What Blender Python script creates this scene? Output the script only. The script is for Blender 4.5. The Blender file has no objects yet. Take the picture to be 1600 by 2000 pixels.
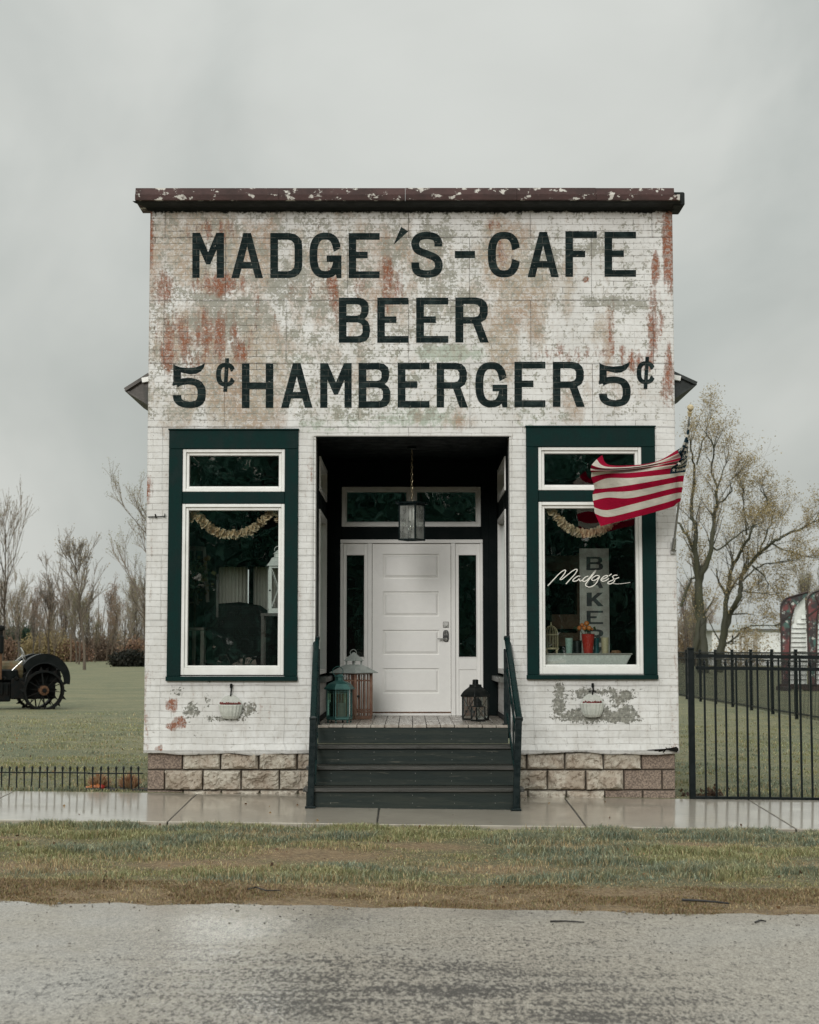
import bpy, bmesh, math, random
import numpy as np
from mathutils import Vector, Matrix, geometry
R = math.radians
SC = bpy.context.scene
COL = SC.collection
random.seed(7)

# ------------------------------------------------------------------ camera
CAMX, CAMY, CAMZ = 0.0, -17.5, 1.50
FPX = 3333.0                       # focal length in photo pixels (1600 wide)
TILT = math.atan(270.0 / FPX)
cam_d = bpy.data.cameras.new("camera")
cam_d.sensor_fit = 'HORIZONTAL'
cam_d.sensor_width = 24.0
cam_d.lens = 24.0 * FPX / 1600.0
cam_d.clip_end = 3000
cam_d.dof.use_dof = True
cam_d.dof.focus_distance = 17.3
cam_d.dof.aperture_fstop = 4.0
cam = bpy.data.objects.new("camera", cam_d)
cam.location = (CAMX, CAMY, CAMZ)
cam.rotation_euler = (R(90) + TILT, 0, 0)
COL.objects.link(cam)
SC.camera = cam

# ------------------------------------------------------------------ light
SUN_EL, SUN_AZ = R(19), R(180 + 12)          # high, from behind the camera, veiled by cloud
W = bpy.data.worlds.new("World"); SC.world = W; W.use_nodes = True
wt = W.node_tree; wt.nodes.clear()

def N(t, typ, ins=None, **props):
    n = t.nodes.new(typ)
    for k, v in props.items(): setattr(n, k, v)
    if ins:
        items = ins.items() if isinstance(ins, dict) else enumerate(ins)
        for k, v in items:
            if v is None: continue
            s = n.inputs[k]
            if isinstance(v, bpy.types.NodeSocket): t.links.new(v, s)
            elif isinstance(v, bpy.types.Node): t.links.new(v.outputs[0], s)
            else:
                try: s.default_value = v
                except Exception: s.default_value = (*v, 1.0)
    return n
def M(t, op, *a, clamp=False): return N(t, 'ShaderNodeMath', list(a), operation=op, use_clamp=clamp).outputs[0]
def MIX(t, f, a, b, mode='MIX'):
    n = t.nodes.new('ShaderNodeMix'); n.data_type = 'RGBA'; n.blend_type = mode
    for idx, v in ((0, f), (6, a), (7, b)):
        s = n.inputs[idx]
        if isinstance(v, bpy.types.NodeSocket): t.links.new(v, s)
        elif idx == 0: s.default_value = v
        else: s.default_value = (*v, 1.0) if len(v) == 3 else v
    return n.outputs[2]
def RAMP(t, f, lo, hi, a=0.0, b=1.0, smooth=True):
    return N(t, 'ShaderNodeMapRange', [f, lo, hi, a, b], interpolation_type='SMOOTHSTEP' if smooth else 'LINEAR').outputs[0]
def NOISE(t, vec, scale, detail=4, rough=.55, out=0, dist=0.0):
    n = N(t, 'ShaderNodeTexNoise', {'Scale': scale, 'Detail': detail, 'Roughness': rough, 'Distortion': dist})
    if vec is not None: t.links.new(vec, n.inputs['Vector'])
    return n.outputs[out]
def SCALE(t, vec, s): return N(t, 'ShaderNodeVectorMath', [vec, s], operation='MULTIPLY').outputs[0]

tc = N(wt, 'ShaderNodeTexCoord').outputs['Generated']
sz = N(wt, 'ShaderNodeSeparateXYZ', [tc]).outputs
elev = M(wt, 'MAXIMUM', sz[2], 0.0)
grad = M(wt, 'ADD', M(wt, 'ADD', RAMP(wt, elev, 0.0, .35, .86, .95), RAMP(wt, elev, .33, .95, 0.0, 1.9)), 0.0)   # overcast: brighter towards the zenith
cl = NOISE(wt, SCALE(wt, tc, (1.0, 1.0, 1.5)), 3.0, 5, .52, dist=.7)
cl2 = NOISE(wt, SCALE(wt, tc, (1.0, 1.0, 1.8)), 6.5, 4, .5)
clf = M(wt, 'ADD', RAMP(wt, cl, .30, .70, .85, 1.07), RAMP(wt, cl2, .3, .7, -.035, .035))
val = M(wt, 'MULTIPLY', grad, clf)
cloud = MIX(wt, RAMP(wt, cl, .32, .68), (.865, .915, .875), (.915, .94, .895))
cloud = N(wt, 'ShaderNodeVectorMath', [cloud, None], operation='SCALE')
wt.links.new(val, cloud.inputs['Scale'])
sky = N(wt, 'ShaderNodeTexSky', sky_type='NISHITA', sun_disc=False, sun_elevation=SUN_EL, sun_rotation=SUN_AZ, air_density=1.5, dust_density=4.0)
SKY_K = 0.10
bg = N(wt, 'ShaderNodeBackground', {'Strength': SKY_K})
# cloud layer in front of the clear sky: 94 % cover
cl_s = N(wt, 'ShaderNodeVectorMath', [cloud.outputs[0], (5.9, 5.9, 5.9)], operation='MULTIPLY').outputs[0]
wt.links.new(MIX(wt, .97, sky.outputs[0], cl_s), bg.inputs['Color'])
wo = N(wt, 'ShaderNodeOutputWorld'); wt.links.new(bg.outputs[0], wo.inputs[0])

sun_d = bpy.data.lights.new("sun", 'SUN'); sun_d.energy = 1.5; sun_d.angle = R(22); sun_d.color = (1.0, .98, .95)
sun = bpy.data.objects.new("sun", sun_d); COL.objects.link(sun)
sdir = Vector((-math.sin(R(12)) * math.cos(SUN_EL), -math.cos(R(12)) * math.cos(SUN_EL), math.sin(SUN_EL)))
sun.rotation_euler = sdir.to_track_quat('Z', 'Y').to_euler(); sun.location = (0, -20, 30)
SC.view_settings.view_transform = 'Standard'; SC.view_settings.look = 'None'
SC.view_settings.exposure = 0.25; SC.view_settings.gamma = 1.0
try:
    SC.cycles.max_bounces = 8; SC.cycles.diffuse_bounces = 3; SC.cycles.glossy_bounces = 4
    SC.cycles.transparent_max_bounces = 16; SC.cycles.transmission_bounces = 6
    SC.cycles.caustics_reflective = False; SC.cycles.caustics_refractive = False
except Exception: pass

# ------------------------------------------------------------------ helpers
CT, ST = math.cos(TILT), math.sin(TILT)
def at(px, py, Y=0.0):
    """world point on the plane y = Y seen at photo pixel (px, py)"""
    u = (px - 800.0) / FPX; v = (1000.0 - py) / FPX
    t = (Y - CAMY) / (CT - v * ST)
    return Vector((CAMX + u * t, Y, CAMZ + (ST + v * CT) * t))
def on_ground(px, py, z=0.0):
    u = (px - 800.0) / FPX; v = (1000.0 - py) / FPX
    t = (z - CAMZ) / (ST + v * CT)
    return Vector((CAMX + u * t, CAMY + (CT - v * ST) * t, z))
def sstep(a, b, x):
    t = min(1, max(0, (x - a) / (b - a))); return t * t * (3 - 2 * t)
def gz(x, y):
    """height of the ground: falls a little to the right, pavement drains to the road"""
    k = -0.0115 * max(-9.0, min(9.0, x)) * (1 - sstep(2, 26, y))
    k += 0.03 if y >= 0 else 0.03 + 0.034 * max(y, -2.2)
    if y < -2.2: k += 0.011 * max(y + 2.2, -4.3)
    return k

def sstep_v(a, b, x):
    t = np.clip((x - a) / (b - a), 0, 1); return t * t * (3 - 2 * t)
def gz_v(x, y):
    k = -0.0115 * np.clip(x, -9.0, 9.0) * (1 - sstep_v(2, 26, y))
    k = k + np.where(y < 0, 0.03 + 0.034 * np.maximum(y, -2.2), 0.03)
    return k + np.where(y < -2.2, 0.011 * np.maximum(y + 2.2, -4.3), 0)

ORG = {}
class MB:
    def __init__(s): s.v = []; s.f = []; s.m = []
    def add(s, vs, fs, mi=0):
        b = len(s.v); s.v.extend([Vector(p) for p in vs])
        for f in fs: s.f.append(tuple(i + b for i in f)); s.m.append(mi)
        return s
    def box(s, x0, x1, y0, y1, z0, z1, mi=0):
        vs = [(x, y, z) for x in (x0, x1) for y in (y0, y1) for z in (z0, z1)]
        return s.add(vs, [(0,1,3,2),(4,6,7,5),(0,4,5,1),(2,3,7,6),(0,2,6,4),(1,5,7,3)], mi)
    def bar(s, p, q, w, h=None, up=(0,0,1), mi=0):
        h = w if h is None else h
        p = Vector(p); q = Vector(q); d = (q - p).normalized()
        up = Vector(up)
        if abs(d.dot(up)) > .98: up = Vector((0, 1, 0))
        a = d.cross(up).normalized() * w / 2; b = a.cross(d).normalized() * h / 2
        vs = [e + i * a + j * b for e in (p, q) for i, j in ((-1,-1),(1,-1),(1,1),(-1,1))]
        return s.add(vs, [(0,1,2,3),(7,6,5,4),(0,4,5,1),(1,5,6,2),(2,6,7,3),(3,7,4,0)], mi)
    def tube(s, pts, rad, n=6, cap=True, mi=0):
        pts = [Vector(p) for p in pts]
        if not hasattr(rad, '__len__'): rad = [rad] * len(pts)
        b = len(s.v); m = len(pts); ref = None
        for i, p in enumerate(pts):
            d = (pts[min(i + 1, m - 1)] - pts[max(i - 1, 0)])
            if d.length < 1e-9: d = Vector((0, 0, 1))
            d.normalize()
            if ref is None: ref = Vector((1, 0, 0)) if abs(d.x) < .9 else Vector((0, 1, 0))
            a = (ref - d * ref.dot(d))
            if a.length < 1e-6: a = d.orthogonal()
            a.normalize(); ref = a; c = d.cross(a)
            for k in range(n):
                t = 2 * math.pi * k / n
                s.v.append(p + (a * math.cos(t) + c * math.sin(t)) * rad[i])
        for i in range(m - 1):
            for k in range(n):
                k2 = (k + 1) % n
                s.f.append((b + i*n + k, b + i*n + k2, b + (i+1)*n + k2, b + (i+1)*n + k)); s.m.append(mi)
        if cap:
            s.f.append(tuple(b + k for k in reversed(range(n)))); s.m.append(mi)
            s.f.append(tuple(b + (m-1)*n + k for k in range(n))); s.m.append(mi)
        return s
    def lathe(s, prof, n, o, ph=0.0, mi=0, cap=True, sx=1, sy=1):
        b = len(s.v); o = Vector(o)
        for r, z in prof:
            for k in range(n):
                t = ph + 2 * math.pi * k / n
                s.v.append(o + Vector((math.cos(t) * r * sx, math.sin(t) * r * sy, z)))
        for i in range(len(prof) - 1):
            for k in range(n):
                k2 = (k + 1) % n
                s.f.append((b+i*n+k, b+i*n+k2, b+(i+1)*n+k2, b+(i+1)*n+k)); s.m.append(mi)
        if cap:
            s.f.append(tuple(b + k for k in reversed(range(n)))); s.m.append(mi)
            s.f.append(tuple(b + (len(prof)-1)*n + k for k in range(n))); s.m.append(mi)
        return s
    def ball(s, c, r, n=8, m=5, sz=1.0, mi=0):
        prof = [(max(1e-4, r * math.sin(math.pi * i / m)), -r * sz * math.cos(math.pi * i / m)) for i in range(m + 1)]
        return s.lathe(prof, n, c, mi=mi)
    def prism(s, loops, fn, d0, d1, mi=0):
        """loops: outer outline then holes (2-D); fn(x, y, d) -> world"""
        flat = [p for l in loops for p in l]
        tris = geometry.tessellate_polygon([[Vector((p[0], p[1], 0)) for p in l] for l in loops])
        n = len(flat)
        vs = [fn(p[0], p[1], d0) for p in flat] + [fn(p[0], p[1], d1) for p in flat]
        fs = [tuple(t) for t in tris] + [tuple(n + i for i in reversed(t)) for t in tris]
        b = 0
        for l in loops:
            for i in range(len(l)):
                j = (i + 1) % len(l)
                fs.append((b + i, b + j, n + b + j, n + b + i))
            b += len(l)
        return s.add(vs, fs, mi)
    def build(s, name, mat=None, parent=None, bevel=0.0, smooth=False, fixn=True):
        org = ORG.get(parent.name, Vector((0, 0, 0))) if parent else Vector((0, 0, 0))
        me = bpy.data.meshes.new(name)
        me.from_pydata([tuple(p - org) for p in s.v], [], s.f)
        mats = mat if isinstance(mat, (list, tuple)) else [mat]
        for m_ in mats: me.materials.append(m_)
        if len(mats) > 1: me.polygons.foreach_set('material_index', s.m)
        if fixn or bevel:
            bm = bmesh.new(); bm.from_mesh(me)
            if fixn: bmesh.ops.recalc_face_normals(bm, faces=bm.faces)
            if bevel:
                ed = [e for e in bm.edges if len(e.link_faces) == 2 and e.calc_face_angle(0) > .5]
                bmesh.ops.bevel(bm, geom=ed, offset=bevel, segments=1, affect='EDGES', clamp_overlap=True)
            bm.to_mesh(me); bm.free()
        if smooth:
            me.polygons.foreach_set('use_smooth', [True] * len(me.polygons))
        o = bpy.data.objects.new(name, me); COL.objects.link(o)
        if parent: o.parent = parent
        ORG[o.name] = org.copy()
        return o
def tag(o, label=None, cat=None, group=None, kind=None):
    if label: o['label'] = label
    if cat: o['category'] = cat
    if group: o['group'] = group
    if kind: o['kind'] = kind
    return o
def thing(name, loc, label, cat, group=None):
    o = bpy.data.objects.new(name, None); o.empty_display_size = .2; COL.objects.link(o)
    o.location = loc; ORG[o.name] = Vector(loc)
    return tag(o, label, cat, group)
def copy_tree(o, parent=None):
    c = o.copy(); COL.objects.link(c)
    if parent: c.parent = parent
    for ch in list(o.children): copy_tree(ch, c)
    return c

def vnoise(x, y, seed=0):
    """smooth value noise, numpy arrays"""
    xi = np.floor(x).astype(np.int64); yi = np.floor(y).astype(np.int64)
    fx = x - xi; fy = y - yi; fx = fx*fx*(3-2*fx); fy = fy*fy*(3-2*fy)
    def h(a, b):
        n = (a * 374761393 + b * 668265263 + seed * 974711) & 0x7fffffff
        n = ((n ^ (n >> 13)) * 1274126177) & 0x7fffffff
        n = (n ^ (n >> 16)) & 0xffff
        return n / 65535.0
    return (h(xi,yi)*(1-fx)+h(xi+1,yi)*fx)*(1-fy) + (h(xi,yi+1)*(1-fx)+h(xi+1,yi+1)*fx)*fy
def fbm(x, y, seed=0, oct=4):
    x = np.asarray(x, float); y = np.asarray(y, float); s = 0; a = .5; t = 0
    for i in range(oct):
        s = s + a * vnoise(x * 2**i, y * 2**i, seed + i * 17); t += a; a *= .55
    return s / t

# ------------------------------------------------------------------ materials
def new_mat(name):
    m = bpy.data.materials.new(name); m.use_nodes = True; t = m.node_tree
    p = t.nodes['Principled BSDF']
    return m, t, p
def coords(t, kind='Object'): return N(t, 'ShaderNodeTexCoord').outputs[kind]
def pm(name, col, rough=.6, col2=None, vs=5.0, amt=1.0, metal=0.0, spec=.5, bump=0.0, bs=60.0, stretch=(1,1,1), chip=None, chipcol=None, lo=.38, hi=.66, coat=0.0, rv=.12, fine_k=.35):
    """painted / raw surface: two colours mixed by noise, roughness variation, fine bump, optional flaking"""
    m, t, p = new_mat(name); v = SCALE(t, coords(t), stretch)
    n1 = NOISE(t, v, vs, 6, .6)
    c2 = col2 if col2 else tuple(c * .72 for c in col)
    c = MIX(t, M(t, 'MULTIPLY', RAMP(t, n1, lo, hi), amt), col, c2)
    fine = NOISE(t, v, vs * 9, 4, .6)
    c = MIX(t, fine_k, c, MIX(t, RAMP(t, fine, .35, .65), tuple(x * .75 for x in col), tuple(min(1, x * 1.2) for x in col)))
    if chip is not None:
        n3 = NOISE(t, v, vs * 2.3, 8, .68)
        c = MIX(t, RAMP(t, n3, chip, chip + .035), c, chipcol)
    t.links.new(c, p.inputs['Base Color'])
    t.links.new(RAMP(t, n1, .3, .7, max(.03, rough - rv), min(1, rough + rv)), p.inputs['Roughness'])
    p.inputs['Metallic'].default_value = metal; p.inputs['Specular IOR Level'].default_value = spec
    if bump:
        b = N(t, 'ShaderNodeBump', {'Strength': .6, 'Distance': bump, 'Height': NOISE(t, v, bs, 5, .6)})
        t.links.new(b.outputs[0], p.inputs['Normal'])
    return m
def glass_mat(name, tint=(.86, .93, .90), refl=1.0, ripple=.0, seed=0.0):
    m, t, p = new_mat(name); t.nodes.remove(p)
    tr = N(t, 'ShaderNodeBsdfTransparent', {'Color': tint})
    gl = N(t, 'ShaderNodeBsdfGlossy', {'Color': (.95, 1, .98), 'Roughness': .01})
    fr = N(t, 'ShaderNodeFresnel', {'IOR': 1.52})
    if ripple:
        b = N(t, 'ShaderNodeBump', {'Strength': .5, 'Distance': ripple, 'Height': NOISE(t, coords(t), 2.2, 2, .5)})
        t.links.new(b.outputs[0], gl.inputs['Normal'])
    f = M(t, 'MULTIPLY', fr.outputs[0], 1.8 * refl, clamp=True)          # two panes reflect
    mx = N(t, 'ShaderNodeMixShader', [f, tr.outputs[0], gl.outputs[0]])
    if seed:                                            # pale diffuse wash painted in for sky and road reflected in lantern panes
        tl = N(t, 'ShaderNodeBsdfTranslucent', {'Color': (.75, .77, .73, 1)}); df = N(t, 'ShaderNodeBsdfDiffuse', {'Color': (.75, .77, .73, 1)})
        dm = N(t, 'ShaderNodeMixShader', [.6, tl.outputs[0], df.outputs[0]])
        k = RAMP(t, NOISE(t, SCALE(t, coords(t), (1, 1, .5)), 14, 4, .6), .35, .65, seed * .6, seed * 1.4)
        mx = N(t, 'ShaderNodeMixShader', [k, mx.outputs[0], dm.outputs[0]])
    t.links.new(mx.outputs[0], t.nodes['Material Output'].inputs[0])
    return m
WHITE = (.70, .70, .665)
BLK = (.0045, .0085, .009)
GRN = (.0016, .0150, .0138)
MT = {}
MT['vinyl'] = pm('white_vinyl', (.74, .74, .715), .42, (.64, .64, .60), 3, .7, fine_k=.08)
MT['door'] = pm('door_paint', (.82, .815, .785), .38, (.79, .785, .75), 2, .6, fine_k=.06)
MT['trim_green'] = pm('green_trim', GRN, .6, (.0038, .025, .0225), 9, 1, spec=.10, bump=.004, bs=110, stretch=(1, 1, .6), chip=.745, chipcol=(.06, .10, .09))
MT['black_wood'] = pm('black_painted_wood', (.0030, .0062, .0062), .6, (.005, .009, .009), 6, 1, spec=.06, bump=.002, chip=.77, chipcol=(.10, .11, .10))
MT['black_metal'] = pm('black_metal', (.006, .012, .013), .33, (.010, .018, .018), 12, 1, spec=.2)
MT['fence'] = pm('fence_black', (.0035, .0065, .007), .42, (.006, .010, .010), 20, 1, spec=.18)
MT['rail_green'] = pm('rail_green', (.0025, .014, .0135), .30, (.004, .020, .019), 8, 1, spec=.22, chip=.72, chipcol=(.02, .05, .045))
MT['step'] = pm('step_boards', (.016, .024, .0215), .55, (.038, .044, .037), 4, 1, spec=.18, bump=.004, bs=45, stretch=(.35, 3, 5.0), chip=.615, chipcol=(.075, .075, .062), lo=.42, hi=.62)
MT['tread'] = pm('tread_boards', (.026, .027, .023), .36, (.055, .050, .041), 4, 1, bump=.003, bs=50, stretch=(.4, 4, 4))
MT['deck'] = pm('deck_boards', (.38, .345, .30), .30, (.20, .16, .13), 5, 1, bump=.002, bs=50, stretch=(4, .5, 4))
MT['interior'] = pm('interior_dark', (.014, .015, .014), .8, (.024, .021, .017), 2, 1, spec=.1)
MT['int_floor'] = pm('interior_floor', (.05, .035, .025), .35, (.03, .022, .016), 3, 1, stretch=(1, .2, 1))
MT['glass'] = glass_mat('window_glass', (.90, .97, .95), 1.8, .006)
MT['lglass'] = glass_mat('lantern_glass', (.90, .93, .91), 1.3, 0, .30)
MT['sglass'] = glass_mat('pale_sheen_glass', (.88, .91, .89), 1.3, 0, .10)  # weaker painted-in reflection wash for the black lanterns
MT['plain_glass'] = glass_mat('clear_glass', (.93, .95, .94), .8)
MT['copper'] = pm('green_copper', (.018, .068, .062), .45, (.05, .13, .115), 14, 1, metal=.35, chip=.68, chipcol=(.26, .38, .34))
MT['rustwood'] = pm('rusty_frame', (.20, .10, .065), .6, (.30, .20, .145), 14, 1, bump=.002, chip=.66, chipcol=(.10, .045, .03))
MT['zinc'] = pm('pale_zinc', (.42, .46, .43), .40, (.33, .37, .34), 8, 1, metal=.25, chip=.72, chipcol=(.20, .20, .18))
MT['whitemetal'] = pm('white_lantern_paint', (.82, .81, .77), .45, (.76, .75, .70), 8, 1)
MT['blackiron'] = pm('black_iron', (.010, .014, .014), .42, (.030, .030, .027), 18, 1, metal=.3)
MT['steel'] = pm('steel', (.38, .38, .36), .35, (.26, .26, .25), 20, 1, metal=.8)
MT['brass'] = pm('brass_chain', (.30, .25, .16), .35, (.18, .15, .10), 20, 1, metal=.8)
MT['keypad'] = pm('keypad_black', (.008, .009, .010), .30)
MT['candle'] = pm('candle_wax', (.42, .40, .36), .5)
MT['rust'] = pm('rust', (.12, .055, .022), .8, (.05, .028, .016), 10, 1, bump=.003)
MT['iron'] = pm('old_iron', (.004, .006, .006), .7, (.013, .010, .008), 9, 1, bump=.003, spec=.12)
MT['fender'] = pm('fender_iron', (.0040, .006, .006), .38, (.007, .008, .008), 5, 1, spec=.14)
MT['orange'] = pm('orange_glaze', (.52, .17, .035), .45, (.40, .10, .03), 8, 1)
MT['red'] = pm('red_enamel', (.45, .035, .025), .35, (.36, .025, .02), 8, 1)
MT['mint'] = pm('mint_enamel', (.30, .42, .36), .35, (.24, .36, .31), 8, 1, chip=.70, chipcol=(.06, .05, .04))
MT['cream'] = pm('cream_enamel', (.50, .43, .27), .4, (.42, .34, .20), 8, 1, chip=.62, chipcol=(.10, .06, .04))
MT['teal'] = pm('teal_enamel', (.02, .09, .10), .4)
MT['garland'] = pm('garland_cloth', (.80, .65, .46), .85, (.64, .44, .28), 30, 1, spec=.1)
MT['leafdark'] = pm('house_plant', (.05, .075, .03), .6, (.09, .09, .035), 12, 1)
MT['curtain'] = None
MT['twig'] = pm('dry_twig', (.12, .075, .045), .8)
MT['stick'] = pm('wet_stick', (.012, .010, .009), .5)
MT['berry'] = pm('dried_berries', (.16, .025, .022), .6, (.09, .035, .02), 30, 1)
MT['bowlglass'] = pm('frosted_bowl', (.52, .535, .49), .45, (.40, .42, .375), 14, 1, bump=.004, bs=22, chip=.66, chipcol=(.20, .20, .17))
MT['board'] = pm('sign_board', (.36, .335, .295), .7, (.26, .23, .20), 12, 1, bump=.002, chip=.70, chipcol=(.30, .12, .09))
MT['signblack'] = pm('sign_letter_paint', (.012, .012, .012), .6)
MT['rope'] = pm('dry_grass_straw', (.34, .20, .11), .85, (.24, .10, .05), 12, 1)
m, t, p = new_mat('window_script'); p.inputs['Base Color'].default_value = (.72, .70, .64, 1); p.inputs['Roughness'].default_value = .5
MT['script'] = m
m, t, p = new_mat('sheer_curtain')
tl = N(t, 'ShaderNodeBsdfTranslucent', {'Color': (.62, .58, .52, 1)})
wv = N(t, 'ShaderNodeTexWave', {'Scale': 9.0, 'Distortion': 1.2, 'Detail': 2.0}); t.links.new(coords(t), wv.inputs['Vector'])
t.links.new(MIX(t, wv.outputs['Fac'], (.55, .52, .47), (.60, .57, .52)), tl.inputs['Color'])
df = N(t, 'ShaderNodeBsdfDiffuse', {'Color': (.6, .57, .52, 1)})
mx = N(t, 'ShaderNodeMixShader', [.4, tl.outputs[0], df.outputs[0]]); t.links.new(mx.outputs[0], t.nodes['Material Output'].inputs[0])
MT['curtain'] = m

def brick_nodes(t, seed=0):
    """pressed-tin brick pattern laid over x / z of the wall"""
    pos = N(t, 'ShaderNodeNewGeometry').outputs['Position']
    s = N(t, 'ShaderNodeSeparateXYZ', [pos]).outputs
    wob = NOISE(t, pos, 3.0, 2, .5)
    zz = M(t, 'ADD', s[2], M(t, 'MULTIPLY', M(t, 'SUBTRACT', wob, .5), .022))
    v2 = N(t, 'ShaderNodeCombineXYZ', [M(t, 'ADD', M(t, 'ADD', s[0], s[1]), 20.03), M(t, 'ADD', zz, 10.01), 0.0]).outputs[0]
    b = N(t, 'ShaderNodeTexBrick', {'Scale': 1.0, 'Mortar Size': .0034, 'Mortar Smooth': .55, 'Brick Width': .212, 'Row Height': .0664, 'Bias': 0.0}, offset=.5, offset_frequency=2)
    t.links.new(v2, b.inputs['Vector'])
    pn = N(t, 'ShaderNodeTexBrick', {'Scale': 1.0, 'Mortar Size': .0028, 'Mortar Smooth': .3, 'Brick Width': 1.27, 'Row Height': .664, 'Bias': 0.0}, offset=.5, offset_frequency=2)
    vp = N(t, 'ShaderNodeCombineXYZ', [M(t, 'ADD', M(t, 'ADD', s[0], s[1]), 20.33), M(t, 'ADD', zz, 6.64 - at(800, 835, 0).z), 0.0]).outputs[0]
    t.links.new(vp, pn.inputs['Vector'])
    return pos, b.outputs['Fac'], pn.outputs['Fac'], b.outputs['Color']

def facade_mat():
    m, t, p = new_mat('painted_pressed_tin')
    pos, mor, pan, bc = brick_nodes(t)
    sp_ = N(t, 'ShaderNodeSeparateXYZ', [pos]).outputs
    at_ = lambda n: N(t, 'ShaderNodeAttribute', attribute_name=n).outputs['Fac']
    off = lambda v: N(t, 'ShaderNodeVectorMath', [pos, v], operation='ADD').outputs[0]
    tall = SCALE(t, pos, (1, 1, .45))
    nA = NOISE(t, tall, 5.0, 7, .64); nB = NOISE(t, pos, 34.0, 5, .7); nC = NOISE(t, SCALE(t, pos, (1, 1, .16)), 11.0, 6, .62)
    nD = NOISE(t, off((7.3, 1.1, 3.9)), 8.0, 7, .68); nE = NOISE(t, off((3.1, 5.0, 11.7)), 19.0, 6, .7)
    nF = NOISE(t, SCALE(t, off((1.0, 2.0, 5.0)), (1, 1, .7)), 2.2, 4, .55)
    wob = NOISE(t, pos, 3.0, 2, .5)
    zz = M(t, 'ADD', M(t, 'ADD', sp_[2], M(t, 'MULTIPLY', M(t, 'SUBTRACT', wob, .5), .022)), 10.01)
    fr = M(t, 'ABSOLUTE', M(t, 'SUBTRACT', M(t, 'FRACT', M(t, 'DIVIDE', zz, .0664)), .5))
    hl = RAMP(t, fr, .435, .50)                                                   # lap lines between courses
    paint = MIX(t, RAMP(t, NOISE(t, pos, 2.6, 5, .6), .35, .65), (.685, .683, .668), (.585, .58, .56))
    paint = MIX(t, M(t, 'MULTIPLY', RAMP(t, nC, .46, .72), .40), paint, (.46, .44, .40))       # rain streaks
    paint = MIX(t, M(t, 'MULTIPLY', RAMP(t, nE, .50, .68), .42), paint, (.46, .44, .40))
    paint = MIX(t, M(t, 'MULTIPLY', RAMP(t, nB, .56, .70), .22), paint, (.44, .42, .38))
    st = lambda n: RAMP(t, n, .30, .70, 0, 1, False)
    nBs, nEs = st(nB), st(nE)
    def mask(attr, big, t0, hw, fine=.22, k=.62):
        q = M(t, 'ADD', M(t, 'MULTIPLY', st(big), .62 - fine), M(t, 'MULTIPLY', nBs, fine))
        q = M(t, 'ADD', q, M(t, 'MULTIPLY', nEs, .16))
        return RAMP(t, M(t, 'MULTIPLY_ADD', at_(attr), k, q), t0, t0 + hw)
    c = paint
    left = RAMP(t, M(t, 'MULTIPLY_ADD', nBs, .35, M(t, 'MULTIPLY', nEs, .65)), .46, .60)        # islands of white still holding on
    c = MIX(t, M(t, 'MULTIPLY', mask('green', nD, .66, .16, .26), .80), c, (.33, .385, .31))
    tn = M(t, 'MULTIPLY', mask('tan', nA, .54, .22, .20), M(t, 'MULTIPLY_ADD', left, -.62, .98))
    c = MIX(t, tn, c, MIX(t, RAMP(t, nF, .38, .62), (.35, .255, .185), (.385, .325, .25)))
    gm = M(t, 'MULTIPLY', mask('grey', nD, .655, .045, .34), .90)
    c = MIX(t, gm, c, MIX(t, M(t, 'MULTIPLY_ADD', nBs, .5, M(t, 'MULTIPLY', nEs, .5)), (.15, .155, .125), (.40, .385, .33)))
    c = MIX(t, M(t, 'MULTIPLY', M(t, 'MULTIPLY', gm, RAMP(t, sp_[2], 1.7, 1.3)), RAMP(t, nBs, .30, .75, .15, .85)), c, (.085, .088, .075))
    rm = M(t, 'MULTIPLY', mask('rust', nC, .60, .17, .24), M(t, 'MULTIPLY_ADD', left, -.45, .98))
    c = MIX(t, rm, c, MIX(t, nEs, (.30, .098, .040), (.12, .045, .024)))
    fl = M(t, 'MULTIPLY', RAMP(t, NOISE(t, off((9.0, 0.0, 2.0)), 26, 6, .74), .585, .61), M(t, 'MULTIPLY_ADD', at_('tan'), 1.0, .20))
    c = MIX(t, M(t, 'MULTIPLY', fl, .8), c, (.63, .62, .59))                      # flaked edges, thin pale paint
    sp = M(t, 'MULTIPLY', RAMP(t, NOISE(t, pos, 50, 5, .74), .615, .65), RAMP(t, M(t, 'MULTIPLY_ADD', at_('tan'), .28, nD), .50, .66))
    c = MIX(t, M(t, 'MULTIPLY', sp, .85), c, (.075, .052, .04))                   # bare rusty specks
    jd = M(t, 'MAXIMUM', M(t, 'MULTIPLY', hl, RAMP(t, nD, .36, .66, .06, .48)), M(t, 'MULTIPLY', mor, RAMP(t, nA, .40, .68, .0, .50)))
    c = MIX(t, jd, c, (.25, .22, .185))
    upz = RAMP(t, sp_[2], 3.6, 3.9, .25, 1.0)
    dj = M(t, 'MULTIPLY', M(t, 'MAXIMUM', hl, mor), RAMP(t, M(t, 'ADD', M(t, 'MULTIPLY', nE, .6), M(t, 'MULTIPLY', nF, .4)), .515, .585))
    c = MIX(t, M(t, 'MULTIPLY', M(t, 'MULTIPLY', dj, .8), upz), c, (.06, .045, .035))     # laps where rust has broken through
    c = MIX(t, M(t, 'MULTIPLY', M(t, 'MULTIPLY', pan, RAMP(t, nA, .34, .58, .30, .95)), upz), c, (.07, .055, .045))
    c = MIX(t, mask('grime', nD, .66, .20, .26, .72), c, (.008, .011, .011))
    t.links.new(c, p.inputs['Base Color']); p.inputs['Specular IOR Level'].default_value = .3
    t.links.new(RAMP(t, nD, .3, .7, .45, .75), p.inputs['Roughness'])
    h = M(t, 'SUBTRACT', M(t, 'MULTIPLY', NOISE(t, pos, 5.5, 3, .5), .9), M(t, 'MAXIMUM', M(t, 'MULTIPLY', hl, .40), M(t, 'MULTIPLY', mor, .22)))
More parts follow.
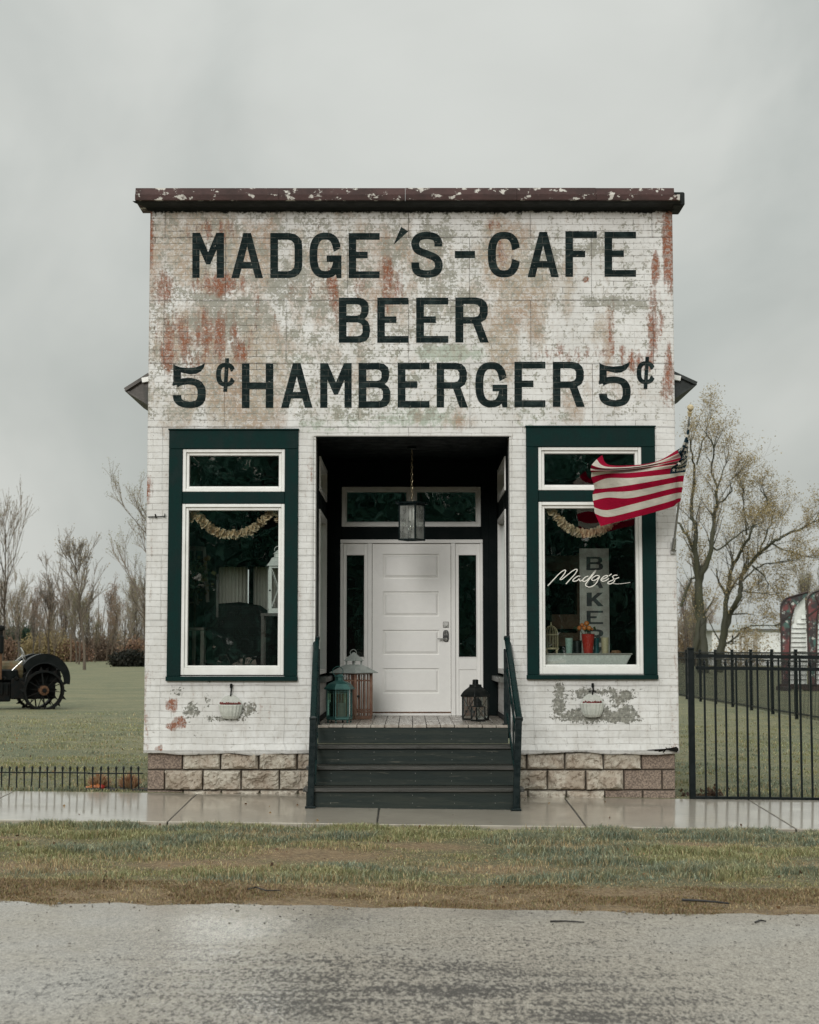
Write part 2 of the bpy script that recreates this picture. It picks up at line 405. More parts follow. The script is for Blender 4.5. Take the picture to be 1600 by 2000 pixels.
    h = M(t, 'ADD', h, M(t, 'MULTIPLY', NOISE(t, pos, 90, 3, .5), .12))
    h = M(t, 'SUBTRACT', h, M(t, 'MULTIPLY', pan, .5)); h = M(t, 'SUBTRACT', h, M(t, 'MULTIPLY', gm, .10))
    b = N(t, 'ShaderNodeBump', {'Strength': .8, 'Distance': .012, 'Height': h}); t.links.new(b.outputs[0], p.inputs['Normal'])
    return m
MT['facade'] = facade_mat()
def letter_mat():
    m, t, p = new_mat('faded_sign_paint')
    pos, mor, pan, bc = brick_nodes(t)
    sp_ = N(t, 'ShaderNodeSeparateXYZ', [pos]).outputs
    wob = NOISE(t, pos, 3.0, 2, .5)
    zz = M(t, 'ADD', M(t, 'ADD', sp_[2], M(t, 'MULTIPLY', M(t, 'SUBTRACT', wob, .5), .022)), 10.01)
    fr = M(t, 'ABSOLUTE', M(t, 'SUBTRACT', M(t, 'FRACT', M(t, 'DIVIDE', zz, .0664)), .5)); hl = RAMP(t, fr, .44, .50)
    n1 = NOISE(t, SCALE(t, pos, (1, 1, 1.6)), 7.0, 7, .68); n2 = NOISE(t, pos, 40, 5, .65); n3 = NOISE(t, pos, 19, 6, .74)
    c = MIX(t, RAMP(t, n1, .44, .68), (.0026, .0092, .0096), (.020, .033, .032))
    c = MIX(t, M(t, 'MULTIPLY', RAMP(t, n2, .54, .70), .5), c, (.028, .040, .038))
    c = MIX(t, M(t, 'MULTIPLY', RAMP(t, n3, .635, .675), .75), c, (.30, .285, .25))
    c = MIX(t, M(t, 'MULTIPLY', M(t, 'MAXIMUM', hl, mor), RAMP(t, n1, .35, .60, .15, .75)), c, (.10, .10, .088))
    t.links.new(c, p.inputs['Base Color']); p.inputs['Roughness'].default_value = .7; p.inputs['Specular IOR Level'].default_value = .1
    b = N(t, 'ShaderNodeBump', {'Strength': .7, 'Distance': .010, 'Height': M(t, 'MULTIPLY', M(t, 'MAXIMUM', hl, mor), -.6)}); t.links.new(b.outputs[0], p.inputs['Normal'])
    return m
MT['letters'] = letter_mat()
MT['cornice'] = pm('rusty_cornice_tin', (.060, .028, .025), .6, (.036, .026, .024), 5, 1, bump=.003, stretch=(.6, 1, .8), chip=.565, chipcol=(.50, .48, .44), spec=.25)
MT['frieze'] = pm('black_frieze', (.0028, .0052, .0052), .85, (.007, .011, .010), 8, 1, bump=.006, bs=30, chip=.74, chipcol=(.05, .055, .05))
MT['hood'] = pm('hood_boards', (.060, .050, .042), .6, (.022, .036, .034), 4, 1, bump=.003)
MT['hood_dark'] = pm('hood_boards_dark', (.007, .013, .013), .6, (.018, .022, .02), 6, 1, bump=.003)

def stone_mat():
    m, t, p = new_mat('rock_faced_block')
    v = coords(t)
    tint = N(t, 'ShaderNodeAttribute', attribute_name='tint').outputs['Fac']
    cor = N(t, 'ShaderNodeAttribute', attribute_name='corner').outputs['Fac']
    jnt = N(t, 'ShaderNodeAttribute', attribute_name='joint').outputs['Fac']
    n1 = NOISE(t, v, 5, 6, .6); n2 = NOISE(t, v, 26, 6, .7); n3 = NOISE(t, v, 70, 3, .6)
    c = MIX(t, RAMP(t, M(t, 'ADD', n1, M(t, 'MULTIPLY', tint, .22)), .46, .74), (.50, .462, .39), (.37, .31, .245))
    c = MIX(t, M(t, 'MULTIPLY', RAMP(t, n2, .47, .62), .60), c, (.185, .135, .10))
    cc = MIX(t, RAMP(t, n3, .38, .62), (.13, .098, .078), (.30, .23, .18))
    c = MIX(t, cor, c, cc)
    c = MIX(t, M(t, 'MULTIPLY', jnt, .8), c, (.13, .112, .09))
    t.links.new(c, p.inputs['Base Color']); p.inputs['Roughness'].default_value = .75
    b = N(t, 'ShaderNodeBump', {'Strength': .8, 'Distance': .010, 'Height': M(t, 'ADD', n2, M(t, 'MULTIPLY', n3, .6))}); t.links.new(b.outputs[0], p.inputs['Normal'])
    return m
MT['stone'] = stone_mat()

def sidewalk_mat():
    m, t, p = new_mat('wet_concrete')
    pos = N(t, 'ShaderNodeNewGeometry').outputs['Position']
    n1 = NOISE(t, pos, 1.6, 6, .6); n2 = NOISE(t, SCALE(t, pos, (.5, 1, 1)), 14, 5, .6); n3 = NOISE(t, pos, 120, 3, .6)
    c = MIX(t, RAMP(t, n1, .35, .65), (.37, .332, .27), (.28, .247, .20))
    c = MIX(t, M(t, 'MULTIPLY', RAMP(t, n2, .5, .68), .4), c, (.18, .15, .115))
    t.links.new(c, p.inputs['Base Color']); p.inputs['Roughness'].default_value = .5
    p.inputs['Coat Weight'].default_value = 1.0; p.inputs['Coat IOR'].default_value = 1.40                  # film of rain water
    t.links.new(RAMP(t, M(t, 'ADD', M(t, 'MULTIPLY', n1, .6), M(t, 'MULTIPLY', n2, .4)), .38, .62, .05, .20), p.inputs['Coat Roughness'])
    b = N(t, 'ShaderNodeBump', {'Strength': .35, 'Distance': .0016, 'Height': M(t, 'ADD', n2, M(t, 'MULTIPLY', n3, .3))}); t.links.new(b.outputs[0], p.inputs['Normal'])
    b2 = N(t, 'ShaderNodeBump', {'Strength': .20, 'Distance': .0008, 'Height': n2}); t.links.new(b2.outputs[0], p.inputs['Coat Normal'])
    return m
MT['sidewalk'] = sidewalk_mat()
def road_mat():
    m, t, p = new_mat('wet_gravel_road')
    pos = N(t, 'ShaderNodeNewGeometry').outputs['Position']
    sx = N(t, 'ShaderNodeSeparateXYZ', [pos]).outputs
    lanes = NOISE(t, SCALE(t, pos, (.16, 1.0, 1)), 6.0, 5, .66)             # tyre-worn bands along the road
    n2 = NOISE(t, pos, 7, 6, .68); n3 = NOISE(t, pos, 140, 3, .7); n5 = NOISE(t, pos, 1.1, 4, .55)
    vor = N(t, 'ShaderNodeTexVoronoi', {'Scale': 125.0}); t.links.new(pos, vor.inputs['Vector'])
    vr = N(t, 'ShaderNodeSeparateColor', [vor.outputs['Color']]).outputs[0]
    agg = NOISE(t, SCALE(t, pos, (1, .36, 1)), 48, 5, .80)
    grit = NOISE(t, SCALE(t, pos, (1, .30, 1)), 34, 4, .75)
    c = MIX(t, RAMP(t, n2, .35, .66), (.335, .292, .228), (.24, .205, .158))
    c = MIX(t, M(t, 'MULTIPLY', RAMP(t, n5, .4, .65), .4), c, (.31, .295, .265))
    c = MIX(t, .6, c, MIX(t, RAMP(t, vr, .15, .85), (.085, .072, .058), (.42, .385, .33)))       # single grains
    c = MIX(t, M(t, 'MULTIPLY', RAMP(t, grit, .52, .66), .30), c, (.115, .097, .076)); c = MIX(t, M(t, 'MULTIPLY', RAMP(t, grit, .46, .34), .45), c, (.42, .385, .33))
    c = MIX(t, M(t, 'MULTIPLY', RAMP(t, n3, .60, .66), .6), c, (.05, .045, .04))
    side = M(t, 'MULTIPLY', RAMP(t, sx[0], -2.6, -.2, .12, 1.0), RAMP(t, sx[0], .6, 2.1, 1.0, .15))
    near = RAMP(t, sx[1], -7.3, -9.7, .35, 1.0)
    lane_m = M(t, 'MULTIPLY', M(t, 'MULTIPLY', RAMP(t, M(t, 'MULTIPLY_ADD', n5, .3, lanes), .54, .80, .42, 1.0), side), near)
    dk = RAMP(t, M(t, 'ADD', M(t, 'MULTIPLY_ADD', lane_m, .17, agg), M(t, 'MULTIPLY', vr, .08)), .640, .675)   # fines washed out: dark aggregate shows
    c = MIX(t, M(t, 'MULTIPLY', dk, .95), c, (.022, .017, .013))
    edge = RAMP(t, M(t, 'ADD', sx[1], M(t, 'MULTIPLY', n5, .5)), -7.1, -6.8)
    c = MIX(t, M(t, 'MULTIPLY', edge, .30), c, (.22, .19, .155))
    t.links.new(c, p.inputs['Base Color']); p.inputs['Roughness'].default_value = .6
    wet = M(t, 'ADD', M(t, 'MULTIPLY', n5, .6), RAMP(t, sx[0], -3.6, 1.2, .16, -.06))        # film of water stands on the left
    p.inputs['Coat IOR'].default_value = 1.42
    t.links.new(M(t, 'MULTIPLY', RAMP(t, wet, .22, .46, .35, .95), M(t, 'MULTIPLY_ADD', dk, -.75, 1.0)), p.inputs['Coat Weight'])
    t.links.new(M(t, 'MULTIPLY', RAMP(t, wet, .20, .46, .40, .20), M(t, 'SUBTRACT', 1.0, M(t, 'MULTIPLY', edge, .7))), p.inputs['Coat Roughness'])
    hgt = M(t, 'ADD', M(t, 'MULTIPLY', vor.outputs['Distance'], .6), M(t, 'ADD', M(t, 'MULTIPLY', n3, .6), M(t, 'MULTIPLY', agg, .6)))
    b = N(t, 'ShaderNodeBump', {'Strength': .8, 'Distance': .006, 'Height': hgt}); t.links.new(b.outputs[0], p.inputs['Normal'])
    b2 = N(t, 'ShaderNodeBump', {'Strength': .25, 'Distance': .0014, 'Height': M(t, 'ADD', n3, vor.outputs['Distance'])}); t.links.new(b2.outputs[0], p.inputs['Coat Normal'])
    return m
MT['road'] = road_mat()
def lawn_mat():
    m, t, p = new_mat('spring_lawn')
    pos = N(t, 'ShaderNodeNewGeometry').outputs['Position']
    dirt = N(t, 'ShaderNodeAttribute', attribute_name='dirt').outputs['Fac']
    n1 = NOISE(t, pos, .35, 6, .62); n2 = NOISE(t, pos, 2.4, 6, .65); n3 = NOISE(t, pos, 30, 5, .7); n4 = NOISE(t, pos, 7.5, 5, .65)
    c = MIX(t, RAMP(t, n1, .40, .60), (.125, .135, .075), (.195, .180, .100))
    c = MIX(t, M(t, 'MULTIPLY', RAMP(t, n2, .45, .64), .7), c, (.098, .112, .066))
    c = MIX(t, M(t, 'MULTIPLY', RAMP(t, n4, .50, .62), .6), c, (.245, .21, .12))
    c = MIX(t, M(t, 'MULTIPLY', RAMP(t, n3, .40, .66), .6), c, (.07, .080, .043))
    sy = N(t, 'ShaderNodeSeparateXYZ', [pos]).outputs[1]; vg = RAMP(t, sy, -1.9, -2.4)
    c = MIX(t, M(t, 'MULTIPLY', vg, .85), c, MIX(t, RAMP(t, n3, .36, .64), (.060, .056, .030), (.185, .155, .085)))
    dc = MIX(t, RAMP(t, n4, .35, .65), (.165, .108, .062), (.10, .070, .043))
    dc = MIX(t, M(t, 'MULTIPLY', RAMP(t, n3, .40, .62), .7), dc, (.30, .225, .13))
    c = MIX(t, RAMP(t, M(t, 'ADD', dirt, M(t, 'MULTIPLY', M(t, 'SUBTRACT', n4, .5), .7)), .35, .75), c, dc)
    t.links.new(c, p.inputs['Base Color']); p.inputs['Roughness'].default_value = .8; p.inputs['Specular IOR Level'].default_value = .25
    b = N(t, 'ShaderNodeBump', {'Strength': .8, 'Distance': .03, 'Height': n3}); t.links.new(b.outputs[0], p.inputs['Normal'])
    return m
MT['lawn'] = lawn_mat()
def attr_mat(name, rough=.6, trans=.25, spec=.3):
    m, t, p = new_mat(name)
    a = N(t, 'ShaderNodeAttribute', attribute_name='tint').outputs['Color']
    t.links.new(a, p.inputs['Base Color']); p.inputs['Roughness'].default_value = rough; p.inputs['Specular IOR Level'].default_value = spec
    if trans:
        tl = N(t, 'ShaderNodeBsdfTranslucent'); t.links.new(a, tl.inputs[0])
        mx = N(t, 'ShaderNodeMixShader', [trans, p.outputs[0], tl.outputs[0]]); t.links.new(mx.outputs[0], t.nodes['Material Output'].inputs[0])
    return m
MT['blade'] = attr_mat('grass_blades', .45, .25, .35)
MT['leaf'] = attr_mat('leaves', .6, .3, .25)
MT['bark'] = pm('bark', (.105, .085, .066), .85, (.06, .050, .040), 3, 1, spec=.1, bump=.03, bs=10, stretch=(1, 1, .25))
MT['bark_moss'] = pm('mossy_bark', (.040, .040, .026), .85, (.060, .062, .030), 1.5, 1, bump=.04, bs=8, stretch=(1, 1, .3))
def vary(m, k=.35):
    t = m.node_tree; p_ = t.nodes['Principled BSDF']; l = p_.inputs['Base Color'].links[0]; src = l.from_socket
    r_ = N(t, 'ShaderNodeObjectInfo').outputs['Random']
    hs = N(t, 'ShaderNodeHueSaturation', {'Color': src, 'Value': RAMP(t, r_, 0, 1, 1 - k, 1 + k, False), 'Saturation': RAMP(t, M(t, 'FRACT', M(t, 'MULTIPLY', r_, 7.3)), 0, 1, .7, 1.25, False)})
    t.links.new(hs.outputs[0], p_.inputs['Base Color'])
vary(MT['bark'], .45)
MT['twigs'] = pm('fine_twigs', (.195, .162, .128), .85, (.145, .122, .096), 1.0, 1)
vary(MT['twigs'])
# ================================================================== ground, pavement, road
def sheet(name, xs, ys, zf, mat, attr=None):
    xs = np.array(xs, float); ys = np.array(ys, float); nx, ny = len(xs), len(ys)
    GX_, GY_ = np.meshgrid(xs, ys); GX_ = GX_.reshape(-1); GY_ = GY_.reshape(-1)
    vs = np.stack([GX_, GY_, zf(GX_, GY_)], 1).tolist()
    fs = [(j*nx+i, j*nx+i+1, (j+1)*nx+i+1, (j+1)*nx+i) for j in range(ny-1) for i in range(nx-1)]
    me = bpy.data.meshes.new(name); me.from_pydata(vs, [], fs); me.materials.append(mat)
    if attr:
        for k, fn in attr.items():
            a = me.attributes.new(k, 'FLOAT', 'POINT'); a.data.foreach_set('value', fn(GX_, GY_).astype('f'))
    me.polygons.foreach_set('use_smooth', [True] * len(me.polygons))
    o = bpy.data.objects.new(name, me); COL.objects.link(o); return o
ROAD_Y = -6.85
def road_edge(x):
    x = np.asarray(x, float); o_ = np.zeros_like(x)
    return ROAD_Y - .020 * x + .30 * (fbm(x * 1.1 + 40, o_ + 3.3, 5) - .5) + .16 * (fbm(x * 5 + 10, o_ + 8.1, 9) - .5) + .06 * (fbm(x * 19 + 3, o_ + 4.7, 15) - .5)
def lawn_z(x, y):
    z = gz_v(x, y)
    z = z + np.where(y > 1, .05 * (fbm(x * .35 + 50, y * .35 + 50, 3) - .5) * sstep_v(1, 6, y), 0)
    z = z + np.where((y > -6.7) & (y < -2.35), .035 * (fbm(x * 1.3 + 9, y * 1.3 + 80, 4) - .3) * sstep_v(-2.35, -2.7, y) * sstep_v(-6.7, -6.1, y), 0)
    z = z - np.where((y > -2.22) & (y < .02) & (np.abs(x) < 60), .07, 0)
    z = z - .030 * sstep_v(-2.75, -2.35, y) * (y < -2.1)
    return z - np.where(y < ROAD_Y - .45, .05, 0)
def dirt_f(x, y):
    d = sstep_v(-5.35, -6.3, y + .35 * (fbm(x * .9, x * 0 + 2.2, 21) - .5))
    for (bx, by, br) in ((-.75, -4.3, .95), (-1.5, -4.9, .8), (.1, -3.8, .6), (1.2, -3.7, .45), (2.3, -3.5, .5), (-2.8, -5.2, .8), (-3.4, -3.6, .5), (3.2, -4.6, .5), (.6, -5.0, .7), (-1.2, -3.2, .4)):
        q = np.hypot((x - bx) / br, (y - by) / (br * .55)); d = np.maximum(d, .95 * np.clip(1.1 - q * .75, 0, 1))
    return np.where(y > 0, .05 + .5 * np.clip(1 - np.abs(y - .25) / .3, 0, 1), d)
def geo(a, b, n): return list(a * (b / a) ** (np.arange(n + 1) / n))
xs = [-x for x in reversed(geo(7, 700, 22))] + list(np.arange(-6.8, 6.81, .16)) + geo(7, 700, 22)
ys = [-400, -160, -80, -40, -25, -18, -12, -9, -7.6] + list(np.arange(-7.0, -2.2, .13)) + [-2.205, -2.14, -1.5, -.7, -.03, .03] + list(np.arange(.15, 4, .3)) + geo(4, 900, 34)
tag(sheet('lawn_ground', xs, ys, lawn_z, MT['lawn'], {'dirt': dirt_f}), kind='structure')
# road: its near-house edge is ragged
rx = [-300, -120, -60, -30, -15] + list(np.arange(-8, 8.01, .05)) + [15, 30, 60, 120, 300]
ry = [0, .05, .15, .35, .7, 1.2, 2, 3, 4.5, 7, 10]
RE = dict(zip(rx, road_edge(np.array(rx)))); vs = []; nx = len(rx)
for k in ry:
    for x in rx:
        y = float(RE[x]) - k; vs.append((x, y, gz(x, -6.85) + .012 - .006 * min(k, 1) + .02 * sstep(0, 4, k)))
fs = [(j*nx+i, (j+1)*nx+i, (j+1)*nx+i+1, j*nx+i+1) for j in range(len(ry)-1) for i in range(nx-1)]
me = bpy.data.meshes.new('road'); me.from_pydata(vs, [], fs); me.materials.append(MT['road'])
me.polygons.foreach_set('use_smooth', [True]*len(fs))
o = bpy.data.objects.new('road', me); COL.objects.link(o); tag(o, kind='structure')
# pavement: slabs with sawn joints
mb = MB(); JX = [-4.02 + 1.865 * k for k in range(-8, 13)]
mat_j = pm('joint_dark', (.02, .018, .016), .7)
for a, b in zip(JX[:-1], JX[1:]):
    g = .007
    dz = random.uniform(-.002, .002)
    n = 6
    q = []
    for yy in (-2.15, -1.1, -.005):
        for x in (a + g, b - g): q.append((x, yy, gz(x, yy) + dz))
    low = [(x, y, z - .11) for x, y, z in q]
    mb.add(q + low, [(0,1,3,2),(2,3,5,4),(6,8,9,7),(8,10,11,9),(0,6,7,1),(4,5,11,10),(0,2,8,6),(2,4,10,8),(1,7,9,3),(3,9,11,5)])
tag(mb.build('pavement', MT['sidewalk'], bevel=.006), kind='structure')
mb = MB()
for a in JX[1:-1]:
    q = [(a + s * .012, yy, gz(a, yy) - .012) for yy in (-2.14, -.01) for s in (-1, 1)]
    mb.add(q, [(0, 1, 3, 2)])
tag(mb.build('pavement_joints', mat_j), kind='structure')

# ================================================================== the cafe
cafe = thing('cafe_building', (0, 0, 0), 'old white pressed-tin storefront with big dark painted lettering and a recessed white door', 'building')
X0, X1 = -2.705, 2.743
ZT = at(800, 396).z; ZB = at(800, 1470).z
def pz(py, Y=0): return at(800, py, Y).z
def pxx(px, py, Y=0): return at(px, py, Y).x
# openings on the facade (x0, x1, z0, z1)
OPL = (pxx(329, 1085), pxx(582, 1085), pz(1330), pz(840))
OPR = (pxx(1028, 1085), pxx(1281, 1085), pz(1327), pz(835))
DX0, DX1 = pxx(612, 1100), pxx(1000, 1100); ZF = .745
OPD = (DX0, DX1, ZB - .01, pz(852))
def blend_lines(a, b, step, extra):
    L = list(np.arange(a, b, step)) + [b]
    for e in extra:
        L = [v for v in L if abs(v - e) > step * .45 or v in (a, b)] + [e]
    return sorted(set(L))
ins = .05                                                   # the trim covers the edge of the hole
HOL = [(o[0] + ins, o[1] - ins, o[2] + ins, o[3] - ins) for o in (OPL, OPR)] + [OPD]
gx = blend_lines(X0, X1, .03, [h[0] for h in HOL] + [h[1] for h in HOL])
gzv = blend_lines(ZB, ZT, .03, [h[2] for h in HOL[:2]] + [h[3] for h in HOL])
GX, GZ = np.meshgrid(gx, gzv)
# stains: (px, py, rx, ry, strength) in photo pixels, gathered per kind
ST_ = {
 'tan': [(420,490,110,60,.62),(470,760,55,75,.72),(500,800,30,30,.5),(400,600,110,50,.42),(640,505,40,40,.5),(755,500,60,40,.55),(560,500,30,40,.45),(690,580,120,45,.48),(985,500,35,45,.75),(1030,560,50,50,.65),(985,650,22,60,.72),(960,585,40,50,.5),(1045,590,22,60,.55),(1180,650,16,60,.5),(1120,790,30,40,.4),(1110,800,20,40,.45),(350,800,30,40,.5),(420,655,110,55,.55),(700,480,30,50,.35),(490,620,40,40,.4),(385,825,60,20,.3),(900,815,40,15,.35),(1200,770,30,30,.35),(330,480,30,60,.4)],
 'rust': [(385,665,75,40,.47),(330,690,16,20,.60),(470,690,10,16,.66),(385,662,25,14,.60),(425,655,10,18,.56),(320,560,18,22,.6),(430,555,30,16,.68),(410,555,14,20,.55),(650,570,14,30,.5),(760,555,22,35,.5),(700,565,10,30,.42),(410,450,50,16,.42),(965,440,9,8,.60),(1145,546,5,4,.74),(1306,480,8,60,.75),(1281,525,6,22,.75),(1305,740,10,40,.55),(1278,630,10,50,.55),(1190,640,8,40,.42),(1110,690,40,12,.45),(1245,705,30,14,.52),(1205,690,30,10,.45),(292,955,5,18,.72),(335,1378,9,8,.66),(352,1412,8,8,.78),(333,1419,7,5,.7),(310,1462,6,4,.75),(1300,415,16,22,.55),(292,440,8,60,.5),(985,480,16,30,.4),(455,745,18,40,.42),(520,570,90,20,.30),(400,640,120,90,.24),(610,905,10,60,.35),(580,745,10,8,.2)],
 'grey': [(455,615,70,35,.56),(570,555,40,30,.54),(620,590,80,30,.50),(835,500,22,60,.54),(850,470,30,30,.5),(870,590,60,30,.52),(900,560,40,60,.45),(1190,590,40,9,.62),(1230,598,40,10,.55),(770,480,25,50,.5),(1150,480,35,18,.48),(1060,510,30,40,.5),(700,600,40,40,.4),(590,630,70,40,.38),(460,440,160,22,.36),(760,430,120,22,.38),(1010,430,160,20,.34),(1100,440,100,20,.34),(1165,1398,48,10,.64),(1092,1370,9,24,.62),(1212,1362,20,11,.62),(1226,1395,13,12,.78),(1165,1352,50,6,.54),(1120,1360,16,8,.5),(1140,1402,40,7,.6),(1185,1380,30,12,.48),(375,1388,12,9,.62),(440,1403,24,4,.62),(487,1384,14,8,.58),(405,1370,5,10,.5),(360,1405,10,6,.45),(345,1350,10,7,.4),(470,1395,14,5,.5)],
 'green': [(880,690,45,12,.85),(560,700,50,16,.55),(650,780,60,40,.5),(820,815,70,14,.66),(760,740,70,60,.45),(690,820,90,20,.5),(900,770,60,40,.42),(1050,810,60,20,.45),(940,640,40,20,.4),(620,660,60,30,.42),(1000,740,50,40,.4),(830,640,30,30,.35),(1120,700,60,20,.3),(960,700,100,12,.35)],
}
def pix_of(x, z):
    """photo pixel of a facade point (arrays), to place the stains by"""
    d = (0 - CAMY) * CT + (z - CAMZ) * ST
    return 800 + FPX * x / d, 1000 - FPX * ((z - CAMZ) * CT - (0 - CAMY) * ST) / d
PX, PY = pix_of(GX, GZ)
attrs = {}
for k, bl in ST_.items():
    a = np.zeros_like(PX)
    for (cx, cy, rx_, ry_, s) in bl:
        q = np.sqrt(((PX - cx) / rx_) ** 2 + ((PY - cy) / ry_) ** 2)
        a = np.maximum(a, s * np.clip(1.5 - q * .60, 0, 1) ** .8)
    attrs[k] = a
up = np.clip((836 - PY) / 20, 0, 1)
lf = np.clip((1150 - PX) / 500, 0, 1); attrs['tan'] = np.maximum(attrs['tan'], (.16 + .16 * lf) * up); attrs['grey'] = np.maximum(attrs['grey'], (.22 + .08 * lf) * up + .10)
attrs['green'] = np.maximum(attrs['green'], .22 * up)
edge = np.clip(1 - np.minimum(PX - 286, 1320 - PX) / 14.0, 0, 1)
attrs['rust'] = np.maximum(attrs['rust'], .12 + .20 * edge)
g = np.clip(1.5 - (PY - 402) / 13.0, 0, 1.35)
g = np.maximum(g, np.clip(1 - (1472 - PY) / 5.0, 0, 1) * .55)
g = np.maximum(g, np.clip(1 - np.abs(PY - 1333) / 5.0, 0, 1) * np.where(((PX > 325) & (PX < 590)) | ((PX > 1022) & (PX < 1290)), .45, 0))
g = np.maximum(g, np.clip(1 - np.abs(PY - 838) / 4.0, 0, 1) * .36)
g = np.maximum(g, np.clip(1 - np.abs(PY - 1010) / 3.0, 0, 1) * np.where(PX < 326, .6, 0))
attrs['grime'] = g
# the tin is not flat: dents, and a loose crumpled skirt along the bottom
yy = -.006 * (fbm(GX * 1.7 + 5, GZ * 1.7, 31) - .5) * 2 * np.clip((3.3 - GZ) / .5, 0, 1)
lowm = np.clip((1.45 - GZ) / .9, 0, 1)
yy = yy - .034 * lowm * (fbm(GX * 2.6 + 9, GZ * 5 + 4, 33) - .35)
yy = yy - .016 * np.clip((ZB + .10 - GZ) / .10, 0, 1)
inn = np.ones_like(GX)
for h in HOL:
    dxh = np.maximum(np.maximum(h[0] - GX, GX - h[1]), 0); dzh = np.maximum(np.maximum(h[2] - GZ, GZ - h[3]), 0)
    inn = np.minimum(inn, np.clip(np.hypot(dxh, dzh) / .12, 0, 1))
yy = yy * inn
zz = GZ + np.where(np.arange(len(gzv))[:, None] == 0, .045 * (fbm(GX * 2.2, GX * 0 + 1.5, 41, 3) - .5) - .004, 0) * 1.4
zz = zz + np.where((np.arange(len(gzv))[:, None] == 0), .018 * np.sin(GX * 9.0), 0) * .4
nx, nz = len(gx), len(gzv)
vs = np.stack([GX, yy, zz], -1).reshape(-1, 3)
fs = []
for j in range(nz - 1):
    for i in range(nx - 1):
        cx, cz = (gx[i] + gx[i+1]) / 2, (gzv[j] + gzv[j+1]) / 2
        if any(h[0] < cx < h[1] and h[2] < cz < h[3] for h in HOL): continue
        fs.append((j*nx+i, j*nx+i+1, (j+1)*nx+i+1, (j+1)*nx+i))
me = bpy.data.meshes.new('facade'); me.from_pydata(vs.tolist(), [], fs); me.materials.append(MT['facade'])
for k, a in attrs.items():
    at_ = me.attributes.new(k, 'FLOAT', 'POINT'); at_.data.foreach_set('value', a.reshape(-1).astype(float).tolist())
me.polygons.foreach_set('use_smooth', [True] * len(fs))
facade = bpy.data.objects.new('facade', me); COL.objects.link(facade); facade.parent = cafe; ORG[facade.name] = Vector((0, 0, 0))
facade.modifiers.new('thick', 'SOLIDIFY').thickness = -.02; facade.modifiers['thick'].offset = 1.0
def plain_tin(mb, name, parent=cafe):
    o = mb.build(name, MT['facade'], parent, fixn=True)
    return o
# side, rear walls and the shell behind the tin
DEP = 5.0; ZR = ZT - .25
plain_tin(MB().box(X0 + .01, X0 + .16, .03, DEP, ZB, ZT - .02), 'side_wall')
plain_tin(MB().box(X1 - .16, X1 - .01, .03, DEP, ZB, ZT - .02), 'side_wall')
mb = MB()       # rear wall with two small curtained windows
wins = []
for (a, b) in ((427, 487), (495, 552)):
    p0 = at(a, 1190, DEP - .1); p1 = at(b, 1112, DEP - .1); wins.append((p0.x, p1.x, p0.z, p1.z))
zc = 3.75
xs_ = [X0 + .16, wins[0][0], wins[0][1], wins[1][0], wins[1][1], X1 - .16]
for i in range(5):
    if i in (1, 3):
        w = wins[i // 2]
        mb.box(xs_[i], xs_[i+1], DEP - .15, DEP, ZB, w[2]); mb.box(xs_[i], xs_[i+1], DEP - .15, DEP, w[3], ZR)
    else: mb.box(xs_[i], xs_[i+1], DEP - .15, DEP, ZB, ZR)
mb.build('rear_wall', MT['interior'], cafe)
for w in wins:
    n = 24; vs = []; fs = []
    for i in range(n + 1):
        x = w[0] + .01 + (w[1] - w[0] - .02) * i / n; y = DEP - .19 + .015 * math.sin(i * 2.1)
        vs += [(x, y, w[2] - .02), (x, y, w[3] + .03)]
    fs = [(2*i, 2*i+2, 2*i+3, 2*i+1) for i in range(n)]
    MB().add(vs, fs).build('rear_curtain', MT['curtain'], cafe, fixn=False)
MB().box(X0 + .16, X1 - .16, .2, DEP - .15, ZR - .15, ZR).build('roof', MT['frieze'], cafe)
mb = MB(); mb.box(X0 + .16, DX0 - .06, .06, DEP - .15, ZF - .12, ZF - .005); mb.box(DX1 + .06, X1 - .16, .06, DEP - .15, ZF - .12, ZF - .005)
mb.box(DX0 - .06, DX1 + .06, 2.46, DEP - .15, ZF - .12, ZF - .005)
mb.build('room_floor', MT['int_floor'], cafe)
mb = MB(); mb.box(X0 + .16, X1 - .16, 2.46, DEP - .15, zc, zc + .1); mb.box(X0 + .16, DX0 - .06, .06, 2.46, zc + .3, zc + .4); mb.box(DX1 + .06, X1 - .16, .06, 2.46, zc + .3, zc + .4)
for s in (0, 1):
    xa = X0 + .16 if s == 0 else X1 - .172
    mb.box(xa, xa + .012, .03, DEP - .2, ZF, zc + .3)
mb.build('room_lining', MT['interior'], cafe)

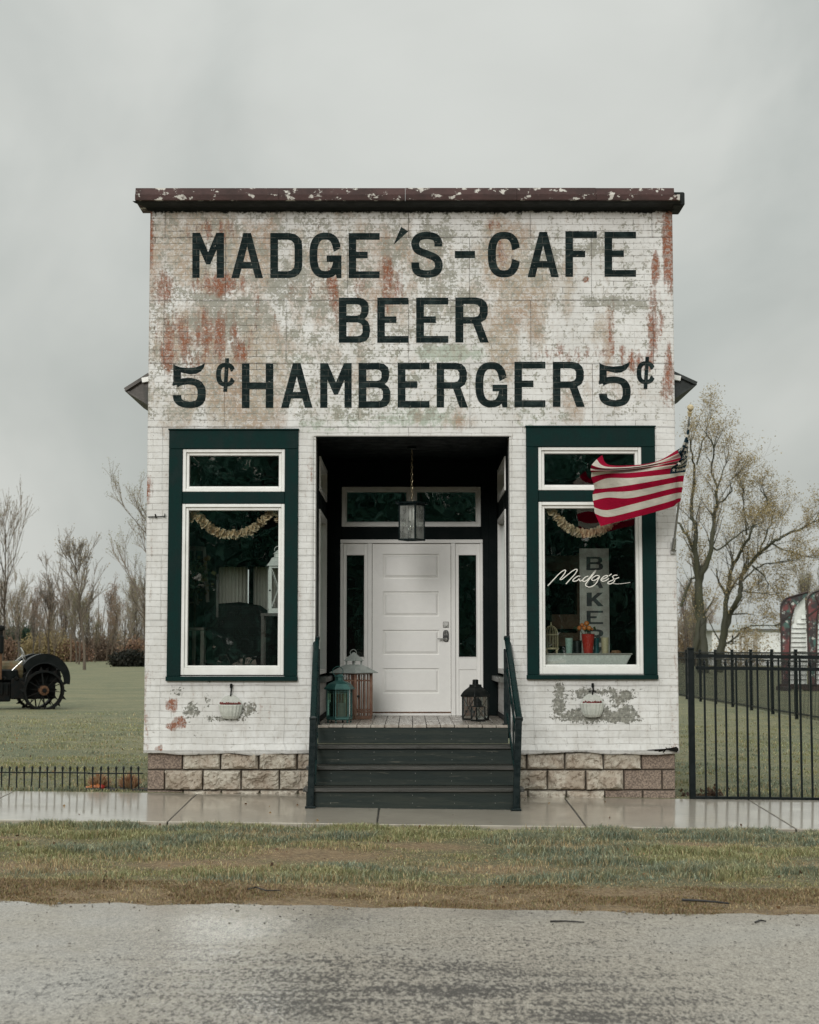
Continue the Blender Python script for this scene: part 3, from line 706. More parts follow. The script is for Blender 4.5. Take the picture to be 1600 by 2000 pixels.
# ---- foundation: rock-faced blocks
fx0, fx1 = X0 + .03, X1 - .03
def block_patch(vs, fs, tint, cor, jnt, x0, x1, z0, z1, smooth):
    nx_ = max(4, int((x1 - x0) / .011)); nz_ = max(4, int((z1 - z0) / .011)); b = len(vs)
    seed = random.randint(0, 999); tn = random.random(); ph = random.uniform(0, 50)
    for j in range(nz_ + 1):
        for i in range(nx_ + 1):
            x = x0 + (x1 - x0) * i / nx_; z = z0 + (z1 - z0) * j / nz_
            ed = min(x - x0, x1 - x, z - z0, z1 - z)
            e = min(1, ed / (.010 + .075 * max(0, float(fbm(x * 11 + ph, z * 11, seed + 2, 2)) - .25) if not smooth else .012))
            f1 = float(fbm(x * 7 + ph, z * 9 + ph, seed, 4)); f2 = float(fbm(x * 3 + ph, z * 4, seed + 5, 2))
            fc = math.floor(f1 * 5) / 5 * .6 + f1 * .4                       # broken facets
            d = (.014 + .105 * (fc - .26) + .05 * (f2 - .2)) if not smooth else .012 + .010 * f1
            if not smooth: d += .016 * (z - z0) / (z1 - z0)
            y = .075 - d * e ** .6 - .010 * (1 if ed > .004 else 0)
            if ed <= .004: y = .085
            vs.append((x, y, z)); tint.append(tn); cor.append(1.0 if smooth else 0.0); jnt.append(max(0, 1 - ed / .009))
    for j in range(nz_):
        for i in range(nx_): fs.append((b + j*(nx_+1)+i, b + j*(nx_+1)+i+1, b + (j+1)*(nx_+1)+i+1, b + (j+1)*(nx_+1)+i))
FB = [([], [], [], [], []), ([], [], [], [], [])]
zs = [pz(1504), pz(1543), pz(1590)]
rows = [(pz(1504), ZB + .012), (pz(1544), pz(1504)), (pz(1544) - .19, pz(1544))]
for r, (z0, z1) in enumerate(rows):
    x = fx0; first = True; off = [.36, .18, .37][r]
    while x < fx1 - .01:
        L = off if first else .39
        x2 = min(fx1, x + L)
        if fx1 - x2 < .13: x2 = fx1
        sm = first or x2 > fx1 - (.20, .38, .60)[r]
        if not (x > DX0 + .1 and x2 < DX1 - .1): block_patch(*FB[0 if x < 0 else 1], x, x2, z0, z1, sm)
        x = x2; first = False
for vs, fs, tn_, co_, jo_ in FB:
    me = bpy.data.meshes.new('foundation'); me.from_pydata(vs, [], fs); me.materials.append(MT['stone'])
    for k, a in (('tint', tn_), ('corner', co_), ('joint', jo_)):
        q = me.attributes.new(k, 'FLOAT', 'POINT'); q.data.foreach_set('value', a)
    me.polygons.foreach_set('use_smooth', [False] * len(fs))
    o = bpy.data.objects.new('foundation', me); COL.objects.link(o); o.parent = cafe
mb = MB(); mb.box(fx0, fx1, .09, .3, -.25, ZB + .03); mb.box(fx0, fx0 + .25, .3, DEP, -.25, ZB + .02); mb.box(fx1 - .25, fx1, .3, DEP, -.25, ZB + .02)
mb.build('foundation_core', MT['stone'], cafe)

# ---- cornice: rusty tin cap over a black frieze
yc = -.27
zl = [pz(411), at(800, 404, -.06).z, at(800, 390, yc).z, at(800, 378.5, yc - .012).z, at(800, 367, yc + .03).z]
cxl, cxr = at(264, 380, yc).x, at(1318, 378, yc).x
def cap_seg(mb, xa, xb, la=0, lb=0, dz=0):
    pr = [(yc + .02, zl[2] - .004), (yc - .004, zl[2]), (yc - .012, zl[3] - .004), (yc + .006, zl[3]), (yc + .026, zl[4]), (yc + .10, zl[4] + .004), (.25, zl[4] - .05), (.25, zl[2] - .004)]
    n = len(pr)
    vs = [(xa + (la if 1 <= i <= 2 else 0), y, z + dz) for i, (y, z) in enumerate(pr)] + [(xb + (lb if i <= 2 else 0), y, z + dz) for i, (y, z) in enumerate(pr)]
    mb.add(vs, [tuple(range(n)), tuple(reversed(range(n, 2*n)))] + [(i, (i+1) % n, n + (i+1) % n, n + i) for i in range(n)])
cap = MB(); joints = [cxl, at(545, 380, yc).x, at(792, 380, yc).x, at(1010, 380, yc).x, at(1165, 380, yc).x, cxr]
for i, (a, b) in enumerate(zip(joints[:-1], joints[1:])):
    cap_seg(cap, a, b - .003, 0, .055 if i == 4 else 0, random.uniform(-.004, .004))
cornice = cap.build('cornice', MT['cornice'], cafe)
fr = MB()       # dark soffit and cove below the cap
prf = [(-.004, zl[0]), (-.035, zl[0] + .02), (-.05, zl[1]), (yc + .055, zl[2] - .016), (yc + .024, zl[2] - .006), (.02, zl[2] - .006), (.02, zl[0])]
n = len(prf)
xa0 = at(289, 404, 0).x; xb0 = at(1315, 404, 0).x
vs = [(xa0 - min(.14, max(0, -y * .5)), y, z) for y, z in prf] + [(xb0 + min(.05, max(0, -y * .3)), y, z) for y, z in prf]
fr.add(vs, [tuple(range(n)), tuple(reversed(range(n, 2*n)))] + [(i, (i+1) % n, n + (i+1) % n, n + i) for i in range(n)])
fr.build('frieze', MT['frieze'], cornice)
ge = MB(); p0 = at(1313, 405, -.08); p1 = at(1335, 379, -.08)
ge.box(p0.x, p1.x, -.17, .22, p0.z, p1.z); ge.build('gutter_end', MT['frieze'], cornice, bevel=.012)

# ---- window hoods on the two side walls
def hood(apex, top, bot, side, mat, name='window_hood'):
    mb = MB(); Y0, Y1 = .45, 1.75
    A = at(*apex, Y0); T = at(*top, Y0); B = at(*bot, Y0)
    wx = X0 if side < 0 else X1
    T.x = B.x = wx - side * .03
    th = .03
    def slab(P, Q, y0, y1, t, mi=0):
        mb.bar(Vector((P.x, (y0 + y1) / 2, P.z)), Vector((Q.x, (y0 + y1) / 2, Q.z)), y1 - y0, t, up=(0, 0, 1), mi=mi)
    slab(T, A, Y0 - .05, Y1 + .05, .035)
    for k in range(2):                                       # cheek boards close the ends
        for (ya, yb) in ((Y0, Y0 + .02), (Y1 - .02, Y1)):
            f0, f1 = (0, .60) if k == 0 else (.605, 1)
            a = A.lerp(B, f0); b = A.lerp(B, f1); c = T.lerp(B, f1); d = T.lerp(B, f0)
            vs = [(v.x, ya, v.z) for v in (a, b, c, d)] + [(v.x, yb, v.z) for v in (a, b, c, d)]
            mb.add(vs, [(0,1,2,3),(7,6,5,4),(0,4,5,1),(1,5,6,2),(2,6,7,3),(3,7,4,0)])
    slab(A, B, Y0 - .02, Y1 + .02, .022)
    h = mb.build(name, mat, cafe)
    mb = MB(); q = T.lerp(B, .27); mb.bar((q.x + side * .16, Y0 - .03, q.z - .005), (q.x - side * .02, Y0 - .03, q.z + .03), .05, .05); mb.build('bracket', MT['vinyl'], h)
hood((245, 762), (288, 722), (288, 800), -1, MT['hood'])
hood((1360, 750), (1318, 722), (1318, 787), 1, MT['hood_dark'])

# ---- painted lettering
def catmull(P, n=6, closed=False):
    P = [Vector((p[0], p[1], 0)) for p in P]; out = []
    for i in range(len(P) - 1):
        p0 = P[max(i-1, 0)]; p1 = P[i]; p2 = P[i+1]; p3 = P[min(i+2, len(P)-1)]
        for k in range(n):
            t = k / n
            out.append(.5 * ((2*p1) + (p2-p0)*t + (2*p0-5*p1+4*p2-p3)*t*t + (3*p1-p0-3*p2+p3)*t**3))
    out.append(P[-1]); return [(p.x, p.y) for p in out]
def ribbon(pts, wv, wh, flat_ends=True):
    """outline of a brush stroke along pts: wv wide where it runs vertical, wh where horizontal"""
    L, Rr = [], []
    for i, p in enumerate(pts):
        a = pts[max(0, i-1)]; b = pts[min(len(pts)-1, i+1)]
        d = Vector((b[0]-a[0], b[1]-a[1], 0)).normalized()
        w = wv * d.y**2 + wh * d.x**2
        nrm = Vector((-d.y, d.x, 0)) * w / 2
        L.append((p[0]+nrm.x, p[1]+nrm.y)); Rr.append((p[0]-nrm.x, p[1]-nrm.y))
    if flat_ends:
        for i, (p, q) in ((0, (pts[0], pts[1])), (-1, (pts[-1], pts[-2]))):
            L[i] = (L[i][0], p[1]); Rr[i] = (Rr[i][0], p[1])
    return L + Rr[::-1]
SV, SH = .175, .155
def ringpts(x0, x1, y0, y1, a0, a1, n=44, pw=2.6):
    out = []
    for i in range(n + 1):
        t = R(a0 + (a1 - a0) * i / n); c, s = math.cos(t), math.sin(t)
        out.append(((x0+x1)/2 + (x1-x0)/2 * math.copysign(abs(c)**(2/pw), c), (y0+y1)/2 + (y1-y0)/2 * math.copysign(abs(s)**(2/pw), s)))
    return out
def chamf(pts): return pts
GL = {
 'M': [[[(0,0),(0,1),(.17,1),(.35,.57),(.53,1),(.70,1),(.70,0),(.54,0),(.54,.63),(.395,.30),(.305,.30),(.16,.63),(.16,0)]]],
 'A': [[[(0,0),(.265,1),(.435,1),(.70,0),(.53,0),(.475,.21),(.225,.21),(.17,0)], [(.265,.355),(.35,.70),(.435,.355)]]],
 'D': [[[(0,0),(0,1),(.42,1),(.54,.975),(.63,.91),(.685,.82),(.70,.70),(.70,.30),(.685,.18),(.63,.09),(.54,.025),(.42,0)], [(.17,.15),(.17,.85),(.38,.85),(.46,.83),(.515,.775),(.53,.69),(.53,.31),(.515,.225),(.46,.17),(.38,.15)]]],
 'C': [[ribbon([(.612,.655)] + ringpts(.0875,.612,.0775,.9225,12,348) + [(.612,.345)], SV, SH)]],
 'G': [[ribbon([(.612,.665)] + ringpts(.0875,.612,.0775,.9225,12,340) + [(.612,.36)], SV, SH)], [[(.38,.355),(.38,.50),(.705,.50),(.705,.0),(.60,.0),(.58,.09),(.535,.20),(.535,.355)]]],
 'S': [[ribbon(catmull([(.605,.68),(.60,.79),(.53,.885),(.35,.9225),(.17,.885),(.095,.79),(.095,.69),(.16,.59),(.35,.515),(.54,.43),(.612,.32),(.605,.20),(.53,.112),(.35,.0775),(.17,.112),(.10,.20),(.088,.33)], 5), SV, .16)]],
 'E': [[[(0,0),(0,1),(.70,1),(.70,.85),(.17,.85),(.17,.585),(.43,.585),(.43,.44),(.17,.44),(.17,.15),(.70,.15),(.70,0)]]],
 'F': [[[(0,0),(0,1),(.70,1),(.70,.85),(.17,.85),(.17,.575),(.44,.575),(.44,.43),(.17,.43),(.17,0)]]],
 'B': [[[(0,0),(0,1),(.44,1),(.56,.975),(.645,.90),(.67,.80),(.665,.67),(.63,.58),(.57,.53),(.65,.47),(.69,.38),(.70,.26),(.68,.13),(.61,.04),(.48,0)], [(.17,.60),(.17,.855),(.40,.855),(.47,.835),(.50,.79),(.50,.67),(.47,.62),(.40,.60)], [(.17,.145),(.17,.45),(.42,.45),(.495,.425),(.53,.37),(.53,.225),(.495,.17),(.42,.145)]]],
 'R': [[[(0,0),(0,1),(.44,1),(.57,.97),(.655,.89),(.69,.78),(.685,.62),(.64,.51),(.545,.45),(.71,0),(.525,0),(.375,.42),(.17,.42),(.17,0)], [(.17,.565),(.17,.855),(.40,.855),(.475,.835),(.515,.78),(.515,.645),(.475,.585),(.40,.565)]]],
 'H': [[[(0,0),(0,1),(.17,1),(.17,.57),(.53,.57),(.53,1),(.70,1),(.70,0),(.53,0),(.53,.42),(.17,.42),(.17,0)]]],
 '5': [[[(.0,1.0),(.06,.965),(.15,.935),(.32,.915),(.50,.935),(.62,.985),(.69,1.03),(.665,.93),(.60,.84),(.50,.785),(.36,.77),(.165,.815),(.165,.62),(.0,.50)]], [ribbon(catmull([(.03,.525),(.10,.575),(.20,.605),(.36,.615),(.52,.57),(.60,.46),(.615,.34),(.60,.21),(.53,.115),(.36,.0775),(.19,.11),(.10,.19),(.08,.30)], 5), .18, .15)]],
 '-': [[[(0,0),(0,1),(1,1),(1,0)]]],
 'K': [[[(0,0),(0,1),(.22,1),(.22,.60),(.47,1),(.70,1),(.40,.56),(.72,0),(.48,0),(.27,.40),(.22,.33),(.22,0)]]],
 'Y': [[[(.25,0),(.25,.42),(0,1),(.22,1),(.36,.62),(.50,1),(.72,1),(.47,.42),(.47,0)]]],
 'c': [[ribbon([(.60,.64)] + ringpts(.0875,.60,.22,.80,20,340) + [(.60,.38)], .17, .13)], [[(.255,.0),(.325,1.0),(.46,1.0),(.39,.0)]]],
}
def letters(name, spec, Y, mat, parent, depth=.0014, flip=None):
    for ch, x0, x1, y0, y1 in spec:
        mb = MB(); parts = GL[ch]
        allp = [p for pt in parts for l in pt for p in l]
        mxw = max(p[0] for p in allp)
        jit = random.uniform(-.5, .5)
        TL, TR, BL, BR = at(x0, y0 + jit, Y), at(x1, y0 + jit, Y), at(x0, y1 + jit, Y), at(x1, y1 + jit, Y)
        for k, pt in enumerate(parts):
            def fn(a, b, d, k=k):
                u = a / mxw; v = b
                q = BL.lerp(BR, u).lerp(TL.lerp(TR, u), v)
                return Vector((q.x, Y - d, q.z))
            mb.prism(pt, fn, depth + .0010 * k, -.004)
        mb.build(name, mat, parent, fixn=True)
LY = -.0012
letters('painted_letter', [('M',375.7,437.6,455,543),('A',452,513.7,455,543),('D',528,590.6,455,543),('G',604.5,667,454,543),('E',681,741.7,454.5,542.5),('S',803.5,865,452.5,542),('-',888.5,928,490,504),('C',953,1016,452.5,541.5),('A',1030.6,1091.7,452.5,541),('F',1104.5,1166,452,541),('E',1181,1242.5,452,540)], LY, MT['letters'], facade)
ap = MB(); ap.prism([[(783.7,443),(797.6,451.7),(768.7,478)]], lambda a, b, d: at(a, b, LY) + Vector((0, -d, 0)), .0014, -.004)
ap.build('painted_letter', MT['letters'], facade)
letters('painted_letter', [('B',662,723,581,669),('E',737,798,581,669),('E',813,875.7,581,669),('R',889.5,955,581,669)], LY, MT['letters'], facade)
letters('painted_letter', [('5',338.6,402,711.5,797.5),('c',422,458.5,700,765.5),('H',472.5,534,709.5,797),('A',549,610.5,709.5,797),('M',625.5,687,709.5,797),('B',700.5,763,709,797),('E',777,839,708.5,796.5),('R',853,914,708.5,796),('G',928.6,991,707.5,796),('E',1005,1065.5,707,795.5),('R',1080,1142.4,707,795),('5',1171,1232,709,795),('c',1243.6,1278.5,697,760)], LY, MT['letters'], facade)

# ---- the two display windows
def rect_frame(mb, x0, x1, z0, z1, w, y0, y1, wb=None, wt=None, mi=0):
    wb = w if wb is None else wb; wt = w if wt is None else wt
    mb.box(x0, x0 + w, y0, y1, z0, z1, mi); mb.box(x1 - w, x1, y0, y1, z0, z1, mi)
    mb.box(x0 + w, x1 - w, y0, y1, z0, z0 + wb, mi); mb.box(x0 + w, x1 - w, y0, y1, z1 - wt, z1, mi)
def display_window(px, name='display_window'):
    ol, orr, ot, ob, il, ir, f1t, f1b, f2t, f2b, sill = px
    ym = (ot + ob) / 2
    xo0, xo1 = pxx(ol, ym), pxx(orr, ym); xi0, xi1 = pxx(il, ym), pxx(ir, ym)
    zt, zb = pz(ot), pz(ob)
    mb = MB(); Yt = -.028                                     # green trim boards, mitred look: jambs butt under the head
    zh = pz(f1t)
    mb.box(xo0, xi0, Yt, .02, pz(sill), zh - .001); mb.box(xi1, xo1, Yt, .02, pz(sill), zh - .001)
    mb.box(xo0, xo1, Yt - .003, .02, zh, zt)
    mb.box(xi0 + .001, xi1 - .001, Yt + .012, .10, pz(f2t) + .001, pz(f1b) - .001)   # rail between the lights
    root = mb.build(name, MT['trim_green'], cafe, bevel=.004)
    mb = MB(); mb.box(xo0 - .006, xo1 + .004, -.055, .03, zb, pz(sill) - .001); s = mb.build('sill', MT['trim_green'], root, bevel=.004)
    mb = MB(); mb.box(xo0 - .008, xo1 + .008, Yt - .018, .0, zt + .0005, zt + .016); mb.build('drip_cap', MT['trim_green'], root, bevel=.003)
    for (a, b, wf) in ((f1t, f1b, None), (f2t, f2b, .075)):
        mb = MB(); z1, z0 = pz(a), pz(b)
        rect_frame(mb, xi0 + .002, xi1 - .002, z0 + .002, z1 - .002, .034, -.012, .09, wb=wf)
        wb = .034 if wf is None else wf
        rect_frame(mb, xi0 + .036, xi1 - .036, z0 + wb + .002, z1 - .036, .030, .014, .09, wb=.022 if wf else .024)
        fr_ = mb.build('sash', MT['vinyl'], root, bevel=.004)
        mb = MB(); mb.add([(xi0 + .03, .06, z0 + .03), (xi1 - .03, .06, z0 + .03), (xi1 - .03, .06, z1 - .03), (xi0 + .03, .06, z1 - .03)], [(0, 1, 2, 3)])
        pn = mb.build('pane', MT['glass'], fr_, fixn=False)
    mb = MB()                                                  # inside jamb lining
    rect_frame(mb, xi0 + .001, xi1 - .001, pz(f2b) + .001, zh - .002, .02, .10, .22)
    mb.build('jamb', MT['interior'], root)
    return root, pn
winL, paneL = display_window((328.5, 582, 841, 1330, 355, 556, 877, 961, 984, 1319, 1321))
winR, paneR = display_window((1028.5, 1281.5, 835, 1327, 1052, 1255, 873, 958, 980, 1317, 1318))
# white script on the right pane
mb = MB()
S8 = lambda pts: [(1060 + x / 8.889, 1080 + y / 8.889) for x, y in pts]
strokes = [
 [(90,570),(200,452),(300,350),(372,300),(400,303),(385,350),(325,430),(302,458),(335,458),(420,390),(520,312),(580,282),(600,300),(560,370),(480,455),(405,538)],
 [(655,405),(615,402),(550,445),(525,478),(548,492),(600,478),(650,430),(662,408),(640,455),(655,488),(695,468)],
 [(795,402),(745,418),(702,460),(706,492),(750,485),(805,440),(865,370),(925,298),(860,400),(790,480),(746,545),(765,578),(815,592),(880,570),(935,518),(965,460),(992,408)],
 [(985,398),(940,390),(885,420),(852,455),(872,478),(922,466),(968,430),(990,402)],
 [(1022,460),(1082,440),(1132,405),(1110,390),(1060,410),(1018,455),(1022,482),(1062,490),(1112,470),(1152,440)],
 [(1198,364),(1150,398)],
 [(1300,388),(1258,385),(1216,410),(1232,440),(1252,472),(1230,510),(1172,537),(1132,525),(1152,500),(1220,470),(1328,424)],
 [(1220,530),(1300,537),(1420,527),(1522,512)]]
for i, s in enumerate(strokes):
    pts = catmull(S8(s), 5)
    w = .0075 if i < 7 else .0035
    o2 = ribbon(pts, w * 191 * 1.3, w * 191 * 1.15, False)
    for a, b in zip(range(len(pts) - 1), range(1, len(pts))):
        n = len(pts)
        q = [o2[a], o2[b], o2[2*n-1-b], o2[2*n-1-a]]
        mb.add([at(p[0], p[1], .0555 - .0003 * i) for p in q], [(0, 1, 2, 3)])
mb.build('window_script', MT['script'], paneR, fixn=False)

# ---- recessed porch
PB = 2.36                                                     # back of the recess
zpc = OPD[3]
TINW = .03
mb = MB()                                                     # white tin returns round the opening
MB().box(DX0 - .10, DX0 + .02, .012, .22, ZB, zpc + .05).build('porch_return', MT['facade'], cafe)
MB().box(DX1 - .02, DX1 + .10, .012, .22, ZB, zpc + .05).build('porch_return', MT['facade'], cafe)
def splay(y): return .02 + .055 * max(0, y) / PB
mb = MB()
mb.box(DX0 - .1, DX1 + .1, .03, PB + .1, zpc + .002, zpc + .1)
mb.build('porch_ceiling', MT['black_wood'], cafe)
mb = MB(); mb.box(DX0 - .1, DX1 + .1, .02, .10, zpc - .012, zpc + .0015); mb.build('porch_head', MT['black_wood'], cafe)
for s, DX in ((1, DX0), (-1, DX1)):
    xa, xb = (DX - .10, DX + .025) if s > 0 else (DX - .025, DX + .10)
    zs_ = at(800, 1322, 1.2).z
    wy0, wy1 = .62, 2.10
    zu1, zu0 = at(800, 893, .75).z, at(800, 960, 1.3).z - .05
    zl1, zl0 = at(800, 996, .75).z, zs_ + .03
    mb = MB()                                                 # dark frame with two glazed openings one above the other
    mb.box(xa, xb, .221, wy0, ZF, zpc); mb.box(xa, xb, wy1, PB, zs_, zpc)
    mb.box(xa, xb, wy0, wy1, zu1, zpc); mb.box(xa, xb, wy0, wy1, zl1, zu0)
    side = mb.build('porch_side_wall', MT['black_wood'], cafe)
    mb = MB(); mb.box(xa, xb - .001 if s > 0 else xb, wy0 + .001, PB - .001, ZF + .001, zs_ - .06); mb.build('bulkhead', MT['facade'], side)
    mb = MB(); mb.box(min(xa, DX + s * .10), max(xb, DX + s * .10), wy0 + .05, PB - .02, zs_ - .055, zs_); mb.build('side_sill', pm('side_sill_paint', (.045, .06, .055), .45, (.16, .15, .13), 5, 1), side, bevel=.004)
    for z0, z1 in ((zu0, zu1), (zl0, zl1)):
        mb = MB()
        yA, yB = wy0 + .002, wy1 - .002
        f = .055
        xin, xout = (xb - .075, xb + .014)
        if s < 0: xin, xout = (xa - .014, xa + .075)
        mb.box(xin, xout, yA, yA + f, z0, z1); mb.box(xin, xout, yB - f, yB, z0, z1)
        mb.box(xin, xout, yA + f, yB - f, z0, z0 + f); mb.box(xin, xout, yA + f, yB - f, z1 - f, z1)
        fr_ = mb.build('side_window', MT['vinyl'], side, bevel=.004)
        xg = (xin + xout) / 2
        MB().add([(xg, yA + .04, z0 + .04), (xg, yB - .04, z0 + .04), (xg, yB - .04, z1 - .04), (xg, yA + .04, z1 - .04)], [(0, 1, 2, 3)]).build('pane', MT['glass'], fr_, fixn=False)
YB = PB
def bx(px, py=1230): return at(px, py, YB).x
def bz(py): return at(800, py, YB).z
# back wall boards around transom and door set
tx0, tx1, tz0, tz1 = bx(667), bx(940), bz(1029), bz(951)
sx0, sx1, sz1 = bx(664.5), bx(943.5), bz(1054)
mb = MB()
mb.box(DX0 - .1, tx0, YB + .001, YB + .08, ZF, zpc); mb.box(tx1, DX1 + .1, YB + .001, YB + .08, ZF, zpc)
mb.box(tx0, tx1, YB + .001, YB + .08, tz1, zpc); mb.box(tx0, tx1, YB - .012, YB + .08, sz1 + .001, tz0 - .001)
for xa, xb in ((DX0 + .03, DX0 + .13), (DX1 - .13, DX1 - .03)): mb.box(xa, xb, YB - .02, YB - .0005, ZF, zpc)
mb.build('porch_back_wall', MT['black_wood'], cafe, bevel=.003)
mb = MB(); rect_frame(mb, tx0, tx1, tz0, tz1, .045, YB - .02, YB + .07)
xm0, xm1 = bx(796.5), bx(812.5); mb.box(xm0, xm1, YB - .018, YB + .07, tz0 + .045, tz1 - .045)
for a, b in ((tx0 + .045, xm0), (xm1, tx1 - .045)): rect_frame(mb, a, b, tz0 + .045, tz1 - .045, .014, YB, YB + .07)
tw = mb.build('transom_window', MT['vinyl'], cafe, bevel=.004)
for a, b in ((tx0 + .045, xm0), (xm1, tx1 - .045)):
    MB().add([(a, YB + .03, tz0 + .04), (b, YB + .03, tz0 + .04), (b, YB + .03, tz1 - .04), (a, YB + .03, tz1 - .04)], [(0, 1, 2, 3)]).build('pane', MT['glass'], tw, fixn=False)
# door surround with sidelights
dx0, dx1 = bx(727.5), bx(880.5); dz0, dz1 = ZF + .035, bz(1062)
mb = MB()
mb.box(sx0, sx1, YB - .035, YB + .06, dz1 + .004, sz1)
mb.box(sx0, sx0 + .035, YB - .03, YB + .06, ZF, dz1 + .003); mb.box(sx1 - .035, sx1, YB - .03, YB + .06, ZF, dz1 + .003)
mb.box(bx(718), dx0 - .004, YB - .03, YB + .06, ZF, dz1 + .003); mb.box(dx1 + .004, bx(890), YB - .03, YB + .06, ZF, dz1 + .003)
mb.box(dx0 - .004, dx1 + .004, YB - .05, YB + .06, ZF, dz0 - .006)
sur = mb.build('door_surround', MT['door'], cafe, bevel=.005)
for a, b, ga, gb in ((sx0 + .035, bx(718), bx(677), bx(711)), (bx(890), sx1 - .035, bx(896.5), bx(930.5))):
    mb = MB(); g0, g1 = bz(1283), bz(1084.5); q0, q1 = bz(1390), bz(1308)
    y0, y1 = YB - .004, YB + .05
    mb.box(a, ga, y0, y1, ZF, dz1 + .002); mb.box(gb, b, y0, y1, ZF, dz1 + .002)
    mb.box(ga, gb, y0, y1, g1, dz1 + .002); mb.box(ga, gb, y0, y1, q1, g0); mb.box(ga, gb, y0, y1, ZF, q0); mb.box(ga, gb, y0 + .012, y1, q0, q1)
    rect_frame(mb, ga - .012, gb + .012, g0 - .012, g1 + .012, .011, y0 - .008, y0 + .001)
    sl = mb.build('sidelight', MT['door'], sur, bevel=.003)
    MB().add([(ga, YB + .02, g0), (gb, YB + .02, g0), (gb, YB + .02, g1), (ga, YB + .02, g1)], [(0, 1, 2, 3)]).build('pane', MT['glass'], sl, fixn=False)
# door: stiles, four raised panels
mb = MB(); yd0, yd1 = YB - .002, YB + .045
pxl, pxr = bx(748), bx(858)
prow = [(1082, 1130), (1155.5, 1204), (1230.5, 1279), (1305.5, 1354.5)]
mb.box(dx0, pxl, yd0, yd1, dz0, dz1); mb.box(pxr, dx1, yd0, yd1, dz0, dz1)
zprev = dz1
for a, b in prow:
    mb.box(pxl, pxr, yd0, yd1, bz(a), zprev); zprev = bz(b)
    z0, z1 = bz(b), bz(a)
    bvl = .028                                                # panel: sunk field then a raised bevel
    o_ = [(pxl, z0), (pxr, z0), (pxr, z1), (pxl, z1)]
    def rr(i, y): return [(pxl + i, y, z0 + i), (pxr - i, y, z0 + i), (pxr - i, y, z1 - i), (pxl + i, y, z1 - i)]
    V = rr(0, yd0 + .016) + rr(.010, yd0 + .019) + rr(.010 + bvl, yd0 + .004) + rr(.012 + bvl, yd0 + .003)
    F = []
    for r in range(3):
        for k in range(4): F.append((r*4+k, r*4+(k+1) % 4, (r+1)*4+(k+1) % 4, (r+1)*4+k))
    F.append((12, 13, 14, 15)); mb.add(V, F)
mb.box(pxl, pxr, yd0, yd1, dz0, zprev)
door = mb.build('door', MT['door'], cafe, fixn=False, bevel=0)
mb = MB(); mb.box(dx0, dx1, YB - .010, YB + .02, dz0 - .005, dz0 + .010); mb.build('door_sweep', MT['rust'], door)
p = at(871, 1220, YB); mb = MB(); mb.box(p.x - .034, p.x + .034, YB - .016, YB - .002, p.z - .034, p.z + .034); mb.build('deadbolt_plate', MT['steel'], door, bevel=.004)
mb = MB(); mb.tube([(p.x, YB - .016, p.z), (p.x, YB - .036, p.z)], .021, 12); mb.box(p.x - .003, p.x + .003, YB - .040, YB - .036, p.z - .012, p.z + .012); mb.build('deadbolt', MT['steel'], door)
p = at(871, 1242, YB); mb = MB()
mb.prism([ringpts(p.x - .034, p.x + .034, p.z - .066, p.z + .066, 0, 352, 44, 3.2)], lambda a, b, d: Vector((a, YB - .002 - d, b)), .022, 0)
kp = mb.build('keypad_lock', MT['keypad'], door, bevel=.003)
mb = MB()
for r_ in range(4):
    for c_ in range(2): mb.box(p.x - .016 + c_ * .022, p.x - .006 + c_ * .022, YB - .0275, YB - .0245, p.z + .008 + r_ * .013, p.z + .015 + r_ * .013)
mb.build('keypad_buttons', MT['steel'], kp)
hz = p.z - .038
mb = MB(); mb.tube([(p.x, YB - .024, hz), (p.x, YB - .055, hz)], .013, 10); mb.tube([(p.x, YB - .052, hz), (p.x - .05, YB - .058, hz + .002), (p.x - .10, YB - .052, hz + .006)], [.011, .009, .006], 8); mb.ball((p.x, YB - .026, hz), .024, 12, 6); mb.build('door_handle', MT['steel'], door)
# deck
mb = MB(); n = 14; xw = (DX1 - DX0 - .06) / n
for i in range(n):
    x = DX0 + .03 + i * xw; dz = random.uniform(-.0015, .0015)
    mb.box(x + .003, x + xw - .003, -.085, PB - .001, ZF - .028 + dz, ZF + dz)
mb.build('porch_deck', MT['deck'], cafe, bevel=.003)
MB().box(DX0 - .05, DX1 + .05, .03, PB, ZF - .14, ZF - .032).build('deck_joists', MT['black_wood'], cafe)
for xa in (DX0 + .027, DX1 - .042): MB().box(xa, xa + .015, .25, PB - .001, ZF + .003, ZF + .055).build('porch_skirting', MT['black_wood'], cafe)

# small wall details: old bolt bar, corner bracket, loose lap ends
mb = MB(); a = at(289, 1010, -.03); b = at(323, 1008, -.03); mb.tube([a, a.lerp(b, .5) + Vector((0, 0, -.004)), b], .006, 6); mb.bar(at(322, 1003, -.03), at(322, 1011, -.03), .008)
mb.tube([at(303, 1004, -.03), at(305, 1012, -.03)], .007, 5); mb.build('rusty_bar', MT['iron'], cafe)
mb = MB(); c = at(1318, 1464, -.06)
for k in range(4): mb.tube([c + Vector((-.30 + .06 * k, .05, -.012 - .01 * k)), c + Vector((-.08, .02, .002 * k)), c + Vector((.02, -.02, .02 - .012 * k))], [.006, .008, .012], 6)
mb.lathe([(.004, -.02), (.02, -.012), (.022, .01), (.01, .02)], 9, c + Vector((.015, -.02, 0))); mb.build('crumpled_flashing', MT['iron'], cafe)

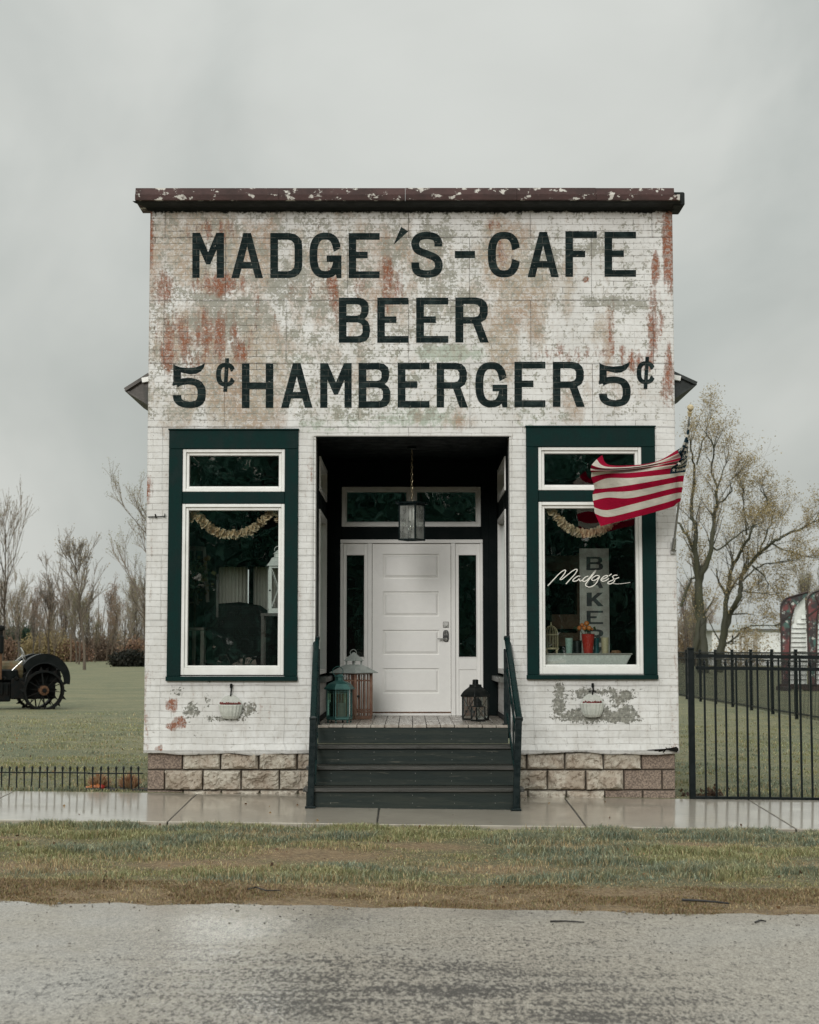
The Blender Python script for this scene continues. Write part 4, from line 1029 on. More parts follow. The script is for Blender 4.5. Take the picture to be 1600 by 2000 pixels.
# ================================================================== steps
steps = thing('porch_steps', (.03, -.5, 0), 'flight of four dark weathered wooden steps up to the porch', 'steps')
SX0, SX1 = at(598, 1560, -1.04).x, at(1017, 1560, -1.04).x
ny = [-1.04, -.73, -.42, -.085]; rz = [.186, .372, .558, ZF]
mb = MB()
for k in range(4):
    mb = MB(); z0 = (rz[k-1] if k else gz(0, -1.0) - .02); z1 = rz[k] - .035 if k < 3 else ZF - .033
    a = .0 if k < 3 else .06
    mb.box(SX0 + a, SX1 - a, ny[k], ny[k] + .025, z0 + (.001 if k else 0), z1)
    mb.build('riser', MT['step'], steps, bevel=.003)
mb = MB(); random.seed(3)
for k in range(3):
    mb = MB(); mb.box(SX0 - .03 + .012 * k, SX1 + .035 - .012 * k, ny[k] - .03, ny[k] + .14, rz[k] - .034, rz[k]); mb.box(SX0 - .03 + .012 * k, SX1 + .035 - .012 * k, ny[k] + .146, ny[k+1] - .001, rz[k] - .034, rz[k] - .001)
    mb.build('tread', MT['tread'], steps, bevel=.004)
for xa in (SX0 + .002, SX1 - .042):
    mb = MB()
    prof = [(ny[0] + .026, -.06), (ny[0] + .026, rz[0] - .036), (ny[1] + .026, rz[0] - .036), (ny[1] + .026, rz[1] - .036), (ny[2] + .026, rz[1] - .036), (ny[2] + .026, rz[2] - .036), (.02, rz[2] - .036), (.02, -.06)]
    mb.prism([prof], lambda a, b, d: Vector((d, a, b)), xa, xa + .04)
    mb.build('stringer', MT['step'], steps)
mb = MB()
for k in range(4):
    for j in range(5):
        x = SX0 + .25 + (SX1 - SX0 - .5) * j / 4 + random.uniform(-.03, .03)
        for dz in (.045, .12):
            z = (rz[k-1] if k else 0) + dz
            mb.box(x - .0026, x + .0026, ny[k] - .0015, ny[k] + .002, z - .0026, z + .0026)
tag(mb.build('screw_heads', MT['steel'], steps), kind='stuff')
# handrails
def handrail(xb, xt, pxp, side, label):
    r = thing('handrail', (xb, -.5, 0), label, 'handrail', 'handrails of the porch steps')
    P0 = at(pxp[0], pxp[1], .10); P1 = at(pxp[2], pxp[3], -1.10)
    mb = MB(); mb.bar(P0, P1, .062, .045); d = (P1 - P0).normalized()
    g = mb.build('grip_rail', MT['rail_green'], r, bevel=.012)
    MB().bar(P1 - d * .005, P1 + d * .018, .074, .056).build('rail_cap', MT['black_metal'], g, bevel=.008); MB().bar(P0 - d * .018, P0 + d * .005, .070, .052).build('rail_cap', MT['black_metal'], g, bevel=.008)
    fx_ = at(pxp[4], 1585, -1.09).x; Pp = P0.lerp(P1, .965); zf_ = gz(fx_, -1.09) + .012
    mb = MB(); mb.bar((fx_, -1.085, zf_), (Pp.x, -1.085, Pp.z - .02), .062, .062, up=(0, 1, 0)); mb.build('post', MT['black_metal'], r, bevel=.006)
    mb = MB(); mb.box(fx_ - .05, fx_ + .05, -1.14, -1.03, zf_ - .014, zf_ + .006); mb.build('base_plate', MT['black_metal'], r, bevel=.004)
    # post on the top riser and the slim lower rails
    xt_ = P0.x - side * .02
    mb = MB(); mb.bar((xt_, -.03, ZF + .002), (xt_, -.03, P0.lerp(P1, .10).z - .03), .05, .05, up=(0, 1, 0)); mb.box(xt_ - .045, xt_ + .045, -.075, .012, ZF + .001, ZF + .012); mb.build('post', MT['black_metal'], r, bevel=.005)
    for k in (.10, .55):
        a = P0.lerp(P1, .12); b = P0.lerp(P1, .95); off = Vector((-side * .018, 0, -.12 - k))
        mb = MB(); mb.bar(a + off, b + off, .022, .022); mb.build('lower_rail', MT['rail_green'], r, bevel=.004)
    for k in range(2):
        mb = MB(); q = P0.lerp(P1, .36 + .32 * k) + Vector((-side * .018, 0, 0)); mb.bar(q + Vector((0, 0, -.66)), q + Vector((0, 0, -.02)), .018, .018, up=(0, 1, 0))
        mb.build('baluster', MT['black_metal'], r)
handrail(-.95, -.95, (618, 1247, 612, 1404, 606.5), -1, 'green-black metal handrail standing left of the porch steps')
handrail(1.0, 1.0, (991, 1247, 1014, 1404, 1008), 1, 'green-black metal handrail standing right of the porch steps')
# ================================================================== things on the porch
def rotv(c, ang):
    ca, sa = math.cos(ang), math.sin(ang)
    return lambda x, y, z: Vector((c[0] + x * ca - y * sa, c[1] + x * sa + y * ca, c[2] + z))
def rbox(mb, f, x0, x1, y0, y1, z0, z1, mi=0):
    vs = [f(x, y, z) for x in (x0, x1) for y in (y0, y1) for z in (z0, z1)]
    mb.add(vs, [(0,1,3,2),(4,6,7,5),(0,4,5,1),(2,3,7,6),(0,2,6,4),(1,5,7,3)], mi)
def rquad(mb, f, P): mb.add([f(*p) for p in P], [(0, 1, 2, 3)])

# pendant
c = at(804.5, 1020, .95); zt_ = at(804, 981, .95).z; zb_ = at(804, 1056, .95).z
r = thing('pendant_lantern', (c.x, .95, zb_), 'black framed glass lantern hanging on a brass chain above the porch', 'lantern')
f = rotv((c.x, .95, 0), R(-30)); hw = .098
mb = MB()
rbox(mb, f, -hw-.035, hw+.035, -hw-.035, hw+.035, zt_ - .02, zt_)
rbox(mb, f, -hw-.012, hw+.012, -hw-.012, hw+.012, zt_ - .040, zt_ - .021)
for sx in (-1, 1):
    for sy in (-1, 1): rbox(mb, f, sx*hw-.008, sx*hw+.008, sy*hw-.008, sy*hw+.008, zb_ + .018, zt_ - .041)
for sx in (-1, 1):
    rbox(mb, f, sx*hw-.010, sx*hw+.010, -hw-.01, hw+.01, zb_, zb_ + .0175); rbox(mb, f, -hw+.0105, hw-.0105, sx*hw-.010, sx*hw+.010, zb_, zb_ + .0175)
mb.build('lantern_frame', MT['black_metal'], r, bevel=.002)
mb = MB()
for s in (-1, 1):
    rquad(mb, f, [(-hw, s*hw, zb_+.016), (hw, s*hw, zb_+.016), (hw, s*hw, zt_-.04), (-hw, s*hw, zt_-.04)])
    rquad(mb, f, [(s*hw, -hw, zb_+.016), (s*hw, hw, zb_+.016), (s*hw, hw, zt_-.04), (s*hw, -hw, zt_-.04)])
mb.build('glass_panes', MT['lglass'], r, fixn=False)
for (bx_, by_) in ((-.03, .02), (.035, -.02)):
    q = f(bx_, by_, 0)
    mb = MB(); mb.tube([(q.x, q.y, zt_ - .042), (q.x, q.y, zt_ - .20)], .013, 10); s_ = mb.build('candle_socket', MT['whitemetal'], r)
    mb = MB(); mb.lathe([(.012, 0), (.016, -.02), (.029, -.06), (.030, -.08), (.018, -.105), (.002, -.112)], 12, (q.x, q.y, zt_ - .20)); mb.build('bulb', MT['plain_glass'], s_, smooth=True)
    mb = MB(); mb.tube([(q.x, q.y, zt_ - .20), (q.x + .006, q.y, zt_ - .26), (q.x - .006, q.y, zt_ - .29)], .004, 5); mb.build('filament', MT['brass'], s_)
mb = MB(); z = zt_; k = 0
while z < zpc - .03:
    a = R(90 * (k % 2) + 20)
    pts = [(c.x + math.cos(a) * .011 * math.cos(t), .95 + math.sin(a) * .011 * math.cos(t), z + .020 + .022 * math.sin(t)) for t in [R(q_ * 45) for q_ in range(9)]]
    mb.tube(pts, .0034, 5, cap=False); z += .036; k += 1
mb.build('chain', MT['brass'], r)
mb = MB(); mb.lathe([(.055, -.02), (.05, 0)], 14, (c.x, .95, zpc)); mb.build('ceiling_plate', MT['black_metal'], r)

# green copper hexagonal lantern
Yc = .42
c = at(663, 1416, Yc); zb_ = ZF; f3 = 3333 / (Yc + 17.5)
ht = at(663, 1333, Yc).z
r = thing('floor_lantern', (c.x, Yc, ZF), 'green verdigris metal hexagonal lantern with ring handle at the left of the deck edge', 'lantern')
hx = .132; e0 = R(15)
hexp = lambda rad, k: (c.x + rad * math.cos(e0 + k * math.pi / 3), Yc + rad * math.sin(e0 + k * math.pi / 3))
zl0, zl1 = ZF + .045, at(663, 1346, Yc).z
mb = MB()
mb.lathe([(hx + .004, zl0 - .012), (hx + .008, zl0), (hx, zl0 + .012)], 6, (c.x, Yc, 0), ph=e0)
for k in range(6):
    a = hexp(hx, k); b = hexp(hx, k + 1)
    mb.bar((*a, zl0), (*a, zl1), .012, .012, up=(0, 1, 0))
    for zq in (.035, .055, .70, .745, .78):
        z = zl0 + zq * (zl1 - zl0) / .80
        mb.bar((*a, z), (*b, z), .0055, .0055)
    for t in (.25, .75):
        q = (a[0] + (b[0]-a[0]) * t, a[1] + (b[1]-a[1]) * t); mb.bar((*q, zl0), (*q, zl1), .0045, .0045, up=(0, 1, 0))
    q = hexp(hx - .01, k); mb.lathe([(.006, 0), (.010, .012), (.004, .022), (.011, .036)], 6, (*q, ZF + .001))
mb.build('lantern_frame', MT['copper'], r)
mb = MB(); mb.lathe([(hx + .035, zl1 - .002), (hx + .032, zl1 + .010), (hx - .01, zl1 + .055), (.052, zl1 + .088), (.048, zl1 + .090), (.048, zl1 + .128), (.060, zl1 + .130), (.035, zl1 + .150), (.006, zl1 + .158)], 6, (c.x, Yc, 0), ph=e0)
rf = mb.build('lantern_roof', MT['copper'], r)
mb = MB(); rg = [(c.x + .055 * math.cos(t) - .018, Yc, zl1 + .185 + .05 * math.sin(t)) for t in [R(k * 24 - 60) for k in range(16)]]; mb.tube(rg, .004, 5); mb.build('ring_handle', MT['copper'], rf)
mb = MB()
for k in range(6):
    a = hexp(hx - .003, k); b = hexp(hx - .003, k + 1); mb.add([(*a, zl0), (*b, zl0), (*b, zl1), (*a, zl1)], [(0, 1, 2, 3)])
mb.build('glass_panes', glass_mat('green_lantern_glass', (.42, .58, .55), 1.2), r, fixn=False)
mb = MB(); mb.lathe([(.045, 0), (.045, .16), (.035, .155), (.004, .150)], 14, (c.x + .02, Yc, zl0 + .002)); mb.build('candle', MT['candle'], r)

# tall lantern: wooden slats under a pale zinc roof
Yc = 1.42
c = at(691, 1408, Yc)
r = thing('floor_lantern', (c.x, Yc, ZF), 'tall rust-brown lattice lantern with pale zinc roof beside the door', 'lantern')
f = rotv((c.x, Yc, 0), R(-38)); hw = .135
zr = at(691, 1314, Yc).z
mb = MB()
rbox(mb, f, -hw-.01, hw+.01, -hw-.01, hw+.01, ZF + .001, ZF + .035)
for sx in (-1, 1):
    for sy in (-1, 1): rbox(mb, f, sx*hw-.014, sx*hw+.014, sy*hw-.014, sy*hw+.014, ZF + .036, zr)
for s in (-1, 1):
    for zq in (ZF + .075, ZF + .10, zr - .085, zr - .012):
        rbox(mb, f, -hw+.015, hw-.015, s*hw-.006, s*hw+.006, zq - .007, zq + .007); rbox(mb, f, s*hw-.006, s*hw+.006, -hw+.015, hw-.015, zq - .007, zq + .007)
    for t in (-.62, -.22, .22, .62):
        rbox(mb, f, t*hw-.006, t*hw+.006, s*hw-.005, s*hw+.005, ZF + .036, zr - .02); rbox(mb, f, s*hw-.005, s*hw+.005, t*hw-.006, t*hw+.006, ZF + .036, zr - .02)
lf = mb.build('lantern_frame', MT['rustwood'], r, bevel=.002)
mb = MB(); mb.ball(f(hw + .018, -hw * .8, (ZF + zr) / 2), .014, 8, 6); mb.build('latch', MT['blackiron'], lf)
z2 = at(691, 1298, Yc).z; z3 = at(691, 1291, Yc).z; z4 = at(691, 1274, Yc).z
rt2 = math.sqrt(2)
mb = MB(); mb.lathe([((hw + .055) * rt2, zr - .004), ((hw + .055) * rt2, zr + .004), (.068 * rt2, z2)], 4, (c.x, Yc, 0), ph=R(-38 + 45))
for sx in (-1, 1):
    for sy in (-1, 1): rbox(mb, f, sx*.058-.007, sx*.058+.007, sy*.058-.007, sy*.058+.007, z2 - .002, z3 + .002)
mb.lathe([(.078 * rt2, z3), (.078 * rt2, z3 + .004), (.010, z4)], 4, (c.x, Yc, 0), ph=R(-38 + 45)); rf = mb.build('lantern_roof', MT['zinc'], r)
mb = MB(); mb.tube([(c.x - .006 + .035 * math.cos(t), Yc, z4 - .005 + .035 * math.sin(t)) for t in [R(k * 22 - 30) for k in range(12)]], .0035, 5); mb.build('ring_handle', MT['zinc'], rf)

# black dome lantern and the small black one in front
def iron_lantern(px, pyb, Yc, hw, py_r, py_top, ang, label, dome):
    c = at(px, pyb, Yc); zr = at(px, py_r, Yc).z; zt = at(px, py_top, Yc).z
    r = thing('floor_lantern', (c.x, Yc, ZF), label, 'lantern')
    f = rotv((c.x, Yc, 0), ang); mb = MB(); w = .007 if dome else .005
    rbox(mb, f, -hw-.006, hw+.006, -hw-.006, hw+.006, ZF + .001, ZF + .02)
    for sx in (-1, 1):
        for sy in (-1, 1): rbox(mb, f, sx*hw-w, sx*hw+w, sy*hw-w, sy*hw+w, ZF + .0205, zr)
    for s in (-1, 1):
        z0, z1 = ZF + .022, zr - .004
        for (u0, u1) in ((-hw, hw), (hw, -hw)):
            mb.bar(f(u0, s*hw, z0), f(u1, s*hw, z1), .0035, .0035); mb.bar(f(s*hw, u0, z0), f(s*hw, u1, z1), .0035, .0035)
    mb.build('lantern_frame', MT['blackiron'], r)
    q = hw * rt2; H = zt - zr; mb = MB(); a = ang + R(45)
    if dome: pr = [(q*1.16, 0), (q*1.20, .06*H), (q*1.12, .16*H), (q*.98, .30*H), (q*.80, .42*H), (q*.60, .52*H), (q*.50, .60*H), (q*.50, .70*H), (q*.30, .72*H), (q*.25, .74*H), (q*.25, .98*H), (q*.16, H)]
    else: pr = [(q*1.12, 0), (q*1.14, .05*H), (q*.62, .12*H), (q*.55, .40*H), (q*.62, .46*H), (q*.20, .82*H), (q*.05, H)]
    mb.lathe([(x, zr + z) for x, z in pr], 4, (c.x, Yc, 0), ph=a); mb.build('lantern_roof', MT['blackiron'], r, bevel=.004 if dome else .002)
    mb = MB()
    for s in (-1, 1):
        rquad(mb, f, [(-hw, s*(hw-.004), ZF+.02), (hw, s*(hw-.004), ZF+.02), (hw, s*(hw-.004), zr), (-hw, s*(hw-.004), zr)])
        rquad(mb, f, [(s*(hw-.004), -hw, ZF+.02), (s*(hw-.004), hw, ZF+.02), (s*(hw-.004), hw, zr), (s*(hw-.004), -hw, zr)])
    mb.build('glass_panes', MT['sglass'], r, fixn=False)
iron_lantern(929, 1408, 1.15, .098, 1361, 1327, R(40), 'large black lantern with a curved domed roof at the right of the door', True)
iron_lantern(934, 1413, .78, .052, 1381, 1360, R(30), 'small black lantern standing in front of the domed black one', False)

# ================================================================== wall planters
def planter(px, pyt, pyh, label, cross):
    c = at(px, pyt, -.012); sc = 1 / 191
    r = thing('wall_planter', (c.x, -.012, c.z), label, 'planter', 'glass bowls hung under the windows')
    W_, H_ = 22.5 * sc, 28 * sc; n = 18; m = 8; vs = []; fs = []
    zb_ = c.z - H_
    prof = [(.30, 0), (.62, .05), (.80, .22), (.92, .50), (.99, .80), (1.04, .96), (1.0, 1.0)]
    for (q, z) in prof:
        for k in range(n + 1):
            t = math.pi + math.pi * k / n; fl = 1 + .035 * math.cos(k * math.pi)
            vs.append((c.x + W_ * q * fl * math.cos(t), -.022 + W_ * .95 * q * fl * math.sin(t), zb_ + H_ * z))
    for i in range(len(prof) - 1):
        for k in range(n): fs.append((i*(n+1)+k, i*(n+1)+k+1, (i+1)*(n+1)+k+1, (i+1)*(n+1)+k))
    fs.append(tuple(range(n + 1)))
    MB().add(vs, fs).build('bowl', MT['bowlglass'], r, smooth=False)
    # shell-shaped back plate
    pts = [(1.02 * math.cos(R(a)) * W_ * (1 - .12 * math.sin(R(a))), .92 * math.sin(R(a)) * W_) for a in range(0, 181, 15)]
    MB().prism([[(c.x + a, c.z - .012 + b) for a, b in pts]], lambda a, b, d: Vector((a, -.016 - d, b)), .010, -.008).build('back_plate', MT['bowlglass'], r)
    mb = MB()
    for k in range(70):
        t = random.uniform(math.pi, 2 * math.pi); q = random.uniform(.1, .88) ** .7
        mb.ball((c.x + W_ * q * math.cos(t), -.024 + W_ * .85 * q * math.sin(t), c.z - .004 + random.uniform(-.012, .022)), random.uniform(.007, .013), 5, 4)
    mb.build('dried_berries', MT['berry'], r)
    h = at(px + 1, pyh, -.012); mb = MB(); ztp = c.z + .92 * W_ * .8
    mb.tube([(h.x, -.016, h.z), (h.x, -.045, h.z - .01), (h.x + .003, -.05, h.z - .05), (h.x - .004, -.03, ztp)], .0075, 6)
    mb.lathe([(.006, 0), (.014, .01), (.014, .045), (.005, .05)], 7, (h.x, -.03, h.z - .035))
    if cross: mb.tube([(h.x - .04, -.03, ztp + .03), (h.x, -.035, ztp + .038), (h.x + .035, -.03, ztp + .028)], .006, 5)
    mb.build('hook', MT['iron'], r)
planter(451, 1376, 1338, 'frosted glass wall bowl of dried red berries under the left window', False)
planter(1156.5, 1373, 1337, 'frosted glass wall bowl of dried red berries on the peeling patch under the right window', True)

# ================================================================== flag and pole
B0 = at(1316, 1068, -.03)
r = thing('flag_pole', (B0.x, -.03, B0.z), 'slim grey metal flag pole angled out from the right corner of the facade', 'flag pole')
pA = at(1316.5, 1062, -.10); pB = at(1347, 812, -.95)
mb = MB(); mb.tube([pA, pB], [.012, .008], 10); mb.build('pole', MT['steel'], r, smooth=False)
d = (pB - pA).normalized()
mb = MB(); mb.lathe([(.020, 0), (.020, .03), (.026, .035), (.026, .045), (.012, .05), (.030, .075), (.034, .095), (.020, .115), (.003, .12)], 12, (0, 0, 0))
q = d.to_track_quat('Z', 'Y'); mb.v = [pB + q @ v for v in mb.v]; mb.build('finial', MT['cream'], r, smooth=False)
mb = MB(); b = at(1315, 1070, -.03)
mb.box(b.x - .025, b.x + .025, -.035, -.012, b.z - .06, b.z + .055)
mb.tube([pA - d * .05, pA + d * .07], .021, 10); mb.tube([(b.x - .03, -.05, b.z - .02), (b.x + .03, -.05, b.z - .02)], .012, 8); mb.tube([(b.x, -.03, b.z - .03), pA - d * .02], .014, 8)
mb.build('bracket', MT['steel'], r)

fl = []
Z6 = lambda x, y: (1130 + x / 6.667, 790 + y / 6.667)
COLS = {   # u: 14 stripe boundaries j = 0..13, (zoom x, y, depth)
 0.00: [(1452,205,-.985),(1446,310,-.955),(1440,410,-.925),(1434,500,-.895),(1426,600,-.865),(1417,700,-.825),(1406,790,-.785),(1392,880,-.745),(1378,925,-.72),(1367,1005,-.68),(1357,1075,-.65),(1347,1145,-.62),(1337,1220,-.59),(1328,1262,-.57)],
    0.20: [(1360,520,-.90),(1374,560,-.94),(1376,610,-.84),(1374,650,-.92),(1366,700,-.82),(1345,760,-.88),(1325,820,-.80),(1305,890,-.76),(1300,930,-.74),(1296,1010,-.71),(1292,1080,-.68),(1288,1152,-.66),(1284,1226,-.64),(1280,1290,-.62)],
 0.40: [(1285,592,-.80),(1306,632,-.90),(1336,688,-.82),(1312,728,-.93),(1300,752,-.80),(1270,780,-.92),(1210,828,-.86),(1192,905,-.84),(1190,958,-.83),(1190,1030,-.81),(1190,1101,-.79),(1190,1174,-.77),(1190,1262,-.75),(1190,1345,-.73)],
 0.66: [(960,758,-.66),(900,782,-.76),(820,806,-.86),(760,822,-.74),(725,836,-.90),(715,850,-.80),(705,888,-.88),(700,955,-.90),(700,1045,-.90),(700,1125,-.88),(700,1215,-.86),(700,1300,-.84),(700,1395,-.83),(700,1480,-.82)],
 0.85: [(420,790,-.70),(380,812,-.78),(350,832,-.90),(345,846,-.74),(350,857,-.92),(360,868,-.82),(372,900,-.80),(380,960,-.78),(380,1090,-.76),(380,1138,-.76),(380,1210,-.77),(380,1292,-.78),(380,1378,-.79),(385,1470,-.80)],
 1.00: [(310,658,-.70),(238,715,-.76),(172,788,-.88),(162,830,-.76),(158,856,-.92),(170,882,-.86),(166,945,-.84),(195,1030,-.80),(208,1100,-.74),(185,1170,-.72),(190,1255,-.74),(205,1340,-.76),(216,1420,-.78),(256,1500,-.80)],
}
COLS[.85] = [COLS[.85][j] for j in range(8)] + [(380,1088,-.76),(380,1140,-.76),(380,1212,-.77),(380,1292,-.78),(380,1465,-.79),(385,1560,-.80)]
COLS[.85][12] = (380,1465,-.79); COLS[.85][11] = (380,1376,-.785)
COLS[1.00][13] = (290,1587,-.82)
us = sorted(COLS)
def crom(p0, p1, p2, p3, t): return .5 * ((2*p1) + (p2-p0)*t + (2*p0-5*p1+4*p2-p3)*t*t + (3*p1-p0-3*p2+p3)*t**3)
NU = 8; NJ = 4
def flag_pt(u, v):      # v in 0..13
    j = min(12, int(v)); tj = v - j
    rows = []
    for uc in us:
        P = [Vector((*Z6(a, b), y)) for a, b, y in COLS[uc]]
        rows.append(crom(P[max(0, j-1)], P[j], P[j+1], P[min(13, j+2)], tj))
    k = max(0, min(len(us) - 2, next((i - 1 for i, q in enumerate(us) if q > u), len(us) - 2)))
    t = (u - us[k]) / (us[k+1] - us[k])
    P = crom(rows[max(0, k-1)], rows[k], rows[k+1], rows[min(len(us)-1, k+2)], t)
    return at(P.x, P.y, P.z + .010 * math.sin(u * 17 + v * .5))
ul = []
for a, b in zip(us[:-1], us[1:]): ul += [a + (b - a) * i / NU for i in range(NU)]
ul.append(1.0); vl = [i / NJ for i in range(13 * NJ + 1)]
mb = MB(); nu = len(ul)
mb.v = [flag_pt(u, v) for v in vl for u in ul]
for j in range(len(vl) - 1):
    for i in range(nu - 1):
        st = int(vl[j] + 1e-6)
        mi = 2 if (st < 7 and ul[i] < .3999) else (0 if st % 2 == 0 else 1)
        mb.f.append((j*nu+i, (j+1)*nu+i, (j+1)*nu+i+1, j*nu+i+1)); mb.m.append(mi)
def cloth(name, col):
    m, t, p = new_mat(name); v = coords(t)
    c = MIX(t, RAMP(t, NOISE(t, v, 7, 4, .5), .35, .65), col, tuple(x * .82 for x in col))
    p.inputs['Roughness'].default_value = .8; p.inputs['Specular IOR Level'].default_value = .08; t.links.new(c, p.inputs['Base Color'])
    b = N(t, 'ShaderNodeBump', {'Strength': .9, 'Distance': .012, 'Height': NOISE(t, SCALE(t, v, (1, 1, 2.4)), 15, 4, .55)}); t.links.new(b.outputs[0], p.inputs['Normal'])
    tl = N(t, 'ShaderNodeBsdfTranslucent'); t.links.new(c, tl.inputs[0])
    mx = N(t, 'ShaderNodeMixShader', [.3, p.outputs[0], tl.outputs[0]]); t.links.new(mx.outputs[0], t.nodes['Material Output'].inputs[0]); return m
MT['fred'] = cloth('flag_red', (.33, .005, .032)); MT['fwhite'] = cloth('flag_white', (.62, .59, .51)); MT['fblue'] = cloth('flag_blue', (.012, .036, .052))
fo = mb.build('flag', [MT['fred'], MT['fwhite'], MT['fblue']], None, fixn=False, smooth=True)
tag(fo, 'red and white striped flag with starred dark canton blowing from the pole', 'flag')
mb = MB()
for rr_ in range(9):
    for cc in range(6 if rr_ % 2 == 0 else 5):
        u = .04 + .066 * cc + (.033 if rr_ % 2 else 0); v = .6 + .72 * rr_
        p = flag_pt(u, v); ex = (flag_pt(u + .012, v) - p); ey = (flag_pt(u, v + .2) - p)
        nr = ex.cross(ey)
        if nr.length < 1e-9: continue
        nr.normalize()
        ex.normalize(); ey = nr.cross(ex)
        mb = MB()
        for sgn in (-1, 1):
            pts = []
            for k in range(10):
                rad = .024 if k % 2 == 0 else .010; a = math.pi * k / 5 + math.pi / 2
                pts.append(p + (ex * math.cos(a) - ey * math.sin(a)) * rad + nr * sgn * .005)
            mb.add(pts + [p + nr * sgn * .005], [(k, (k + 1) % 10, 10) for k in range(10)])
        mb.build('star', MT['fwhite'], fo, fixn=False)


# ================================================================== fences
# low border fence, left
Yf = .16
r = thing('border_fence', (at(140, 1550, Yf).x, Yf, gz(-3.5, Yf)), 'low black wire border fence with pointed pickets along the lawn edge', 'fence')
pkx = [-12.5, 2.5, 17.5, 32, 47, 61.5, 77, 92, 107, 121.5, 136, 151, 165.5, 181, 196, 211.5, 226.5, 241.5, 256, 270.5]
for x in pkx:
    b = at(x, 1551, Yf); tp = at(x, 1496, Yf); g = gz(b.x, Yf) - .03; lx = random.uniform(-.006, .006)
    mb = MB(); mb.bar((b.x - lx, Yf, g), (b.x + lx, Yf, tp.z - .045), .013, .013, up=(0, 1, 0))
    mb.lathe([(.008, -.048), (.014, -.040), (.008, -.034), (.015, -.022), (.009, -.008), (.001, 0)], 6, (b.x + lx, Yf, tp.z)); mb.build('picket', MT['fence'], r)
mb = MB(); a = at(-30, 1508, Yf - .008); b = at(70, 1509.5, Yf - .008); c2 = at(176, 1510, Yf - .008); d2 = at(280, 1510.5, Yf - .008)
mb.bar(a, b, .010, .012); mb.bar(at(68, 1508.5, Yf - .008), c2, .010, .012); mb.bar(at(172, 1511, Yf - .008), d2, .010, .012); mb.build('rail', MT['fence'], r)
# tall fence, right
Yf = .02
g0 = gz(3.3, 0)
r = thing('metal_fence', (at(1353, 1565, Yf).x, Yf, g0), 'near black metal picket fence with square post beside the cafe', 'fence')
pa = at(1353, 1564, Yf); pt = at(1353, 1268, Yf)
mb = MB(); mb.bar((pa.x, Yf, gz(pa.x, Yf) - .05), (pa.x, Yf, pt.z), .060, .060, up=(0, 1, 0)); po = mb.build('post', MT['fence'], r, bevel=.004)
mb = MB(); mb.box(pa.x - .036, pa.x + .036, Yf - .036, Yf + .036, pt.z - .002, pt.z + .018); mb.build('post_cap', MT['fence'], po, bevel=.008)
XE = 6.9
for py, th in ((1281, .036), (1304.5, .034), (1558, .032)):
    a = at(1358, py, Yf); mb = MB(); mb.bar((a.x + .005, Yf, a.z), (XE, Yf, a.z - .012 * (XE - a.x)), .03, th); mb.build('rail', MT['fence'], r)
k = 0; x = at(1377, 1400, Yf).x
while x < XE:
    zt = at(1377, 1281 if k % 2 else 1297, Yf).z - .012 * (x - pa.x)
    mb = MB(); g = gz(x, Yf) + .02
    mb.bar((x, Yf - .001, g), (x, Yf - .001, zt), .019, .019, up=(0, 1, 0))
    if k % 2 == 0: mb.lathe([(.012, 0), (.016, .010), (.012, .024), (.022, .030), (.012, .042), (.002, .066)], 6, (x, Yf - .001, zt - .01))
    mb.build('picket', MT['fence'], r); x += .1085; k += 1
for x in (5.85,):
    mb = MB(); mb.bar((x, Yf, -.1), (x, Yf, pt.z - .03), .06, .06, up=(0, 1, 0)); mb.build('post', MT['fence'], r, bevel=.004)
# far run, going back along the yard
XF = 8.35
r = thing('metal_fence', (XF, 24, 0), 'long black picket fence running back across the right lawn', 'fence')
HF = 1.46
ypost = [12.2 + 2.44 * k for k in range(10)] + [36.6]
for y in ypost:
    mb = MB(); mb.box(XF - .035, XF + .035, y - .035, y + .035, gz(XF, y) - .05, HF + .06); mb.build('post', MT['fence'], r, bevel=.004)
for z in (HF - .02, HF - .20, .14):
    mb = MB(); mb.bar((XF, 12, z), (XF, 36.6, z), .028, .034); mb.build('rail', MT['fence'], r)
ps = MB(); npk = 0; y = 12.3
while y < 36.5:
    if npk < 96: mb = MB()
    else: mb = ps
    mb.box(XF - .006, XF + .006, y - .006, y + .006, gz(XF, y) + .06, HF - .02)
    if npk < 96: mb.build('picket', MT['fence'], r, fixn=False)
    npk += 1; y += .122
if ps.v: tag(ps.build('pickets', MT['fence'], r, fixn=False), kind='stuff')
# return of the fence behind the house
r = thing('metal_fence', (7.6, 36.7, 0), 'far black picket fence crossing behind the cafe corner', 'fence')
mb = MB()
for z in (HF - .02, HF - .20, .14): mb.bar((4.0, 36.75, z), (XF - .05, 36.75, z), .028, .034)
mb.build('rail', MT['fence'], r)
x = 6.6
while x < XF - .1:
    mb = MB(); mb.box(x - .0095, x + .0095, 36.74, 36.76, .05, HF - .02); mb.build('picket', MT['fence'], r, fixn=False); x += .122

